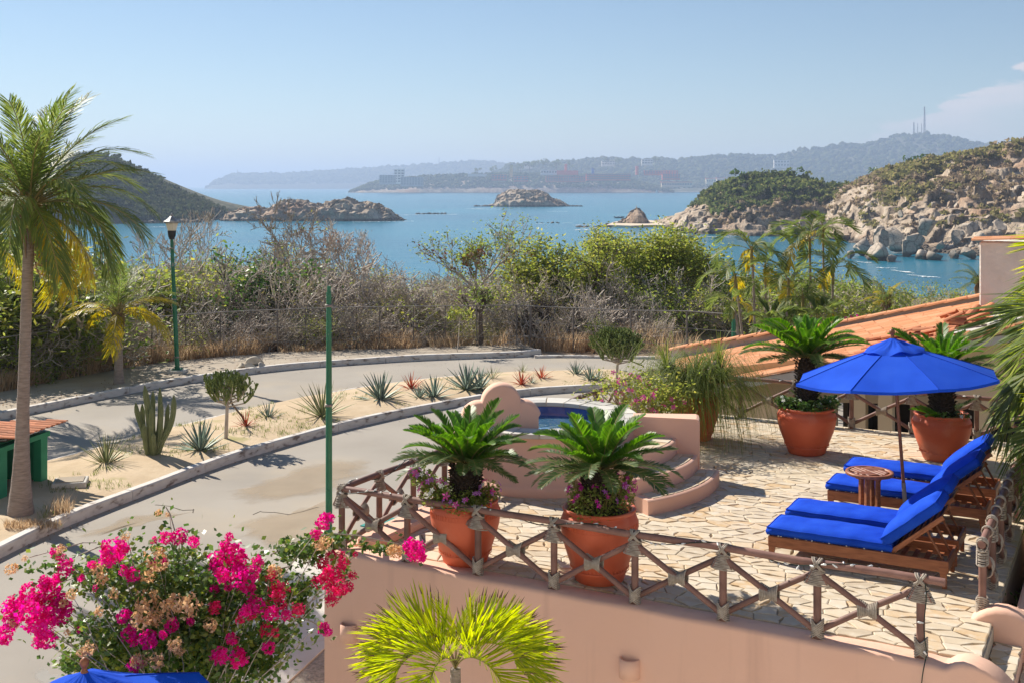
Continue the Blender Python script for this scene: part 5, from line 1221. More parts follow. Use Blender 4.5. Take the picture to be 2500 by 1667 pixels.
for q in range(4):
    for i in range(4):
        a, w = -.26 + .065 * i + .0325, .26; x0 = .0
        # parquet quarters with slats alternately along x and y
        sx_, sy_ = (1, 1) if q == 0 else (-1, 1) if q == 1 else (-1, -1) if q == 2 else (1, -1)
        off = .0325 + .065 * i; ln = math.sqrt(max(.0, (Rt - .05) ** 2 - (off + .032) ** 2))
        if ln < .03: continue
        c, s = ((off * sx_, ln / 2 * sy_, ZB - .006), (.060, ln - .005, .02)) if q % 2 else ((ln / 2 * sx_, off * sy_, ZB - .006), (ln - .005, .060, .02))
        MB().box(c, s, bev=.003).build('top_slat', teak, tb)
MB().box((0, 0, ZB - .065), (.40, .06, .04)).build('cross_bar', teak, tb); MB().box((0, 0, ZB - .067), (.06, .40, .04)).build('cross_bar', teak, tb)
for (x, y) in ((-.085, -.06), (.085, -.06), (-.085, .06), (.085, .06)): MB().box((x, y, (ZB - .085) / 2), (.055, .055, ZB - .085), bev=.005).build('leg', teak, tb)

# ------------------------------------------------------------------ neighbour's house with the clay tile roof
house = thing('tiled_house', 'low cream house with a wide orange clay tile roof beyond the far railing', 'house', (0, 0, 0), TROT)
def rz(u, v): return .27 + .25 * (u + 7.38) + .045 * (v - 25)
VN, VF, UL, UR = 25.0, 31.4, -11.6, -1.2
sl_ = MB()
cs = [(-9.6, VN), (UR, VN), (UR, VF), (UL, VF)]
sl_.add([(u, v, rz(u, v) - .04) for u, v in cs] + [(u, v, rz(u, v) - .20) for u, v in cs], [(0, 1, 2, 3), (7, 6, 5, 4), (0, 4, 5, 1), (1, 5, 6, 2), (2, 6, 7, 3), (3, 7, 4, 0)])
roof = sl_.build('roof', grey_pl, house)
slope = math.atan(.25); tl = .40; TMr = tile_mesh('roof_tile', .46, .205, .012, 5, tile_m); cand = []
rows = int((VF - VN) / .205)
for r in range(rows):
    v = VN + .06 + r * .205; u_start = -9.6 + (UL + 9.6) * (v - VN) / (VF - VN)
    n = int((UR - u_start) / (tl * cos(slope)))
    for i in range(n):
        u = u_start + i * tl * cos(slope)
        if (u > -4.3 and v < 27.2 - (u + 3) * .05 and u < -2.2 and abs((v - 26.2)) < .95): continue   # stripped patch
        w = T(u, v, 0); cand.append((w.y, u, v))
cand.sort(); joined_V, joined_F, bb = [], [], 0
c_ = np.empty(len(TMr.vertices) * 3); TMr.vertices.foreach_get('co', c_); c_ = c_.reshape(-1, 3); polys = [tuple(p.vertices) for p in TMr.polygons]
for k, (_, u, v) in enumerate(cand):
    z = rz(u, v) - .022 + random.uniform(-.006, .006); yaw = random.uniform(-.025, .025)
    if k < 290: obj('roof_tile', TMr, roof, (u, v, z), (0, -slope - .035, yaw))
    else:
        Mx = Matrix.Rotation(yaw, 3, 'Z') @ Matrix.Rotation(-slope - .035, 3, 'Y'); Mn = np.array(Mx)
        joined_V.append(c_ @ Mn.T + [u, v, z]); joined_F += [tuple(i + bb for i in f) for f in polys]; bb += len(c_)
obj('roof_tiling', npmesh('roof_tiling', np.concatenate(joined_V), joined_F, tile_m), roof, kind='stuff')
# parapet with capping tiles on the far edge
mb = MB(); nP = 24; us = np.linspace(UL - .2, -2.75, nP)
par = lambda u: rz(u, VF) + .30 - .16 * min(max((u + 11.6) / 4, 0), 1)
V = []
for u in us: V += [(u, VF, rz(u, VF) - .9), (u, VF, par(u)), (u, VF + .3, par(u)), (u, VF + .3, rz(u, VF) - .9)]
F = []
for i in range(nP - 1): F += [(i * 4 + j, i * 4 + j + 1, (i + 1) * 4 + j + 1, (i + 1) * 4 + j)[::-1] for j in range(3)]
F += [(0, 1, 2, 3), ((nP - 1) * 4 + 3, (nP - 1) * 4 + 2, (nP - 1) * 4 + 1, (nP - 1) * 4)]
pa = mb.add(V, F).build('parapet', grey_pl, house)
u = UL - .2
while u < -2.8:
    obj('cap_tile', TMr, pa, (u, VF - .02, par(u) + .0), (0, -slope - .04, random.uniform(-.05, .05)), (1.25, 1.5, 1.0)); obj('cap_tile', TMr, pa, (u + .05, VF + .22, par(u) + .0), (0, -slope - .04, random.uniform(-.05, .05)), (1.25, 1.5, 1.0)); u += .5
# near wall, piers, dark openings, white louvred window
def hbx(n, u0, u1, v, z0, z1, m, d=.25, **k): return MB().box(((u0 + u1) / 2, v + d / 2, (z0 + z1) / 2), (u1 - u0, d, z1 - z0)).build(n, m, house, **k)
mb = MB(); V = []
for (u) in (-9.5, UR): V += [(u, VN + .35, -2.6), (u, VN + .35, rz(u, VN) - .2), (u, VN + .6, rz(u, VN) - .2), (u, VN + .6, -2.6)]
hbx('wall', -9.5, -5.72, VN + .3, -2.6, .1, cream)
mb.add([( -9.5, VN + .3, .1), (UR, VN + .3, .1), (UR, VN + .3, rz(UR, VN) - .2), (-9.5, VN + .3, rz(-9.5, VN) - .2), (-9.5, VN + .55, .1), (UR, VN + .55, .1), (UR, VN + .55, rz(UR, VN) - .2), (-9.5, VN + .55, rz(-9.5, VN) - .2)], [(0, 1, 2, 3), (7, 6, 5, 4), (0, 4, 5, 1), (1, 5, 6, 2), (3, 7, 4, 0)]).build('lintel_wall', cream, house)
for (a, b2) in ((-5.35, -5.08), (-4.82, -4.52), (-2.9, -2.6), (-1.5, -1.2)): hbx('pier', a, b2, VN + .28, -2.6, .1, cream, .30)
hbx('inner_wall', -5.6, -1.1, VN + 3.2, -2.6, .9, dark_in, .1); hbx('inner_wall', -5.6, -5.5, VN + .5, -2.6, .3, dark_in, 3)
hbx('garage_floor', -9.5, 1, 22.0, -2.6, -2.38, walk_m, 7)
hbx('work_bench', -4.6, -3.95, VN + 1.2, -2.4, -1.5, grey_pl, .6); hbx('crate', -3.1, -2.3, VN + 1.5, -2.4, -1.7, dark_in, .8); hbx('low_wall', -4.75, -3.9, VN + .5, -2.4, -1.75, cream, .15)
wf = hbx('window', -7.15, -6.15, VN + .26, -1.55, -.75, win_m, .06)
for k in range(10): MB().box((-7.1 + k * .1, VN + .245, -1.15), (.055, .03, .78)).build('louvre_slat', white_p, wf)
for (a, c2) in (((-6.65, VN + .24, -.73), (1.1, .06, .06)), ((-6.65, VN + .24, -1.57), (1.1, .06, .06))): MB().box(a, c2).build('frame', white_p, wf)
# white stucco block with a tiled top, plaster flashing and stepped kerb
k = MB().box((-2.0, 29.3, 1.78), (2.2, 2.6, 2.9), bev=.03).build('stucco_block', white_st, house)
k.location.z = 0.0
for i in range(7): obj('cap_tile', TMr, house, (-3.25 + i * .4, 28.0, 3.25 + .02 * i), (0, -.06, random.uniform(-.04, .04)), (1, 1.5, .8)); obj('cap_tile', TMr, house, (-3.25 + i * .4, 28.3, 3.27 + .02 * i), (0, -.06, random.uniform(-.04, .04)), (1, 1.5, .8))
MB().box((-2.1, 27.6, 1.45), (1.7, .9, .55), Matrix.Rotation(-slope * .6, 3, 'Y'), bev=.12).build('plaster_ledge', white_st, house)
MB().box((-2.5, 26.9, 1.35), (.6, .55, .5), bev=.06).build('plaster_step', white_st, house)
MB().add([(u, v, rz(u, v) - .03) for u, v in ((-4.4, 25.25), (-2.1, 25.25), (-2.1, 27.1), (-4.2, 27.2))], [(0, 1, 2, 3)]).build('bare_roof_patch', grey_pl, house)
# loose tiles heaped on the roof
random.seed(5)
def rsurf(x, y, v): pass
LT = []
def loose(u, v, dz, pitch, yaw, roll, L):
    setp(obj('loose_roof_tile', LTM, None, T(u, v, rz(u, v) + dz), (roll, pitch, TA + yaw)), L, 'roof tile', 'loose clay tiles heaped on the roof')
LTM = tile_mesh('loose_roof_tile', .46, .21, .014, 6, loose_m)
LLs = 'loose clay tile in the untidy heap on the bare part of the roof'
LLs = 'loose clay tile in the neat rows behind the parasol top'
for i in range(5):
    for j in range(4): loose(-5.35 + j * .44 + i * .03, 25.15 + i * .23, .02 + .03 * (i % 2), -slope - .05, random.uniform(-.06, .06), random.uniform(-.1, .1), LLs)
LLs = 'loose clay tile scattered on top of the neat rows'
for i in range(16): loose(-5.2 + .3 * (i % 6) + random.uniform(-.1, .1), 25.5 + random.uniform(0, 1.0), .12 + .05 * (i // 6), -slope + random.uniform(-.12, .12), random.uniform(-.35, .35), random.uniform(-.3, .3), LLs)
LLs = 'loose clay tile in the big untidy middle heap on the roof'
for i in range(30): loose(-3.9 + random.uniform(0, 1.0), 26.9 + random.uniform(0, .9), .05 + .07 * (i // 9), -slope + random.uniform(-.3, .3), random.choice((0, 0, .5, -.4, 1.2)) + random.uniform(-.25, .25), random.uniform(-.5, .5), LLs)
LLs = 'loose clay tile in the upper heap against the stucco block'
for i in range(10): loose(-3.1 + random.uniform(0, .9), 28.0 + random.uniform(0, .6), .06 + .08 * (i // 5), -slope + random.uniform(-.3, .3), random.uniform(-.7, .7), random.uniform(-.4, .4), LLs)
LLs = 'loose clay tile along the lower eave below the bare patch'
for i in range(12): loose(-3.6 + random.uniform(0, 1.4), 25.1 + .2 * (i % 3), .03, -slope - .03, random.uniform(-.08, .08), 0, LLs)
# right side: coral planter wall and lower ledge beyond the railing
pw = thing('planter_wall', 'sloping coral planter wall outside the right railing', 'wall', (0, 0, 0), TROT)
MB().box((-1.02, 17.4, -.70), (.16, 8.6, 1.5), bev=.03).build('wall_body', coral, pw)
MB().box((-.2, 17.4, -1.1), (1.5, 8.6, 1.0)).build('soil_bed', soil, pw)
# ------------------------------------------------------------------ plants: building blocks
def frond(name, L=1.0, pairs=50, ll=.14, lw=.014, arch=60, p=1.3, stalk=.12, vee=25, droop=.0, fwd=55, rr=.010, mat=None, smat=None, prof='mid', jit=.06, seed=0, fold=0.0, tipw=.35, breakup=0.0, tmat=None):
    """feather leaf growing along +x, arching down; leaflets on both sides"""
    g = np.random.default_rng(seed); n = 16; pts = [Vector((0, 0, 0))]; th = 0; dirs = []
    for i in range(n):
        th = -R(arch) * ((i + .5) / n) ** p; d = Vector((cos(th), 0, sin(th))); dirs.append(d); pts.append(pts[-1] + d * L / n)
    V, F3, F4 = [], [], []; 
    def at_(s):
        f = min(s * n, n - 1e-4); i = int(f); return pts[i].lerp(pts[i + 1], f - i), dirs[i]
    for k in range(pairs):
        s = stalk + (1 - stalk) * (k + .5) / pairs; t = (s - stalk) / (1 - stalk)
        pr = {'mid': (sin(pi * (0.10 + .86 * t)) ** .6), 'coco': (min(1, .55 + 1.6 * t) * (1 - max(0, t - .55) ** 1.5 * 1.5)), 'flat': min(1, .5 + 4 * t) * min(1, .30 + 3.0 * (1 - t))}[prof]
        c, d = at_(s); up = Vector((-d.z, 0, d.x))
        for sd in (-1, 1):
            if breakup and g.random() < breakup: continue
            l = ll * max(pr, .12) * g.uniform(1 - jit, 1 + jit); a = R(fwd) * (1 - .35 * t) + g.normal() * jit; ve = R(vee) + g.normal() * jit
            sv = Vector((0, sd, 0)); out = (sv * sin(a) * cos(ve) + d * cos(a) + up * sin(ve) * sin(a)).normalized()
            wv = (d - out * d.dot(out)).normalized(); base = c + sv * rr * .5; dr = Vector((0, 0, -1)) * droop * l * g.uniform(.7, 1.3)
            m = base + out * l * .5 + dr * .28; tp_ = base + out * l * (1 - .25 * droop) + dr; nn = out.cross(wv) * fold * lw
            b = len(V); V += [base - wv * lw * .30, base + wv * lw * .30, m + wv * lw * .5 + nn, m - wv * lw * .5 + nn, m.lerp(tp_, .6) + wv * lw * tipw * .8, m.lerp(tp_, .6) - wv * lw * tipw * .8, tp_]
            F4 += [(b, b + 1, b + 2, b + 3), (b + 3, b + 2, b + 4, b + 5)]; F3.append((b + 5, b + 4, b + 6))
    me = npmesh(name, [v[:] for v in V], [np.array(F4), np.array(F3)], mat)
    mb = MB().tube(pts, [rr * (1 - .75 * i / n) for i in range(n + 1)], 4)
    st_me = mb.mesh(name + '_tmp', smat)
    # one mesh, two materials
    nv = len(me.vertices); VV = [v[:] for v in V] + [v.co[:] for v in st_me.vertices]
    F4b = np.array([[i + nv for i in q.vertices] for q in st_me.polygons if len(q.vertices) == 4])
    out = npmesh(name, VV, [np.array(F4), np.array(F3), F4b], None); out.materials.append(mat); out.materials.append(smat or mat); out.materials.append(tmat or mat)
    mi = np.zeros(len(out.polygons), np.int32); mi[len(F4) + len(F3):] = 1; mi[len(F4):len(F4) + len(F3)] = np.where(g.random(len(F3)) < .4, 2, 0); out.polygons.foreach_set('material_index', mi)
    bpy.data.meshes.remove(me); bpy.data.meshes.remove(st_me); return out
def put_frond(root, me, az, el, s=1.0, loc=(0, 0, 0), roll=0, name='frond'):
    return obj(name, me, root, loc, (roll, -R(el), az), s)

def leaves_geo(C, size, up=0.35, aspect=.5, g=rng, droop=0.0):
    """leaf-shaped quads at points C (n,3): folded diamonds, any direction"""
    n = len(C); d = g.normal(size=(n, 3)); d[:, 2] = d[:, 2] * .5 - droop; d /= np.linalg.norm(d, axis=1)[:, None]
    nn = g.normal(size=(n, 3)); nn[:, 2] += up * 3; w = np.cross(d, nn); w /= np.maximum(np.linalg.norm(w, axis=1), 1e-6)[:, None]
    s = (size * g.uniform(.6, 1.25, n))[:, None]; u = np.cross(w, d)
    V = np.stack([C - d * s * .5, C + w * s * aspect * .5 - u * s * .06 - d * s * .05, C + d * s * .5 - u * s * .1, C - w * s * aspect * .5 - u * s * .06 - d * s * .05], 1)
    F = np.arange(n * 4).reshape(n, 4); return V.reshape(-1, 3), np.concatenate([F[:, [0, 1, 2]], F[:, [0, 2, 3]]])
MINR = .006
def grow(g, p, d, L, r, lev, segs, tips, wig=.25, split=(2, 3), spread=.6, lenf=.72, rf=.62, trop=.06, nseg=3, minr=None):
    minr = minr or MINR
    for i in range(nseg):
        d = (d + Vector(g.normal(size=3)) * wig + Vector((0, 0, trop))).normalized(); q = p + d * L / nseg; r2 = max(r * (1 - .30 / nseg), minr); segs.append((p, q, r, r2)); p, r = q, r2
        if lev > 0 and i < nseg - 1 and g.random() < .55:
            a = Vector(g.normal(size=3)); a = (a - d * a.dot(d)).normalized(); grow(g, p, (d + a * spread * 1.3).normalized(), L * lenf * g.uniform(.6, 1), r * rf, lev - 1, segs, tips, wig, split, spread, lenf, rf, trop, nseg, minr)
    if lev <= 0: tips.append((p, d)); return
    for k in range(g.integers(split[0], split[1] + 1)):
        a = Vector(g.normal(size=3)); a = (a - d * a.dot(d)).normalized(); grow(g, p, (d + a * spread * g.uniform(.5, 1.2)).normalized(), L * lenf * g.uniform(.75, 1.1), r * rf, lev - 1, segs, tips, wig, split, spread, lenf, rf, trop, nseg, minr)
def segs_mesh(name, segs, sides, mat):
    P = np.array([s[0][:] for s in segs]); Q = np.array([s[1][:] for s in segs]); r0 = np.array([s[2] for s in segs]); r1 = np.array([s[3] for s in segs])
    D = Q - P; D /= np.maximum(np.linalg.norm(D, axis=1), 1e-6)[:, None]; A = np.cross(D, np.where(np.abs(D[:, 2:3]) < .9, [[0, 0, 1.]], [[1., 0, 0]])); A /= np.linalg.norm(A, axis=1)[:, None]; B = np.cross(D, A)
    V = []
    for k in range(sides):
        t = 2 * pi * k / sides; N = A * cos(t) + B * sin(t); V.append(P + N * r0[:, None])
    for k in range(sides):
        t = 2 * pi * k / sides; N = A * cos(t) + B * sin(t); V.append(Q + N * r1[:, None])
    V = np.stack(V, 1); n = len(segs); base = (np.arange(n) * 2 * sides)[:, None]
    F = np.concatenate([base + np.array([[k, (k + 1) % sides, sides + (k + 1) % sides, sides + k]]) for k in range(sides)])
    return npmesh(name, V.reshape(-1, 3), F, mat, True)
def up_jit(g, a=.3): return Vector((g.normal() * a, g.normal() * a, 1)).normalized()

# ------------------------------------------------------------------ scrub: a few shrubs of each kind, copied
KIND = {}; MINR = .013
def shrub_kind(key, seed, height, stems, lev, leaves, lsize, lmat, bmat, spread=.6, wig=.25, spr=.5, aspect=.5, cl=.22, r0=.045, trop=.06, sides=3, lenf=.72):
    g = np.random.default_rng(seed); segs, tips = [], []
    for i in range(stems):
        a = 2 * pi * i / stems + g.normal() * .4; b = Vector((cos(a), sin(a), 0)) * g.uniform(.03, .25)
        grow(g, b - Vector((0, 0, .15)), (Vector((cos(a), sin(a), 0)) * spread * g.uniform(.3, 1.1) + Vector((0, 0, 1))).normalized(), height * .36 * g.uniform(.75, 1.15), r0 * g.uniform(.7, 1.2), lev, segs, tips, wig, (2, 3), spr, lenf, .62, trop)
    bm_ = segs_mesh('branches', segs, sides, bmat); lm = None
    if leaves:
        T_ = np.array([t[0][:] for t in tips]); C = T_[g.integers(0, len(T_), leaves)] + g.normal(size=(leaves, 3)) * cl * np.array([1, 1, .7]); C = C[C[:, 2] > .15]
        V, F = leaves_geo(C, np.full(len(C), lsize), .4, aspect, g); lm = npmesh('foliage', V, F, lmat)
    top = max(max(s[1].z for s in segs), .1); KIND.setdefault(key, []).append((bm_, lm, top))
for i in range(5): shrub_kind('bare', 100 + i, 3.6, 9, 3, 0, 0, None, bark_g, .75, .33, .7, r0=.060, trop=.03)
for i in range(3): shrub_kind('sparse', 120 + i, 3.6, 8, 3, 420, .12, leaf_o, bark_g, .6, .28, .6, cl=.20)
for i in range(3): shrub_kind('olive', 130 + i, 3.2, 7, 3, 1300, .13, leaf_y, bark_g, .7, .25, .6, cl=.26)
for i in range(4): shrub_kind('green', 140 + i, 3.0, 7, 3, 2400, .14, leaf_g, bark_g, .8, .25, .65, cl=.30)
for i in range(2): shrub_kind('dark', 150 + i, 2.6, 7, 3, 4200, .13, leaf_d, bark_d, .9, .25, .65, cl=.30)
for i in range(2): shrub_kind('lime', 160 + i, 2.8, 6, 3, 3200, .14, leaf_y, bark_g, .8, .25, .65, cl=.30)
INFO = {'bare': ('thorn_bush', 'leafless grey thorn bush tangled in the dry scrub behind the wire fence', 'bush'), 'sparse': ('dry_bush', 'nearly bare bush with a few olive leaves in the scrub behind the fence', 'bush'), 'olive': ('dry_bush', 'yellow green thin leaved bush in the scrub behind the fence', 'bush'),
        'green': ('bush', 'mid green leafy bush in the scrub behind the fence', 'bush'), 'dark': ('bush', 'dark green dense bush in the scrub behind the fence', 'bush'), 'lime': ('bush', 'bright yellow green bush in the scrub behind the fence', 'bush')}
def shrub(key, loc, h, rz, wide=1.0, label=None, var=None, group=None):
    v = KIND[key][var if var is not None else int(rng.integers(len(KIND[key])))]; s = h / v[2]; n, L, c = INFO[key]
    root = thing(n, label or L, c, loc, rz, group or key + ' bushes of the scrub behind the fence', (s * wide, s * wide, s))
    obj('branches', v[0], root)
    if v[1]: obj('foliage', v[1], root)
    return root
TOPX = [-300, -100, 0, 150, 300, 380, 470, 560, 700, 850, 1000, 1080, 1180, 1240, 1300, 1420, 1500, 1700, 1780, 1900, 2100, 2250, 2400, 2600]
TOPY = [600, 590, 585, 600, 640, 640, 612, 600, 580, 610, 645, 650, 640, 660, 640, 640, 640, 650, 670, 665, 665, 700, 712, 700]
def fence_Y(x):  return 19320 / (np.interp(x, [0, 185, 364, 545, 727, 850, 1010, 1261, 1700, 2500], [962, 925, 893, 875, 865, 860, 856, 852, 862, 875]) - HOR)
MARKS = [(-400, 'left frame edge'), (60, 'leaning palm'), (290, 'golden palm'), (430, 'lantern post'), (545, 'pavement rocks'), (660, 'tall bare tree'), (803, 'unlit lamp post'), (925, 'podded bare tree'), (1010, 'arching bare tree'), (1118, 'lime sapling'), (1165, 'pod tree'), (1290, 'double fence post'), (1405, 'yellow green tree'), (1505, 'candelabra tree'), (1585, 'tallest green tree'), (1672, 'darkest green tree'), (1791, 'green pole'), (1860, 'leaning slender palm'), (1977, 'tallest slender palm'), (2034, 'rightmost slender palm'), (2165, 'young coconut palm'), (2280, 'roof tile heap'), (2400, 'stucco block'), (9999, 'right frame edge')]
LOOK = {'bare': 'leafless grey thorn bush', 'sparse': 'nearly bare olive bush', 'olive': 'thin yellow green bush', 'green': 'mid green bush', 'dark': 'dark dense bush', 'lime': 'bright lime bush'}
def scrub_label(k, row, x):
    i = max(j for j, (mx, _) in enumerate(MARKS) if mx <= x)
    return f"{LOOK[k]}, {('first', 'second', 'third', 'fourth', 'fifth', 'farthest')[row]} row, between {MARKS[i][1]} and {MARKS[i + 1][1]}"
random.seed(11)
for row in range(6):
    dY = (1.0, 3.0, 6.0, 10.0, 17.0, 28.0)[row]; step = (84, 74, 72, 78, 72, 70)[row]
    x = -120 + row * 17
    while x < 2480:
        Y = fence_Y(x) + dY + random.uniform(-.8, .8); X = (x - 1250) / FPX * Y; z = lz(X, Y)
        top = np.interp(x, TOPX, TOPY) + (0, 0, -4, 0, 6, 12)[row] + random.uniform(-14, 34); h = EYE - (top - HOR) * Y / FPX - z
        if row < 2: h *= random.uniform(.50, .95)
        if row == 0: h *= .65
        if x > 1640 and row < 2: x += step; continue
        w = {'bare': 2.2, 'sparse': .9, 'olive': .30, 'green': .05, 'dark': .01, 'lime': .03} if row < 4 else {'bare': 1, 'sparse': 1, 'olive': 1, 'green': .3}
        if x < 130: w = {'dark': .15, 'green': 1.2, 'lime': 1.3, 'olive': .6, 'bare': .2} if row < 3 else {'green': 1, 'lime': 1, 'olive': .6}
        elif x < 420: w = {'green': .35, 'lime': .5, 'olive': .8, 'sparse': 1, 'bare': 1.4, 'dark': .15}
        elif 1230 < x < 1640: w = {'bare': 1.8, 'sparse': .8, 'green': .1, 'olive': .2} if row < 3 else {'green': 1, 'dark': .3, 'olive': .6}
        elif x >= 1640: w = {'green': 1, 'dark': .3, 'olive': .9, 'sparse': .6, 'bare': .5, 'lime': .3}
        k = random.choices(list(w), list(w.values()))[0]
        if h > .5: shrub(k, (X, Y, z - .05), min(h, 5.5), random.uniform(0, 6.28), random.uniform(.85, 1.25), scrub_label(k, row, x))
        x += step * random.uniform(.75, 1.25)
MINR = .008
# dry grass along the fence foot
def blades(name, P, h, w, mat, lean=.45, g=rng, **k):
    n = len(P); a = g.uniform(0, 2 * pi, n); hh = h * g.uniform(.5, 1.2, n) * (.30 + 1.5 * np.clip(fbm(np.asarray(P) * .55, 3, 91) - .18, 0, 1)); ln = lean * hh * g.uniform(.2, 1.3, n); ww = w * g.uniform(.6, 1.3, n)
    dx, dy = np.cos(a), np.sin(a); o = np.stack([-dy * ww, dx * ww, 0 * a], 1)
    m = P + np.stack([dx * ln * .35, dy * ln * .35, hh * .6], 1); t = P + np.stack([dx * ln, dy * ln, hh], 1)
    V = np.stack([P - o, P + o, m + o * .7, m - o * .7, t], 1); b = (np.arange(n) * 5)[:, None]
    return obj(name, npmesh(name, V.reshape(-1, 3), [b + np.array([[0, 1, 2, 3]]), b + np.array([[3, 2, 4]])], mat), kind='stuff', **k)
x = rng.uniform(-80, 1700, 60000); x = x[rng.random(len(x)) < np.interp(x, [-80, 100, 250, 330, 450, 560, 800, 980, 1050, 1250, 1380, 1450, 1560, 1700], [.6, .95, 1, .8, .9, .8, 1, 1, .2, .12, .2, .9, .1, .05])]
clump = fbm(np.stack([x * .035, 0 * x, 0 * x], 1), 3, 77); Y0_ = rng.uniform(-.5, 2.2, len(x)); clump = fbm(np.stack([x * .03, Y0_ * .9, 0 * x], 1), 3, 77); keep = clump + rng.normal(size=len(x)) * .05 > .43; x = x[keep]; Y = fence_Y(x) + Y0_[keep]; X = (x - 1250) / FPX * Y
blades('dry_grass', np.stack([X, Y, land_z(X[None], Y[None])[0]], 1), .95, .015, straw, .7)
# weeds and thin grass on the median
tri = []
for i in range(5200):
    a = rng.integers(0, len(Fs)); q = Fs[a]; p = Vs[q[0]].lerp(Vs[q[2]], rng.random()); tri.append(p[:])
P = np.array(tri); dens = fbm(P * .9, 3, 44); P = P[dens > .57]; P = np.repeat(P, 4, 0) + rng.normal(size=(len(P) * 4, 3)) * [.05, .05, 0]
blades('sparse_grass', P, .10, .006, grass_m, .9)
# litter of leaves on the pavement and road edges
C = []
for i in range(700):
    x = rng.uniform(0, 1300); y = np.interp(x, [0, 545, 850, 1261], [1000, 905, 885, 868]) + rng.uniform(-32, 2); C.append(gp(x, y, GZ + .19)[:])
for i in range(200):
    t = rng.random(); p = near_k[int(t * (len(near_k) - 1))]; C.append((p.x + rng.normal() * .1, p.y - abs(rng.normal()) * .22, GZ + .012))
V, F = leaves_geo(np.array(C), np.full(len(C), .07), 3.0, .5); obj('leaf_litter', npmesh('leaf_litter', V, F, palm_d), kind='stuff')

MINR = .015
# ------------------------------------------------------------------ individual trees
def tree(name, label, cat, loc, seed, H, th, r, lev, leaves, lsize, lmat, bmat, spr=.6, wig=.2, cl=.4, trop=.08, extra=None, sides=5, first=None, lenf=.74, aspect=.5, split=(2, 3), group=None, lean=(0, 0), droop=0.0):
    g = np.random.default_rng(seed); segs, tips = [], []
    root = thing(name, label, cat, loc, g.uniform(0, 6), group)
    p = Vector((0, 0, -.3)); d = Vector((lean[0], lean[1], 1)).normalized()
    for i in range(4): q = p + (d + Vector(g.normal(size=3)) * .06).normalized() * th / 4; segs.append((p, q, r * (1 - .08 * i), r * (1 - .08 * (i + 1)))); p = q
    for k in range(first or 4):
        a = 2 * pi * k / (first or 4) + g.normal() * .3; grow(g, p, (Vector((cos(a), sin(a), 0)) * g.uniform(.5, 1.0) + Vector((0, 0, g.uniform(.6, 1.1)))).normalized(), (H - th) * .40 * g.uniform(.8, 1.15), r * .55, lev, segs, tips, wig, split, spr, lenf, .6, trop)
    top = max(s[1].z for s in segs); sc_ = H / top; segs = [(a * sc_, b * sc_, c, e) for a, b, c, e in segs]; tips = [(a * sc_, b) for a, b in tips]
    obj('trunk', segs_mesh('trunk', segs[:4], 8, bmat), root); obj('limbs', segs_mesh('limbs', segs[4:], sides, bmat), root)
    if leaves:
        T_ = np.array([t[0][:] for t in tips]); C = T_[g.integers(0, len(T_), leaves)] + g.normal(size=(leaves, 3)) * cl * np.array([1, 1, .65])
        V, F = leaves_geo(C, np.full(len(C), lsize), .4, aspect, g, droop); obj('crown', npmesh('crown', V, F, lmat), root)
        if extra:
            n2, m2, hmax = extra; C = T_[g.integers(0, len(T_), n2)]; C = C[C[:, 2] < hmax * H]; C = np.repeat(C, 6, 0) + g.normal(size=(len(C) * 6, 3)) * .12; V, F = leaves_geo(C, np.full(len(C), .16), .1, .4, g, .6); obj('dry_leaves', npmesh('dry_leaves', V, F, m2), root)
    return root
def gl(x, Y): X = (x - 1250) / FPX * Y; return (X, Y, lz(X, Y))
def topz(y, Y): return EYE - (y - HOR) * Y / FPX
def T_h(x, y, Y): return topz(y, Y) - lz((x - 1250) / FPX * Y, Y)
tree('leafy_tree', 'broad yellow green tree left of the centre right grove, in front of the sea', 'tree', gl(1405, 56), 301, T_h(1405, 572, 56), 1.4, .16, 4, 11000, .19, leaf_y, bark_d, .85, .2, .42)
tree('leafy_tree', 'tallest dense green tree of the grove right of centre', 'tree', gl(1585, 58), 302, T_h(1585, 560, 58), 1.3, .18, 4, 15000, .19, leaf_y, bark_d, .85, .2, .45)
tree('leafy_tree', 'darker green tree at the right end of the centre grove', 'tree', gl(1672, 62), 303, T_h(1672, 600, 62), 1.2, .16, 4, 10000, .19, leaf_g, bark_d, .75, .2, .38)
tree('leafy_tree', 'small bright tree behind the two large trees of the grove', 'tree', gl(1500, 66), 304, T_h(1500, 560, 66), 2.2, .14, 3, 4200, .17, leaf_y, bark_d, .6, .2, .36)
tree('pod_tree', 'tall leggy tree with rusty hanging seed pods in front of the sea', 'tree', gl(1165, 52), 305, T_h(1165, 515, 52), 2.4, .11, 3, 2300, .15, leaf_g, bark_g, .45, .2, .26, .12, (220, leaf_r, .72), 4, 4, .72)
tree('bare_tree', 'wide bare grey tree standing highest over the scrub left of centre', 'tree', gl(672, 58), 306, T_h(672, 466, 58), 2.0, .15, 5, 60, .2, leaf_y, bark_g, .55, .2, .1, .07, None, 4, 4, .70, .5, (2, 2))
tree('bare_tree', 'bare grey tree beside the lantern of the far lamp post', 'tree', gl(455, 56), 307, T_h(455, 505, 56), 2.0, .11, 4, 0, 0, None, bark_g, .45, .2, .1, .12, None, 3, 3, .72, .5, (2, 2))
tree('bare_tree', 'thin bare tree left of the far lamp post', 'tree', gl(385, 58), 308, T_h(385, 520, 58), 2.0, .10, 4, 0, 0, None, bark_g, .45, .2, .1, .12, None, 3, 3, .72, .5, (2, 2))
tree('bare_tree', 'bare tree with dark pods in front of the long islet', 'tree', gl(855, 55), 309, T_h(855, 535, 55), 1.8, .12, 4, 420, .13, leaf_r, bark_g, .5, .2, .12, .1, None, 3, 4, .72, .35, (2, 3), None, (0, 0), .8)
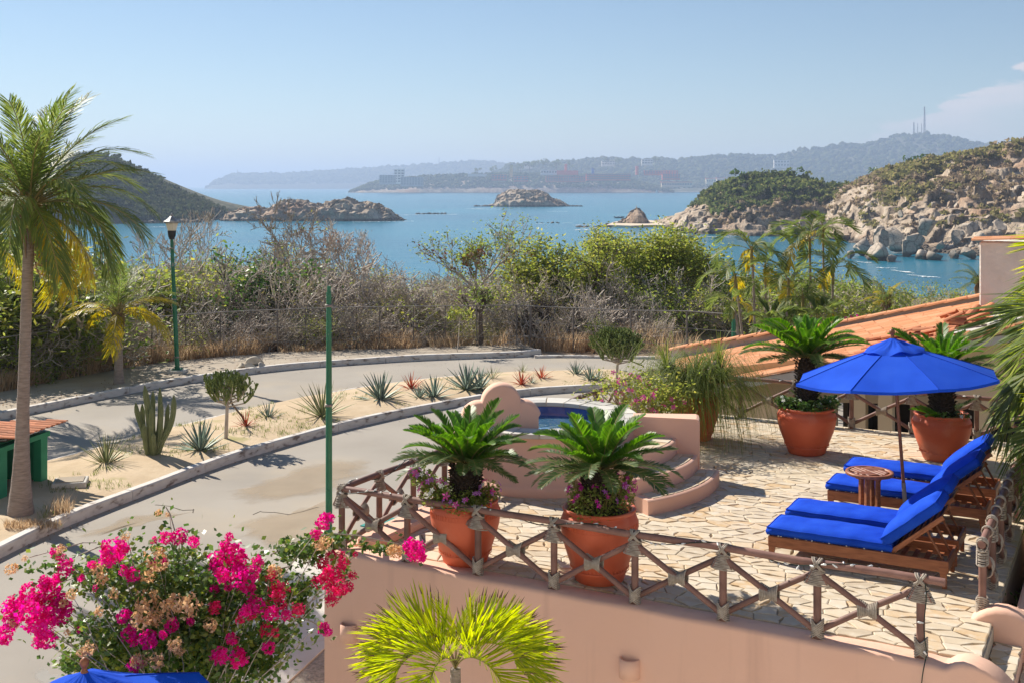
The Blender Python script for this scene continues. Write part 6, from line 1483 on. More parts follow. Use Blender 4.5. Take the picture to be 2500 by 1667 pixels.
tree('bare_tree', 'arching bare grey tree spreading low behind the fence in mid scrub', 'tree', gl(1010, 51), 310, T_h(1010, 655, 51), .7, .14, 5, 0, 0, None, bark_g, .8, .3, .1, -.02, None, 3, 5, .72, .5, (2, 3))
tree('bare_tree', 'bare brown tree at the fence below the yellow green tree', 'tree', gl(1345, 50), 311, T_h(1345, 725, 50), .5, .10, 5, 300, .12, leaf_o, bark_d, .75, .25, .2, 0, None, 3, 5, .72)
tree('bare_tree', 'gnarled dark trunked tree against the fence near the gate post', 'tree', gl(1172, 48.8), 312, T_h(1172, 700, 49), 1.6, .13, 3, 500, .14, leaf_g, bark_d, .5, .25, .25, .1, None, 4, 4, .7)
p = gp(1118, 860, GZ + .15); tree('sapling', 'little sapling with drooping lime green leaves on the far pavement', 'tree', p, 313, 1.75, 1.15, .02, 1, 260, .17, leaf_y, bark_g, .7, .2, .13, -.05, None, 4, 5, .7, .4, (2, 3), None, (0, 0), .9)
p = gp(622, 896, GZ + .15); 
MINR = .006
# ------------------------------------------------------------------ palms
CO = [frond('frond', 3.05, 66, .68, .028, 46 + 32 * i, 1.5, .13, 12, .24 + .24 * i, 50, .028, palm_g, stalk_m, 'coco', .12, 400 + i, 0, .5) for i in range(3)]
COY = [frond('frond', 2.7, 58, .66, .028, 70, 1.3, .13, 2, .50, 55, .026, palm_y, stalk_m, 'coco', .14, 410 + i, 0, .5) for i in range(2)]
CODR = frond('dry_frond', 2.0, 34, .5, .05, 50, 1.0, .15, -20, 1.1, 60, .026, palm_d, palm_d, 'coco', .2, 420, 0, .5, .3)
def palm(label, base, top, r0, r1, fr, scale, rz=0, coconuts=0, group=None, name='palm_tree', rings_=True):
    base, top = Vector(base), Vector(top); root = thing(name, label, 'palm tree', base, 0, group); t = top - base
    n = 40; pts = []
    for i in range(n + 1):
        s = i / n; q = Vector((t.x * (s ** 1.4), t.y * s, t.z * s)); pts.append(q - Vector((0, 0, .25 if i == 0 else 0)))
    rad = [(r1 + (r0 - r1) * math.exp(-s_ * 6.5)) * (1 + (.035 if (i % 2) else 0)) for i, s_ in ((i, i / n) for i in range(n + 1))]
    MB().tube(pts, rad, 14, smooth=True).build('trunk', palm_trunk, root)
    for (me, az, el, s) in fr: put_frond(root, me, az + rz, el, s * scale, t, random.uniform(-.25, .25))
    # leaf bases and fibre
    mb = MB()
    for k in range(14):
        a = k * 2.4; e = R(35 + 3.4 * k); q = t + Vector((cos(a) * r1 * .7, sin(a) * r1 * .7, -.18 + .02 * k)); d = Vector((cos(a) * cos(e), sin(a) * cos(e), sin(e))) * scale
        mb.tube([q, q + d * .22, q + d * .42], [.075 * scale, .05 * scale, .028 * scale], 5)
    mb.build('leaf_base', stalk_m, root, kind='stuff')
    mb = MB()
    for k in range(10):
        a = k * 1.9; q = t + Vector((cos(a) * r1, sin(a) * r1, -.02)); mb.tube([q, q + Vector((cos(a) * .10, sin(a) * .10, -.35 * scale)), q + Vector((cos(a) * .05, sin(a) * .05, -.85 * scale * random.uniform(.6, 1.4)))], [.05 * scale, .06 * scale, .01], 4)
    mb.build('dry_sheath', palm_d, root, kind='stuff')
    cme = MB().lathe([(.001, -.11), (.06, -.095), (.10, -.02), (.09, .06), (.04, .12), (.001, .13)], 12).mesh('coconut', coco_m) if coconuts else None
    for k in range(coconuts):
        a = k * 2.2; obj('coconut', cme, root, t + Vector((cos(a) * .27, sin(a) * .27, -.22 - .06 * (k % 3))), (random.uniform(-.5, .5), random.uniform(-.5, .5), 0))
    return root
random.seed(3)
G = random.Random(9)
fr = []
for k in range(32):
    az = k * 2.399; el = 88 - 86 * (k / 31) ** .95
    fr.append((CO[0 if k < 12 else 1 if k < 23 else 2], az, el, G.uniform(.88, 1.06)))
for k, (az, el) in enumerate(((-.1, -18), (-.35, -34), (.3, -40), (.7, -22), (.05, -52))): fr.append((COY[k % 2], az, el, .92))
for k, az in enumerate((-1.9, -2.9)): fr.append((CODR, az, -82, .9))
fr += [(CO[0], .02, 34, 1.0), (CO[1], -.12, 16, 1.0), (CO[1], .15, 58, 1.0), (CO[0], 3.0, 35, .95), (CO[1], -.3, -4, 1.0)]
bp0 = gp(50, 1277, GZ); bt = at(74, 505, 23.6)
palm('tall leaning coconut palm with yellow lower fronds at the left edge', (bp0.x, bp0.y, GZ + .12), bt, .28, .105, fr, .87, 0, 9)
fr = [(CO[k % 3], k * 2.399, 80 - 95 * (k / 15), .95) for k in range(16)] + [(COY[0], .2, -25, .8)]
palm('coconut palm mostly outside the left edge behind the hut', (-16.4, 35.2, GZ), (-16.2, 35.4, 2.75), .26, .13, fr, 1.05, .7, 5)
palm('low palm with dark fronds at the left edge behind the fence', (-17.8, 42.5, GZ), (-17.8, 42.5, .3), .2, .13, [(CO[k % 3], k * 2.399 + .5, 70 - 75 * (k / 13), .9) for k in range(14)], 1.0, 0)
sb = gp(290, 947, GZ)
fr = [(CO[0], k * 2.399 + .4, 85 - 60 * (k / 9), .95) for k in range(9)] + [(COY[k % 2], a, e, 1.0) for k, (a, e) in enumerate(((.15, 40), (-.35, 15), (3.0, 30), (2.5, 10), (-2.7, 22), (-1.3, -10), (1.2, 15), (.0, 5)))]
palm('small young coconut palm with golden fronds on the far pavement', (sb.x, sb.y, GZ + .15), at(287, 762, 39.3), .19, .13, fr, .74, 0, 0)
# slender areca palms behind the roof
AR = [frond('frond', 1.55, 34, .46, .034, 105 + 15 * i, 1.5, .20, 22, .35, 55, .016, palm_g, stalk_m, 'coco', .12, 430 + i, 0, .5) for i in range(2)] + [frond('frond', 1.5, 34, .44, .034, 110, 1.4, .20, 15, .45, 55, .016, palm_y, stalk_m, 'coco', .12, 435, 0, .5)]
def areca(x, y, Y, xb, label, n=8, s=1.0, el0=70, el1=10, zb=None):
    t = at(x, y, Y); b = Vector(((xb - 1250) / FPX * Y, Y + .2, GZ - .3 if zb is None else zb)); root = thing('palm_tree', label, 'palm tree', b, 0, 'slender palms behind the tiled roof'); d = t - b
    MB().tube([d * q + Vector((.25 * sin(q * 3) * (1 if x > xb else -1), 0, 0)) * (1 - q) for q in np.linspace(0, 1, 9)], [.06 - .025 * q for q in np.linspace(0, 1, 9)], 8).build('trunk', palm_trunk, root)
    MB().tube([d - Vector((0, 0, .55)), d - Vector((0, 0, .1)), d + Vector((0, 0, .15))], [.045, .05, .03], 8).build('crownshaft', stalk_m, root)
    o = random.uniform(0, 6)
    for k in range(n): put_frond(root, AR[2] if (k == n - 1) else AR[k % 2], o + k * 2.399, el0 - (el0 - el1) * k / max(n - 1, 1), s * random.uniform(.85, 1.1), d, random.uniform(-.3, .3))
random.seed(21)
areca(1977, 590, 38, 1975, 'tallest slender palm of the clump behind the tiled roof', 10, 1.05)
areca(1835, 612, 38, 1872, 'slender palm leaning left, second tallest of the clump', 8)
areca(1868, 655, 39, 1890, 'thin palm just right of the leaning palm', 6, .8)
areca(2034, 655, 38, 2020, 'slender palm on the right side of the clump', 9, 1.0)
areca(1925, 690, 37, 1925, 'lower palm in the middle of the slender clump', 8, .95)
areca(1795, 680, 40, 1850, 'palm with yellowing fronds beside the green pole', 7, .9)
areca(1790, 740, 39, 1850, 'low drooping palm at the left of the slender clump', 7, .75)
areca(1960, 730, 36, 1955, 'low palm in front of the tall slender stem', 7, .8)
areca(2010, 565, 39.5, 2003, 'small crowned palm behind the tallest one', 6, .8)
FAN = frond('fan_leaf', .9, 26, .5, .05, 30, 1.2, .35, 30, .1, 30, .014, palm_g, stalk_m, 'flat', .1, 440)
for (x, y, L) in ((1885, 765, 'low dark palm plant behind the far potted cycad'), (1925, 780, 'feathery low palm right behind the roof edge'), (2000, 755, 'bright low fan palm among the slender stems')):
    b = at(x, y, 35); root = thing('palm_plant', L, 'plant', (b.x, b.y, GZ - .2)); d = Vector((0, 0, b.z - GZ - .1)); MB().tube([(0, 0, 0), d], .06, 6).build('trunk', palm_trunk, root)
    for k in range(13): put_frond(root, FAN if k % 2 else AR[0], k * 2.399, 75 - 60 * k / 12, .8 if k % 2 else .6, d)
b = at(2165, 735, 41)
palm('young yellow green coconut palm above the tiled roof', (b.x, b.y, GZ - .6), b, .12, .09, [(CO[k % 3] if k % 3 else COY[0], k * 2.399, 82 - 70 * k / 12, .55) for k in range(13)], .62)
b = at(2392, 690, 46); palm('dark palm beside the white stucco block', (b.x, b.y, GZ - .6), b, .12, .09, [(CO[k % 3], k * 2.399, 80 - 75 * k / 12, .6) for k in range(13)], .62)
# pink bougainvillea behind the roof ridge
b = at(2085, 770, 37); root = thing('flowering_bush', 'small bush with pink and orange flowers behind the roof ridge', 'bush', (b.x, b.y, GZ - .2))
C = rng.normal(size=(1500, 3)) * [.8, .6, .45] + [0, 0, b.z - GZ]; V, F = leaves_geo(C, np.full(1500, .14)); obj('foliage', npmesh('foliage', V, F, leaf_y), root)
C = rng.normal(size=(160, 3)) * [.30, .3, .14] + [-.1, -.5, b.z - GZ - .05]; V, F = leaves_geo(C, np.full(160, .14), .4, .9); obj('blossom', npmesh('blossom', V, F, bract), root)
MB().tube([(0, 0, 0), (.05, 0, b.z - GZ)], .05, 6).build('stem', bark_d, root)

# right edge palms, seen close
AP = [frond('frond', 1.75, 46, .58, .040, 120 + 15 * i, 1.4, .14, 15, .75, 55, .016, palm_g if i < 2 else palm_y, stalk_m, 'coco', .12, 450 + i, 0, .5) for i in range(3)] + [frond('frond', 1.7, 46, .55, .040, 125, 1.4, .14, 15, .7, 55, .016, lime_m, stalk_m, 'coco', .12, 455, 0, .5)]
random.seed(8)
for i, (u, v, z, s, L) in enumerate(((-.22, 16.5, 2.25, 1.0, 'clumped palm with arching fronds over the right railing, nearest the loungers'), (-.05, 18.2, 2.9, 1.05, 'tallest clumped palm at the right edge above the parasol side'), (-.30, 17.5, 1.45, .9, 'lower clumped palm hanging over the right railing'), (-.1, 15.4, 1.25, .8, 'small clumped palm beside the middle of the right railing'), (-.3, 19.7, 2.0, .95, 'clumped palm behind the far potted cycad at the right edge'))):
    b = T(u, v, -1.9); root = thing('palm_tree', L, 'palm tree', b, 0, 'clumped palms beyond the right railing'); d = Vector((0, 0, z + 1.9))
    for k in range(3): MB().tube([(.12 * cos(k * 2.1), .12 * sin(k * 2.1), 0), d * .6 + Vector((.08 * cos(k * 2.1), .08 * sin(k * 2.1), 0)), d + Vector((.03 * k, 0, -.1 * k))], .04, 7).build('trunk', stalk_m, root)
    for k in range(20): put_frond(root, (AP[3], AP[0], AP[3], AP[1], AP[3])[k % 5], 2.3 + k * 2.399, 82 - 80 * k / 19, s * random.uniform(.85, 1.1), d, random.uniform(-.3, .3))
# lime palm at the bottom in front of the wall
tip_b = M('dry_leaf_tip', [(0.2, (.10, .05, .03)), (.8, (.22, .12, .07))], 4, .8)
LP = [frond('frond', 1.0 + .1 * i, 84, .50, .017, 180 - 20 * i, 1.0, .22, 48, .05, 62, .014, lime_m, stalk_m, 'flat', .16, 460 + i, .3, .5, .03, tip_b) for i in range(3)]
b = at(1112, 1630, 9.9); root = thing('palm_tree', 'bright lime yellow palm with bowed fronds in front of the terrace wall', 'palm tree', (b.x, b.y, GZ)); d = Vector((0, 0, b.z - GZ))
MB().tube([(0, 0, -.1), d * .5, d], [.10, .06, .045], 10).build('trunk', palm_trunk, root)
for (az, el, m, s) in ((.1, 88, 0, 1.0), (-.25, 76, 1, 1.0), (.5, 70, 2, .9), (1.4, 80, 1, .9), (2.9, 84, 1, 1.0), (3.4, 70, 0, 1.0), (2.6, 60, 2, .9), (4.2, 62, 2, .8), (5.4, 60, 2, .8)): put_frond(root, LP[m], az, el, s * .84, d, random.uniform(-.3, .3))

# ------------------------------------------------------------------ cycads in the pots
CY = [frond('frond', .90, 66, .155, .0185, 22 + 16 * i, 1.8, .10, 34 - 6 * i, .04, 60, .010, cyc_m, stalk_m, 'flat', .06, 470 + i) for i in range(3)]
CYO = [frond('frond', .96, 66, .16, .0155, 26 + 14 * i, 1.6, .10, 20, .10, 60, .010, cyc_d, stalk_m, 'flat', .10, 475 + i) for i in range(3)]
CYY = frond('young_frond', .64, 56, .115, .019, 30, 2.2, .06, 40, .0, 62, .009, M('young_cycad_leaf', [(0.1, (.08, .20, .018)), (1, (.16, .30, .035))], 3, .35, island=True, trans=.4, spec=.5), stalk_m, 'flat', .04, 479)
def cycad(label, loc, zs, zt, tr, s, n=34, seed=0, under=True):
    g = random.Random(seed); root = thing('cycad', label, 'cycad', loc, g.uniform(0, 6), 'potted cycads'); H = zt - zs
    mb = MB().lathe([(tr * 1.0, 0), (tr * 1.12, H * .25), (tr * 1.05, H * .6), (tr * .95, H * .9), (tr * .55, H + .06), (.01, H + .09)], 20)
    for k in range(230):
        a = k * 2.399; z = H * (k / 230); r = tr * 1.05; q = Vector((cos(a) * r, sin(a) * r, z)); d = Vector((cos(a), sin(a), g.uniform(.3, 1.2))).normalized() * g.uniform(.05, .09)
        t2 = Vector((-sin(a), cos(a), 0)) * .022; mb.add([q - t2, q + t2, q + t2 * .4 + d, q - t2 * .4 + d, q + Vector((0, 0, .03)) + d * .5], [(0, 1, 2, 3), (0, 4, 3), (1, 2, 4)])
    mb.build('trunk', cyc_trunk, root); c = Vector((0, 0, H + .03))
    for k in range(n):
        f = k / (n - 1); az = k * 2.399; el = 84 - 78 * f ** .9
        me = CYY if f < .22 else (CY[k % 3] if f < .66 else CYO[k % 3])
        put_frond(root, me, az, el + g.uniform(-9, 9), s * g.uniform(.82, 1.1), c + Vector((cos(az), sin(az), 0)) * tr * .45, g.uniform(-.15, .15))
    return root
cycad('cycad with a low dark trunk in the left front pot', (-.55, 13.75, .69), .69, 1.16, .15, .89, 58, 1)
cycad('cycad above the magenta flowers in the front pot by the steps', (1.0, 13.12, .74), .74, 1.24, .165, .90, 60, 2)
cycad('tall bright cycad in the sunlit pot before the tiled roof', (4.97, 19.35, .70), .70, 1.58, .15, 1.08, 50, 3)
cycad('cycad with a thick black trunk rising behind the parasol', (7.08, 18.9, .68), .68, 1.42, .165, 1.0, 46, 4)
# flowers under the cycads
def flower_mesh(name, mat, n=5, r=.026):
    mb = MB()
    for k in range(n):
        a = 2 * pi * k / n; c, s = cos(a), sin(a); mb.add([(0, 0, .004), (r * .6 * cos(a - .45), r * .6 * sin(a - .45), .008), (r * c, r * s, .004), (r * .6 * cos(a + .45), r * .6 * sin(a + .45), .008)], [(0, 1, 2, 3)])
    mb.lathe([(.001, .012), (.006, .008), (.005, .002)], 6); me = mb.mesh(name, mat); return me
FL = {'v': flower_mesh('flower', petal_v, 5, .042), 'm': flower_mesh('flower', petal_m, 5, .034), 'p': flower_mesh('flower', petal_p, 5, .05), 'w': flower_mesh('flower', petal_w, 5, .036)}
def underplant(label, loc, pr, blobs, nleaf, lsize, lmat, flowers, seed, name='flowering_plant'):
    g = np.random.default_rng(seed); root = thing(name, label, 'plant', loc, 0); V_, F_, b0 = [], [], 0; surf_ = []
    segs = []
    for (x, y, z, rx, rzz, w) in blobs:
        n = int(nleaf * w); d = g.normal(size=(n, 3)); d /= np.linalg.norm(d, axis=1)[:, None]; C = np.array([x, y, z]) + d * np.array([rx, rx, rzz]) * (g.random((n, 1)) ** .45); C = C[C[:, 2] > -.05]
        V, F = leaves_geo(C, np.full(len(C), lsize), .5, .55, g); V_.append(V); F_.append(F + b0); b0 += len(V)
        for k in range(14): e = g.normal(size=3); e /= np.linalg.norm(e); segs.append((Vector((x * .4, y * .4, -.05)), Vector((x + e[0] * rx * .8, y + e[1] * rx * .8, z + abs(e[2]) * rzz * .8)), .006, .003))
        surf_.append((x, y, z, rx, rzz))
    obj('foliage', npmesh('foliage', np.concatenate(V_), np.concatenate(F_), lmat), root); obj('stems', segs_mesh('stems', segs, 4, stalk_m), root)
    for (k, num) in flowers:
        for i in range(num):
            x, y, z, rx, rzz = surf_[g.integers(len(surf_))]; e = g.normal(size=3); e[1] -= .7; e[2] = abs(e[2]) + .2; e /= np.linalg.norm(e); q = Vector((x + e[0] * rx * 1.05, y + e[1] * rx * 1.05, z + e[2] * rzz * 1.05)); obj('flower', FL[k], root, q, Vector(e).to_track_quat('Z', 'Y').to_euler(), g.uniform(.8, 1.15))
    return root
underplant('pale violet flowers spilling from the left front pot', (-.55, 13.75, .70), .4, [(-.32, -.05, .14, .26, .20, 1), (-.50, .0, .28, .16, .13, .5), (.12, -.2, .10, .24, .15, .9), (.0, -.22, .05, .30, .12, .8), (.28, -.05, .16, .14, .14, .4), (-.62, .02, .36, .08, .07, .2)], 620, .050, leaf_g, [('v', 24), ('p', 12), ('w', 6)], 1)
underplant('magenta periwinkle flowers round the right front cycad trunk', (1.0, 13.12, .77), .4, [(-.10, -.2, .14, .30, .24, 1.2), (.12, -.18, .22, .24, .26, 1), (.30, -.05, .26, .12, .26, .5), (-.26, -.05, .20, .14, .2, .5), (-.32, -.02, .42, .05, .10, .12), (.36, 0, .45, .06, .10, .12)], 640, .042, leaf_g, [('m', 44), ('v', 5), ('w', 5)], 2)
underplant('dark fern like leaves and white blossom round the sunlit pot cycad', (4.97, 19.35, .72), .4, [(-.28, -.1, .12, .24, .14, 1), (.25, -.12, .12, .28, .15, 1), (0, -.25, .10, .26, .12, 1), (-.42, 0, .16, .12, .10, .4), (.45, 0, .14, .14, .12, .5)], 420, .075, leaf_d, [('w', 9)], 3)
r_ = underplant('broad bright leaves low in the pot behind the parasol pole', (7.08, 18.9, .70), .4, [(.2, -.2, .06, .2, .08, .6), (-.1, -.25, .05, .2, .08, .5)], 300, .06, leaf_d, [('w', 3)], 4)
for k, (az, el) in enumerate(((3.4, 35), (2.9, 25), (3.9, 20))): put_frond(r_, CYY, az, el, .75, (-.1, -.15, 0), .3, 'broad_leaf')
for k in range(9): put_frond(bpy.data.objects['flowering_plant.002'], CYO[k % 3], k * 2.399, 60 - 5 * k, .5, (0, -.1, .02), 0, 'fern_leaf')
for k in range(5): put_frond(r_, CYO[k % 3], .3 + k * .5, 40 - 8 * k, .6, (.1, -.1, 0), 0, 'fern_leaf')
# ponytail plant with long hanging leaves
root = thing('hanging_grass_plant', 'shaggy plant with long thin hanging leaves in the pot beside the end block', 'plant', (3.27, 20.4, .78)); g = np.random.default_rng(5)
def straps(heads, n, L, w, name, mat):
    V, F, b = [], [], 0
    for (hx, hy, hz_, m, up) in heads:
        for i in range(int(n * m)):
            a = g.uniform(0, 2 * pi); e = g.uniform(.0, 1.15) if up < 1 else g.uniform(1.2, 1.55); l = L * g.uniform(.6, 1.2) * (1 if up < 1 else .9); p = Vector((hx, hy, hz_)); d = Vector((cos(a) * cos(e), sin(a) * cos(e), sin(e))); s = Vector((-sin(a), cos(a), 0)) * w * .5
            k = 7; P = []
            for j in range(k + 1):
                P.append(p.copy()); p = p + d * l / k; d = (d + Vector((0, 0, -.34 if up < 1 else -.10)) * (1 + .3 * j)).normalized()
            for j, q in enumerate(P): V += [(q - s * (1 - .8 * j / k))[:], (q + s * (1 - .8 * j / k))[:]]
            F += [(b + 2 * j, b + 2 * j + 1, b + 2 * j + 3, b + 2 * j + 2) for j in range(k)]; b += 2 * k + 2
    return npmesh(name, V, np.array(F), mat)
heads = [(-.42, -.15, .22, 1.2, 0), (-.2, -.28, .14, 1.2, 0), (.12, -.32, .16, 1.2, 0), (.40, -.15, .24, 1.2, 0), (0, -.05, .30, 1, 0), (.3, .2, .32, .8, 0), (-.5, .1, .38, .7, 0)]
obj('leaves', straps(heads, 190, 1.75, .014, 'leaves', grass_m), root); obj('new_leaves', straps([(.42, 0, .35, 1, 1), (-.5, .1, .35, .8, 1), (.42, 0, .6, .5, 1)], 46, .62, .016, 'new_leaves', leaf_y), root)
MB().tube([(0, 0, 0), (.02, 0, .45)], .09, 8).tube([(0, 0, .15), (.4, 0, .62)], .05, 7).tube([(0, 0, .15), (-.48, .08, .55)], .05, 7).tube([(0, 0, .1), (.1, -.18, .36)], .05, 7).build('stem', palm_trunk, root)
# pink shrub behind the end block
fs = Vector((2.12, 19.3, .02)); root = thing('flowering_shrub', 'woody shrub with pink flowers and lime leaves behind the coral end block', 'shrub', fs); g = np.random.default_rng(6); segs, tips = [], []
for i in range(9):
    a = g.uniform(0, 6.28); grow(g, Vector((g.normal() * .12, g.normal() * .1, 0)), (Vector((cos(a) * .5, sin(a) * .35, 1))).normalized(), .80, .024, 1, segs, tips, .12, (2, 2), .5, .55, .65, .05)
obj('branches', segs_mesh('branches', segs, 6, bark_g), root); T_ = np.array([t[0][:] for t in tips]); C = T_[g.integers(0, len(T_), 1600)] + g.normal(size=(1600, 3)) * .12; V, F = leaves_geo(C, np.full(1600, .07), .4, .5, g)
obj('foliage', npmesh('foliage', V, F, leaf_y), root); C = np.array([.40, -.15, .95]) + g.normal(size=(900, 3)) * [.24, .16, .17]; V, F = leaves_geo(C, np.full(900, .075), .4, .5, g); obj('foliage', npmesh('foliage', V, F, leaf_y), root)
for i in range(46):
    q = Vector(T_[g.integers(len(T_))]) + Vector(g.normal(size=3)) * .10 if i < 34 else Vector((.40, -.25, .95)) + Vector(g.normal(size=3)) * .18; e = Vector((g.normal() * .5, -1, .6)); obj('flower', FL['p'], root, q, e.to_track_quat('Z', 'Y').to_euler(), 1.1)

# ------------------------------------------------------------------ desert plants on the median
def leaf_me(name, L, w, t, curve, mat, n=6):
    V, F = [], []; 
    for i in range(n + 1):
        s = i / n; ww = w * (.55 + 1.1 * s * (1 - s) * 2 * .8) * (1 - s) ** .45 if i < n else .002; x = L * s; z = curve * L * (s ** 2); k = t * (1 - s * .8)
        V += [(x, -ww / 2, z + ww * .22), (x, 0, z), (x, ww / 2, z + ww * .22), (x, 0, z - k)]
    for i in range(n): F += [(i * 4 + j, i * 4 + (j + 1) % 4, (i + 1) * 4 + (j + 1) % 4, (i + 1) * 4 + j) for j in range(4)]
    return npmesh(name, V, np.array(F), mat, True)
AGM = [leaf_me('leaf', 1.0, .105, .03, c, agave_m) for c in (.0, -.08, .06)]; AGN = [leaf_me('leaf', 1.0, .055, .016, c, agave_y) for c in (0, -.12, .05)]; BRM = [leaf_me('leaf', 1.0, .09, .012, c, brom_m) for c in (-.15, -.3, .0)]
def rosette(label, x, y, hpx, kind='agave', n=30, z=None, low=8, cat='agave'):
    p = gp(x, y, GZ + .2); Hh = hpx * p.y / FPX; ms = {'agave': AGM, 'narrow': AGN, 'brom': BRM}[kind]; g = random.Random(x * 7 + y); root = thing({'agave': 'agave', 'narrow': 'agave', 'brom': 'bromeliad'}[kind], label, cat, (p.x, p.y, p.z - .06), g.uniform(0, 6), 'spiky rosettes on the sandy median')
    for k in range(n):
        f = k / (n - 1); el = 84 - (84 - low) * f ** .9; L = Hh * (1.0 if f < .6 else 1.0 - .2 * (f - .6)) * g.uniform(.85, 1.08)
        obj('leaf', ms[k % 3], root, (0, 0, .03), (g.uniform(-.3, .3), -R(el + g.uniform(-6, 6)), k * 2.399), (L, L * 1.0, L))
    return root
AG = [(260, 1133, 84, 'narrow', 40, 'yellowish narrow leaved agave nearest the green hut'), (490, 1100, 82, 'agave', 34, 'blue green agave between the cactus and the candelabra tree'), (655, 1020, 48, 'agave', 24, 'small agave just right of the candelabra tree'), (787, 1017, 92, 'narrow', 46, 'large spiky agave partly behind the lamp post without lantern'),
      (929, 976, 74, 'agave', 34, 'agave with a pale drooping leaf left of the red bromeliad'), (1024, 971, 42, 'agave', 22, 'small agave in front of the red bromeliad'), (1060, 969, 60, 'agave', 28, 'upright agave right of the red bromeliad'), (1140, 951, 72, 'agave', 34, 'big blue agave left of the coral headboard'), (1172, 949, 58, 'agave', 26, 'agave growing against the big blue one'), (1202, 926, 40, 'narrow', 24, 'pale thin leaved agave above the headboard'),
      (1276, 908, 28, 'narrow', 20, 'small yellow green agave behind the red bromeliads'), (1298, 934, 24, 'agave', 18, 'tiny grey agave between the two far bromeliads'), (1407, 916, 40, 'agave', 26, 'grey agave left of the far candelabra tree'), (1441, 927, 42, 'agave', 26, 'agave nearest the far candelabra tree'), (1462, 928, 30, 'agave', 20, 'little agave under the far candelabra tree')]
for (x, y, h, k, n, L) in AG: rosette(L, x, y, h, k, n)
for (x, y, h, n, L) in ((600, 1042, 46, 22, 'orange red bromeliad under the candelabra tree'), (1004, 950, 48, 26, 'orange red bromeliad beside the upright agave'), (1273, 938, 42, 24, 'left one of the two red bromeliads above the hot tub'), (1322, 925, 38, 24, 'right one of the two red bromeliads above the hot tub')): rosette(L, x, y, h, 'brom', n, low=15, cat='bromeliad')
# cactus
p = gp(372, 1112, GZ + .2); root = thing('cactus', 'clump of ribbed columnar cactus standing on the sandy median', 'cactus', (p.x, p.y, p.z - .05)); k_ = p.y / FPX
def column(pts, r):
    n, m = 18, 14; P = []
    L = [0]
    for a, b in zip(pts, pts[1:]): L.append(L[-1] + (Vector(b) - Vector(a)).length)
    for s in np.linspace(0, L[-1], m):
        i = min(np.searchsorted(L, s, side='right') - 1, len(pts) - 2); t = (s - L[i]) / max(L[i + 1] - L[i], 1e-6); P.append(Vector(pts[i]).lerp(Vector(pts[i + 1]), t))
    for _ in range(2): P = [P[0]] + [(a + b * 2 + c) / 4 for a, b, c in zip(P, P[1:], P[2:])] + [P[-1]]
    V = []
    for i, q in enumerate(P):
        d = (P[min(i + 1, m - 1)] - P[max(i - 1, 0)]).normalized(); a = d.cross(Vector((0, 1, .1))).normalized(); b = d.cross(a); e = (m - 1 - i) / (m - 1); rr = r * min(1, math.sqrt(max(e * 7, .02))) * (.75 + .25 * min(1, i / 4))
        for k in range(n): t = 2 * pi * k / n; w = rr * (1.0 if k % 2 else .70); V.append(q + (a * cos(t) + b * sin(t)) * w)
    F = [(i * n + k, i * n + (k + 1) % n, (i + 1) * n + (k + 1) % n, (i + 1) * n + k) for i in range(m - 1) for k in range(n)] + [tuple(range((m - 1) * n, m * n))]
    return MB().add(V, F)
cx = lambda x, y: ((x - 372) * k_ * 1.12, 0, (1112 - y) * k_ + .03)
for (pl, r, dy) in (([(372, 1112), (366, 1040), (362, 990), (355, 938)], 9, 0), ([(370, 1110), (352, 1050), (338, 1010), (334, 980)], 7.5, .05), ([(376, 1110), (385, 1040), (387, 990), (385, 945)], 6.5, .12), ([(378, 1112), (398, 1065), (412, 1040), (420, 1000), (420, 960)], 8, -.04), ([(372, 1112), (372, 1050), (374, 985)], 8, -.12), ([(366, 1112), (350, 1060), (346, 985)], 7, .14), ([(380, 1112), (391, 1060), (394, 975)], 7, -.08),
                   ([(376, 1112), (380, 1090), (380, 1050)], 7, -.22), ([(364, 1112), (360, 1080), (358, 1028)], 7, -.16), ([(384, 1112), (400, 1050), (404, 985)], 6.5, .1), ([(378, 1110), (370, 1050), (368, 955)], 7, .2)):
    column([(cx(*q)[0], dy * (i / len(pl) + .3), cx(*q)[2]) for i, q in enumerate(pl)], r * k_ * .84).build('column', cact_m, root)
# candelabra trees
def candelabra(label, x, y, topy, rpx, trunk_h, seed, dens=6, fat=1.25):
    p = gp(x, y, GZ + .2); k = p.y / FPX; H = (y - topy) * k; th = trunk_h * k; g = np.random.default_rng(seed); root = thing('candelabra_tree', label, 'tree', (p.x, p.y, p.z - .05), 0, 'candelabra trees on the median'); segs, tips = [], []
    tr = [(Vector((0, 0, -.1)), Vector((.02, 0, th * .5)), .055, .05), (Vector((.02, 0, th * .5)), Vector((.04, 0, th)), .05, .042), (Vector((.04, 0, th)), Vector((.05, 0, th + (H - th) * .35)), .042, .03)]
    obj('trunk', segs_mesh('trunk', tr, 8, bark_g), root); st2 = []
    for i in range(dens * 4):
        a = i * 2.399; f = i / (dens * 4); z0 = th + (H - th) * .55 * f; q = Vector((.05, 0, z0)); R_ = rpx * k * (1.0 - .62 * f) * g.uniform(.55, 1); m = q + Vector((cos(a) * R_ * .55, sin(a) * R_ * .55, R_ * .12)); e = q + Vector((cos(a) * R_ * .9, sin(a) * R_ * .9, R_ * .55)); st2 += [(q, m, .022, .018), (m, e, .018, .014)]
        for s in (m, e, m.lerp(e, .5)):
            for j in range(3):
                grow(g, s, (Vector((cos(a) * .5, sin(a) * .5, 1)) + Vector(g.normal(size=3)) * .5).normalized(), max(.10, (H * (1.08 - .50 * min(1, (s.xy.length / (rpx * k)) ** 2)) - s.z) * .33 * g.uniform(.55, .95)), .017 * fat, 2, segs, tips, .12, (2, 2), .55, .62, .9, .25, 2, .011 * fat)
    obj('limbs', segs_mesh('limbs', st2, 6, bark_g), root); obj('crown', segs_mesh('crown', segs, 4, euph_m), root); return root
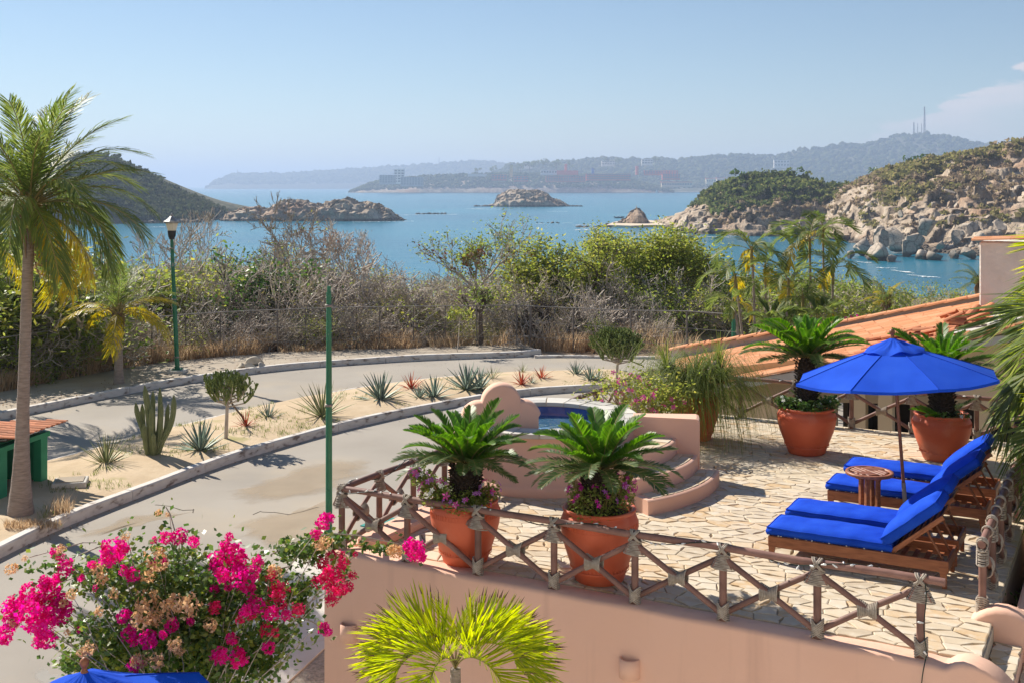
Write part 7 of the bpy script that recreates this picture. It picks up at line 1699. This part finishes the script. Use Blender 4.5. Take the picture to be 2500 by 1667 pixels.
candelabra('small candelabra tree with finger like green stems on the near median', 551, 1072, 890, 96, 84, 1, 7)
candelabra('dense round candelabra tree at the far end of the median', 1505, 925, 782, 90, 40, 2, 15, 1.5)
# fallen branch under the candelabra tree and dry weeds
root = thing('fallen_branch', 'fallen dark twiggy branch leaning under the candelabra tree', 'branch', gp(590, 1035, GZ + .2)); g = np.random.default_rng(3); segs, tips = [], []
grow(g, Vector((.1, 0, 0)), Vector((-.7, .1, .9)).normalized(), .8, .035, 2, segs, tips, .2, (2, 3), .7); obj('branches', segs_mesh('branches', segs, 5, bark_d), root)
P = np.array([gp(150 + rng.normal() * 14, 1250 + rng.normal() * 5, GZ + .2)[:] for _ in range(160)]); blades('dry_weeds', P, .34, .007, straw, .7)
P = np.array([gp(rng.uniform(10, 150), 1290 - rng.uniform(0, 14), GZ + .2)[:] for _ in range(500)]); blades('dry_weeds', P, .14, .008, straw, .9)

# ------------------------------------------------------------------ bougainvillea at the lower left
def cluster_mesh(seed, mat, n=58, name='blossom_cluster', bs=.40):
    g = np.random.default_rng(seed); V, F = [], []
    for i in range(n):
        d = g.normal(size=3); d /= np.linalg.norm(d); c = Vector(d) * g.uniform(.45, 1.0); D = (Vector(d) + Vector(g.normal(size=3)) * .35).normalized(); a = D.orthogonal().normalized(); b_ = D.cross(a); o = g.uniform(0, 6)
        for k in range(3):
            t = o + k * 2.094; e = a * cos(t) + b_ * sin(t); w = D.cross(e); s = bs * g.uniform(.75, 1.2); b = len(V)
            V += [c[:], (c + e * s * .45 + w * s * .40 + D * s * .30)[:], (c + e * s * .95 + D * s * .38)[:], (c + e * s * .45 - w * s * .40 + D * s * .30)[:], (c + e * s * .5 + D * s * .18)[:]]; F += [(b, b + 1, b + 4), (b + 1, b + 2, b + 4), (b + 2, b + 3, b + 4), (b + 3, b, b + 4)]
    return npmesh(name, V, np.array(F), mat)
CP = [cluster_mesh(i, bract) for i in range(3)]; CR = [cluster_mesh(10 + i, bract_r, 42) for i in range(2)]; CT = [cluster_mesh(20 + i, bract_t, 40, 'withered_cluster', .36) for i in range(2)]
BY = 11.0
root = thing('bougainvillea', 'large bougainvillea bush with magenta and withered tan blossom clusters at the lower left', 'bush', (at(455, 1667, BY + .3).x, BY + .3, GZ)); org = Vector(root.location)
pink = [(100, 900, 75), (30, 1100, 62), (75, 1010, 55), (200, 960, 80), (330, 800, 70), (380, 940, 85), (290, 1020, 85), (320, 1120, 66), (230, 900, 60), (300, 745, 42), (195, 800, 48), (400, 870, 60), (260, 860, 55), (440, 920, 50), (270, 1150, 45), (375, 730, 36), (770, 535, 78), (735, 590, 55), (840, 520, 40), (440, 650, 52), (370, 545, 34), (410, 575, 30), (1210, 440, 52), (1120, 450, 42), (1040, 465, 24), (1310, 472, 38), (1550, 440, 27), (1530, 510, 45), (1600, 540, 55), (1480, 600, 66), (1560, 620, 66), (1630, 600, 45), (1620, 720, 76), (1500, 700, 48), (1700, 690, 56), (1740, 610, 40), (1560, 760, 45), (1680, 780, 48), (1450, 640, 40), (1660, 940, 42), (1730, 900, 56), (1830, 960, 52), (1930, 970, 34), (1815, 1190, 40), (1480, 1250, 56), (1610, 1260, 64), (1570, 1130, 40), (910, 1305, 46), (890, 1105, 60), (840, 980, 48), (1000, 1140, 60), (1100, 1105, 28), (1160, 1040, 44), (900, 700, 48), (840, 670, 34), (1050, 620, 38), (1110, 600, 24), (550, 720, 24), (650, 790, 24), (620, 630, 28), (530, 1070, 20), (2190, 340, 55), (2135, 420, 36), (2230, 310, 30), (2190, 1060, 38), (2215, 1085, 30), (2160, 1030, 18), (1450, 800, 34), (1290, 1010, 26)]
crim = [(1880, 800, 66), (1900, 890, 46), (2010, 930, 46), (1830, 700, 40), (1800, 1070, 46), (1860, 1090, 30), (1450, 920, 44), (1700, 960, 40), (2180, 620, 50), (2220, 720, 70), (2150, 740, 48), (2280, 790, 62), (2240, 870, 44), (2290, 680, 48), (2240, 560, 36), (2320, 620, 40), (2350, 780, 40), (2380, 700, 30), (1780, 900, 40), (1620, 1000, 30), (2310, 560, 26), (2400, 560, 18), (2420, 880, 0)]
tan = [(110, 630, 42), (850, 440, 48), (880, 415, 30), (200, 560, 20), (1080, 560, 80), (1010, 620, 66), (1020, 680, 45), (1020, 850, 80), (1000, 960, 76), (1040, 1040, 58), (1180, 880, 74), (1300, 870, 76), (1100, 950, 56), (960, 860, 50), (690, 640, 48), (720, 690, 40), (800, 790, 36), (680, 980, 56), (700, 920, 36), (640, 1160, 44), (590, 1180, 34), (550, 1200, 42), (980, 1240, 56), (1080, 1250, 52), (1440, 1000, 46), (1380, 900, 46), (1880, 650, 48), (2210, 460, 46), (2160, 470, 34), (470, 780, 46), (460, 860, 32), (520, 800, 36), (1100, 250, 24), (1090, 330, 18), (1155, 265, 16), (130, 990, 34), (440, 500, 34), (1260, 950, 50), (1210, 1130, 46), (1240, 1180, 34), (490, 1060, 24)]
extra_p = [(1017, 1345, 24), (1002, 1330, 18), (1026, 1355, 14)]; extra_t = [(968, 1338, 18), (990, 1352, 14), (958, 1330, 12)]
g = np.random.default_rng(12); ends = []
def place(L, meshes, nm, zoomed=True):
    for i, (x, y, r) in enumerate(L):
        if r <= 0 or (nm == 'withered_cluster' and i % 4 == 1): continue
        px, py = (x / 2.767, 1150 + y / 2.767) if zoomed else (x, y); rp = r / 2.767 if zoomed else r
        Y = BY - .12 + .35 * ((1480 - py) / 220) + g.normal() * .14 - .25 * (1 - min(1, abs(px - 450) / 420)); q = at(px, py, Y) - org
        if nm == 'withered_cluster': q += Vector((0, -.12, 0))
        obj(nm, meshes[i % len(meshes)], root, q, tuple(g.uniform(0, 6.28, 3)), rp * Y / FPX * 1.08); ends.append(q)
place(pink, CP, 'blossom_cluster'); place(crim, CR, 'blossom_cluster'); place(tan, CT, 'withered_cluster'); place(extra_p, CP, 'blossom_cluster', False); place(extra_t, CT, 'withered_cluster', False)
segs = []
for i, e in enumerate(ends):
    if i % 2 or e.x > 1.75: continue
    b = Vector((g.normal() * .2, .25 + g.normal() * .1, 1.1 + g.uniform(-.2, .3))); m = b.lerp(e, .55) + Vector((0, 0, .16 * abs(e.x) + .05)); prev = b; n = 7
    for k in range(1, n + 1):
        t = k / n; q = b * (1 - t) ** 2 + m * 2 * t * (1 - t) + e * t * t + Vector(g.normal(size=3)) * .012; segs.append((prev, q, .008 - .005 * (k - 1) / n, .008 - .005 * k / n)); prev = q
for k in range(7): segs.append((Vector((g.normal() * .08, g.normal() * .08, -.1)), Vector((g.normal() * .14, g.normal() * .1, 1.3)), .03, .014))
for (a, b2) in (((1180, 400), (1150, 290)), ((1150, 290), (1120, 240)), ((1700, 700), (2090, 610)), ((1830, 560), (2060, 450)), ((650, 480), (560, 480)), ((560, 480), (200, 580)), ((690, 500), (400, 620)), ((700, 650), (380, 760)), ((1900, 960), (2100, 1010)), ((2100, 1010), (2170, 1050)), ((2060, 450), (2250, 420)), ((2250, 420), (2420, 430)), ((2420, 430), (2700, 490)), ((2700, 490), (2800, 540)), ((2240, 600), (2250, 420)), ((2200, 800), (2240, 600))):
    p0, p1 = [at(x / 2.767, 1150 + y / 2.767, BY + .2) - org for x, y in (a, b2)]; segs.append((p0, p1, .007, .005))
obj('branches', segs_mesh('branches', segs, 5, bark_g), root)
# foliage: leaves along branches, in the heart of the bush, and trailing shoots
C = []
P = np.array([s[1][:] for s in segs]); C.append(P[g.integers(0, len(P), 2600)] + g.normal(size=(2600, 3)) * .075)
for (x, y, rx, ry, n, dz) in ((1150, 780, 460, 300, 3000, .12), (1200, 1150, 430, 260, 4200, .12), (1250, 1300, 420, 190, 4200, .02), (1750, 1250, 160, 150, 700, .02), (800, 1280, 260, 120, 1100, .02), (700, 1180, 230, 170, 900, .1), (500, 1300, 120, 60, 260, .06), (1750, 780, 240, 220, 900, .12), (1850, 1100, 120, 90, 420, .06), (700, 700, 280, 130, 700, .1), (2020, 540, 190, 80, 420, .06), (2200, 470, 120, 60, 260, .05), (2050, 800, 90, 120, 240, .05), (560, 1050, 90, 60, 160, .05), (1500, 900, 200, 200, 700, .1)):
    X_ = x + g.normal(size=n) * rx * .48; Y_ = y + g.normal(size=n) * ry * .48; D = BY + .34 + g.normal(size=n) * dz * 1.6 - .25 * (1 - np.minimum(1, np.abs(X_ / 2.767 - 450) / 420))
    C.append(np.stack([(X_ / 2.767 - 1250) / FPX * D, D, EYE - (1150 + Y_ / 2.767 - HOR) * D / FPX], 1) - np.array(org))
for (x0, y0, x1, y1, n) in ((835, 1300, 960, 1335, 110), (860, 1330, 830, 1420, 50), (150, 1350, 60, 1385, 40), (1920 / 2.767, 1150 + 800 / 2.767, 2090 / 2.767, 1150 + 930 / 2.767, 90)):
    t = g.random(n); X_ = x0 + (x1 - x0) * t; Y_ = y0 + (y1 - y0) * t + 14 * np.sin(t * 3) + g.normal(size=n) * 9; D = BY + .3 + g.normal(size=n) * .04; C.append(np.stack([(X_ - 1250) / FPX * D, D, EYE - (Y_ - HOR) * D / FPX], 1) - np.array(org))
C = np.concatenate(C); V, F = leaves_geo(C, np.full(len(C), .066), .3, .68, g, .25); obj('foliage', npmesh('foliage', V, F, boug_leaf), root, kind='stuff')
# low plants beyond the right railing
for (u, v, z, L, k) in ((-.75, 13.7, -.35, 'leafy dark shrub in a dark glazed pot below the right railing', 'dark'), (-.6, 14.7, -.5, 'lower green shrub beyond the right railing', 'green')):
    b = T(u, v, z - .3); shrub(k, b, .75, 1.0, 1.0, L, 0, 'low plants outside the right railing')
gz = M('dark_glaze', [(0.3, (.012, .02, .022)), (.7, (.02, .035, .035))], 4, .2, spec=.6); b = T(-.75, 13.7, -.75); root = thing('planter_pot', 'dark glazed round pot outside the right railing', 'pot', b)
MB().lathe([(.01, 0), (.16, 0), (.25, .18), (.27, .34), (.22, .46), (.24, .50), (.21, .50), (.19, .44)], 28).build('body', gz, root); MB().lathe([(.001, .45), (.19, .45)], 20).build('soil', soil, root)

# tell apart the shrubs that share row and neighbours
same = {}
for o in scene.objects:
    if o.parent is None and str(o.get('group', '')).endswith('scrub behind the fence'): same.setdefault(o['label'], []).append(o)
for L, os_ in same.items():
    if len(os_) in (2, 3):
        os_.sort(key=lambda o: o.location.x / o.location.y)
        for o, w in zip(os_, ('left one', 'right one') if len(os_) == 2 else ('left one', 'middle one', 'right one')): o['label'] = L + ', ' + w
# ------------------------------------------------------------------ sea air
hz = bpy.data.materials.new('haze'); hz.use_nodes = True; hn = hz.node_tree
for n in list(hn.nodes):
    if n.type != 'OUTPUT_MATERIAL': hn.nodes.remove(n)
pv = hn.nodes.new('ShaderNodeVolumePrincipled'); pv.inputs['Color'].default_value = (0.53, 0.63, 0.83, 1); pv.inputs['Density'].default_value = 1.6e-4; pv.inputs['Anisotropy'].default_value = 0.2
hn.links.new(pv.outputs[0], hn.nodes['Material Output'].inputs['Volume'])
X0, X1, Y0, Y1, Z0, Z1 = -39000, 39000, -200, 39500, -60, 330
obj('haze', MB().box(((X0 + X1) / 2, (Y0 + Y1) / 2, (Z0 + Z1) / 2), (X1 - X0, Y1 - Y0, Z1 - Z0)).mesh('haze', hz), kind='stuff')
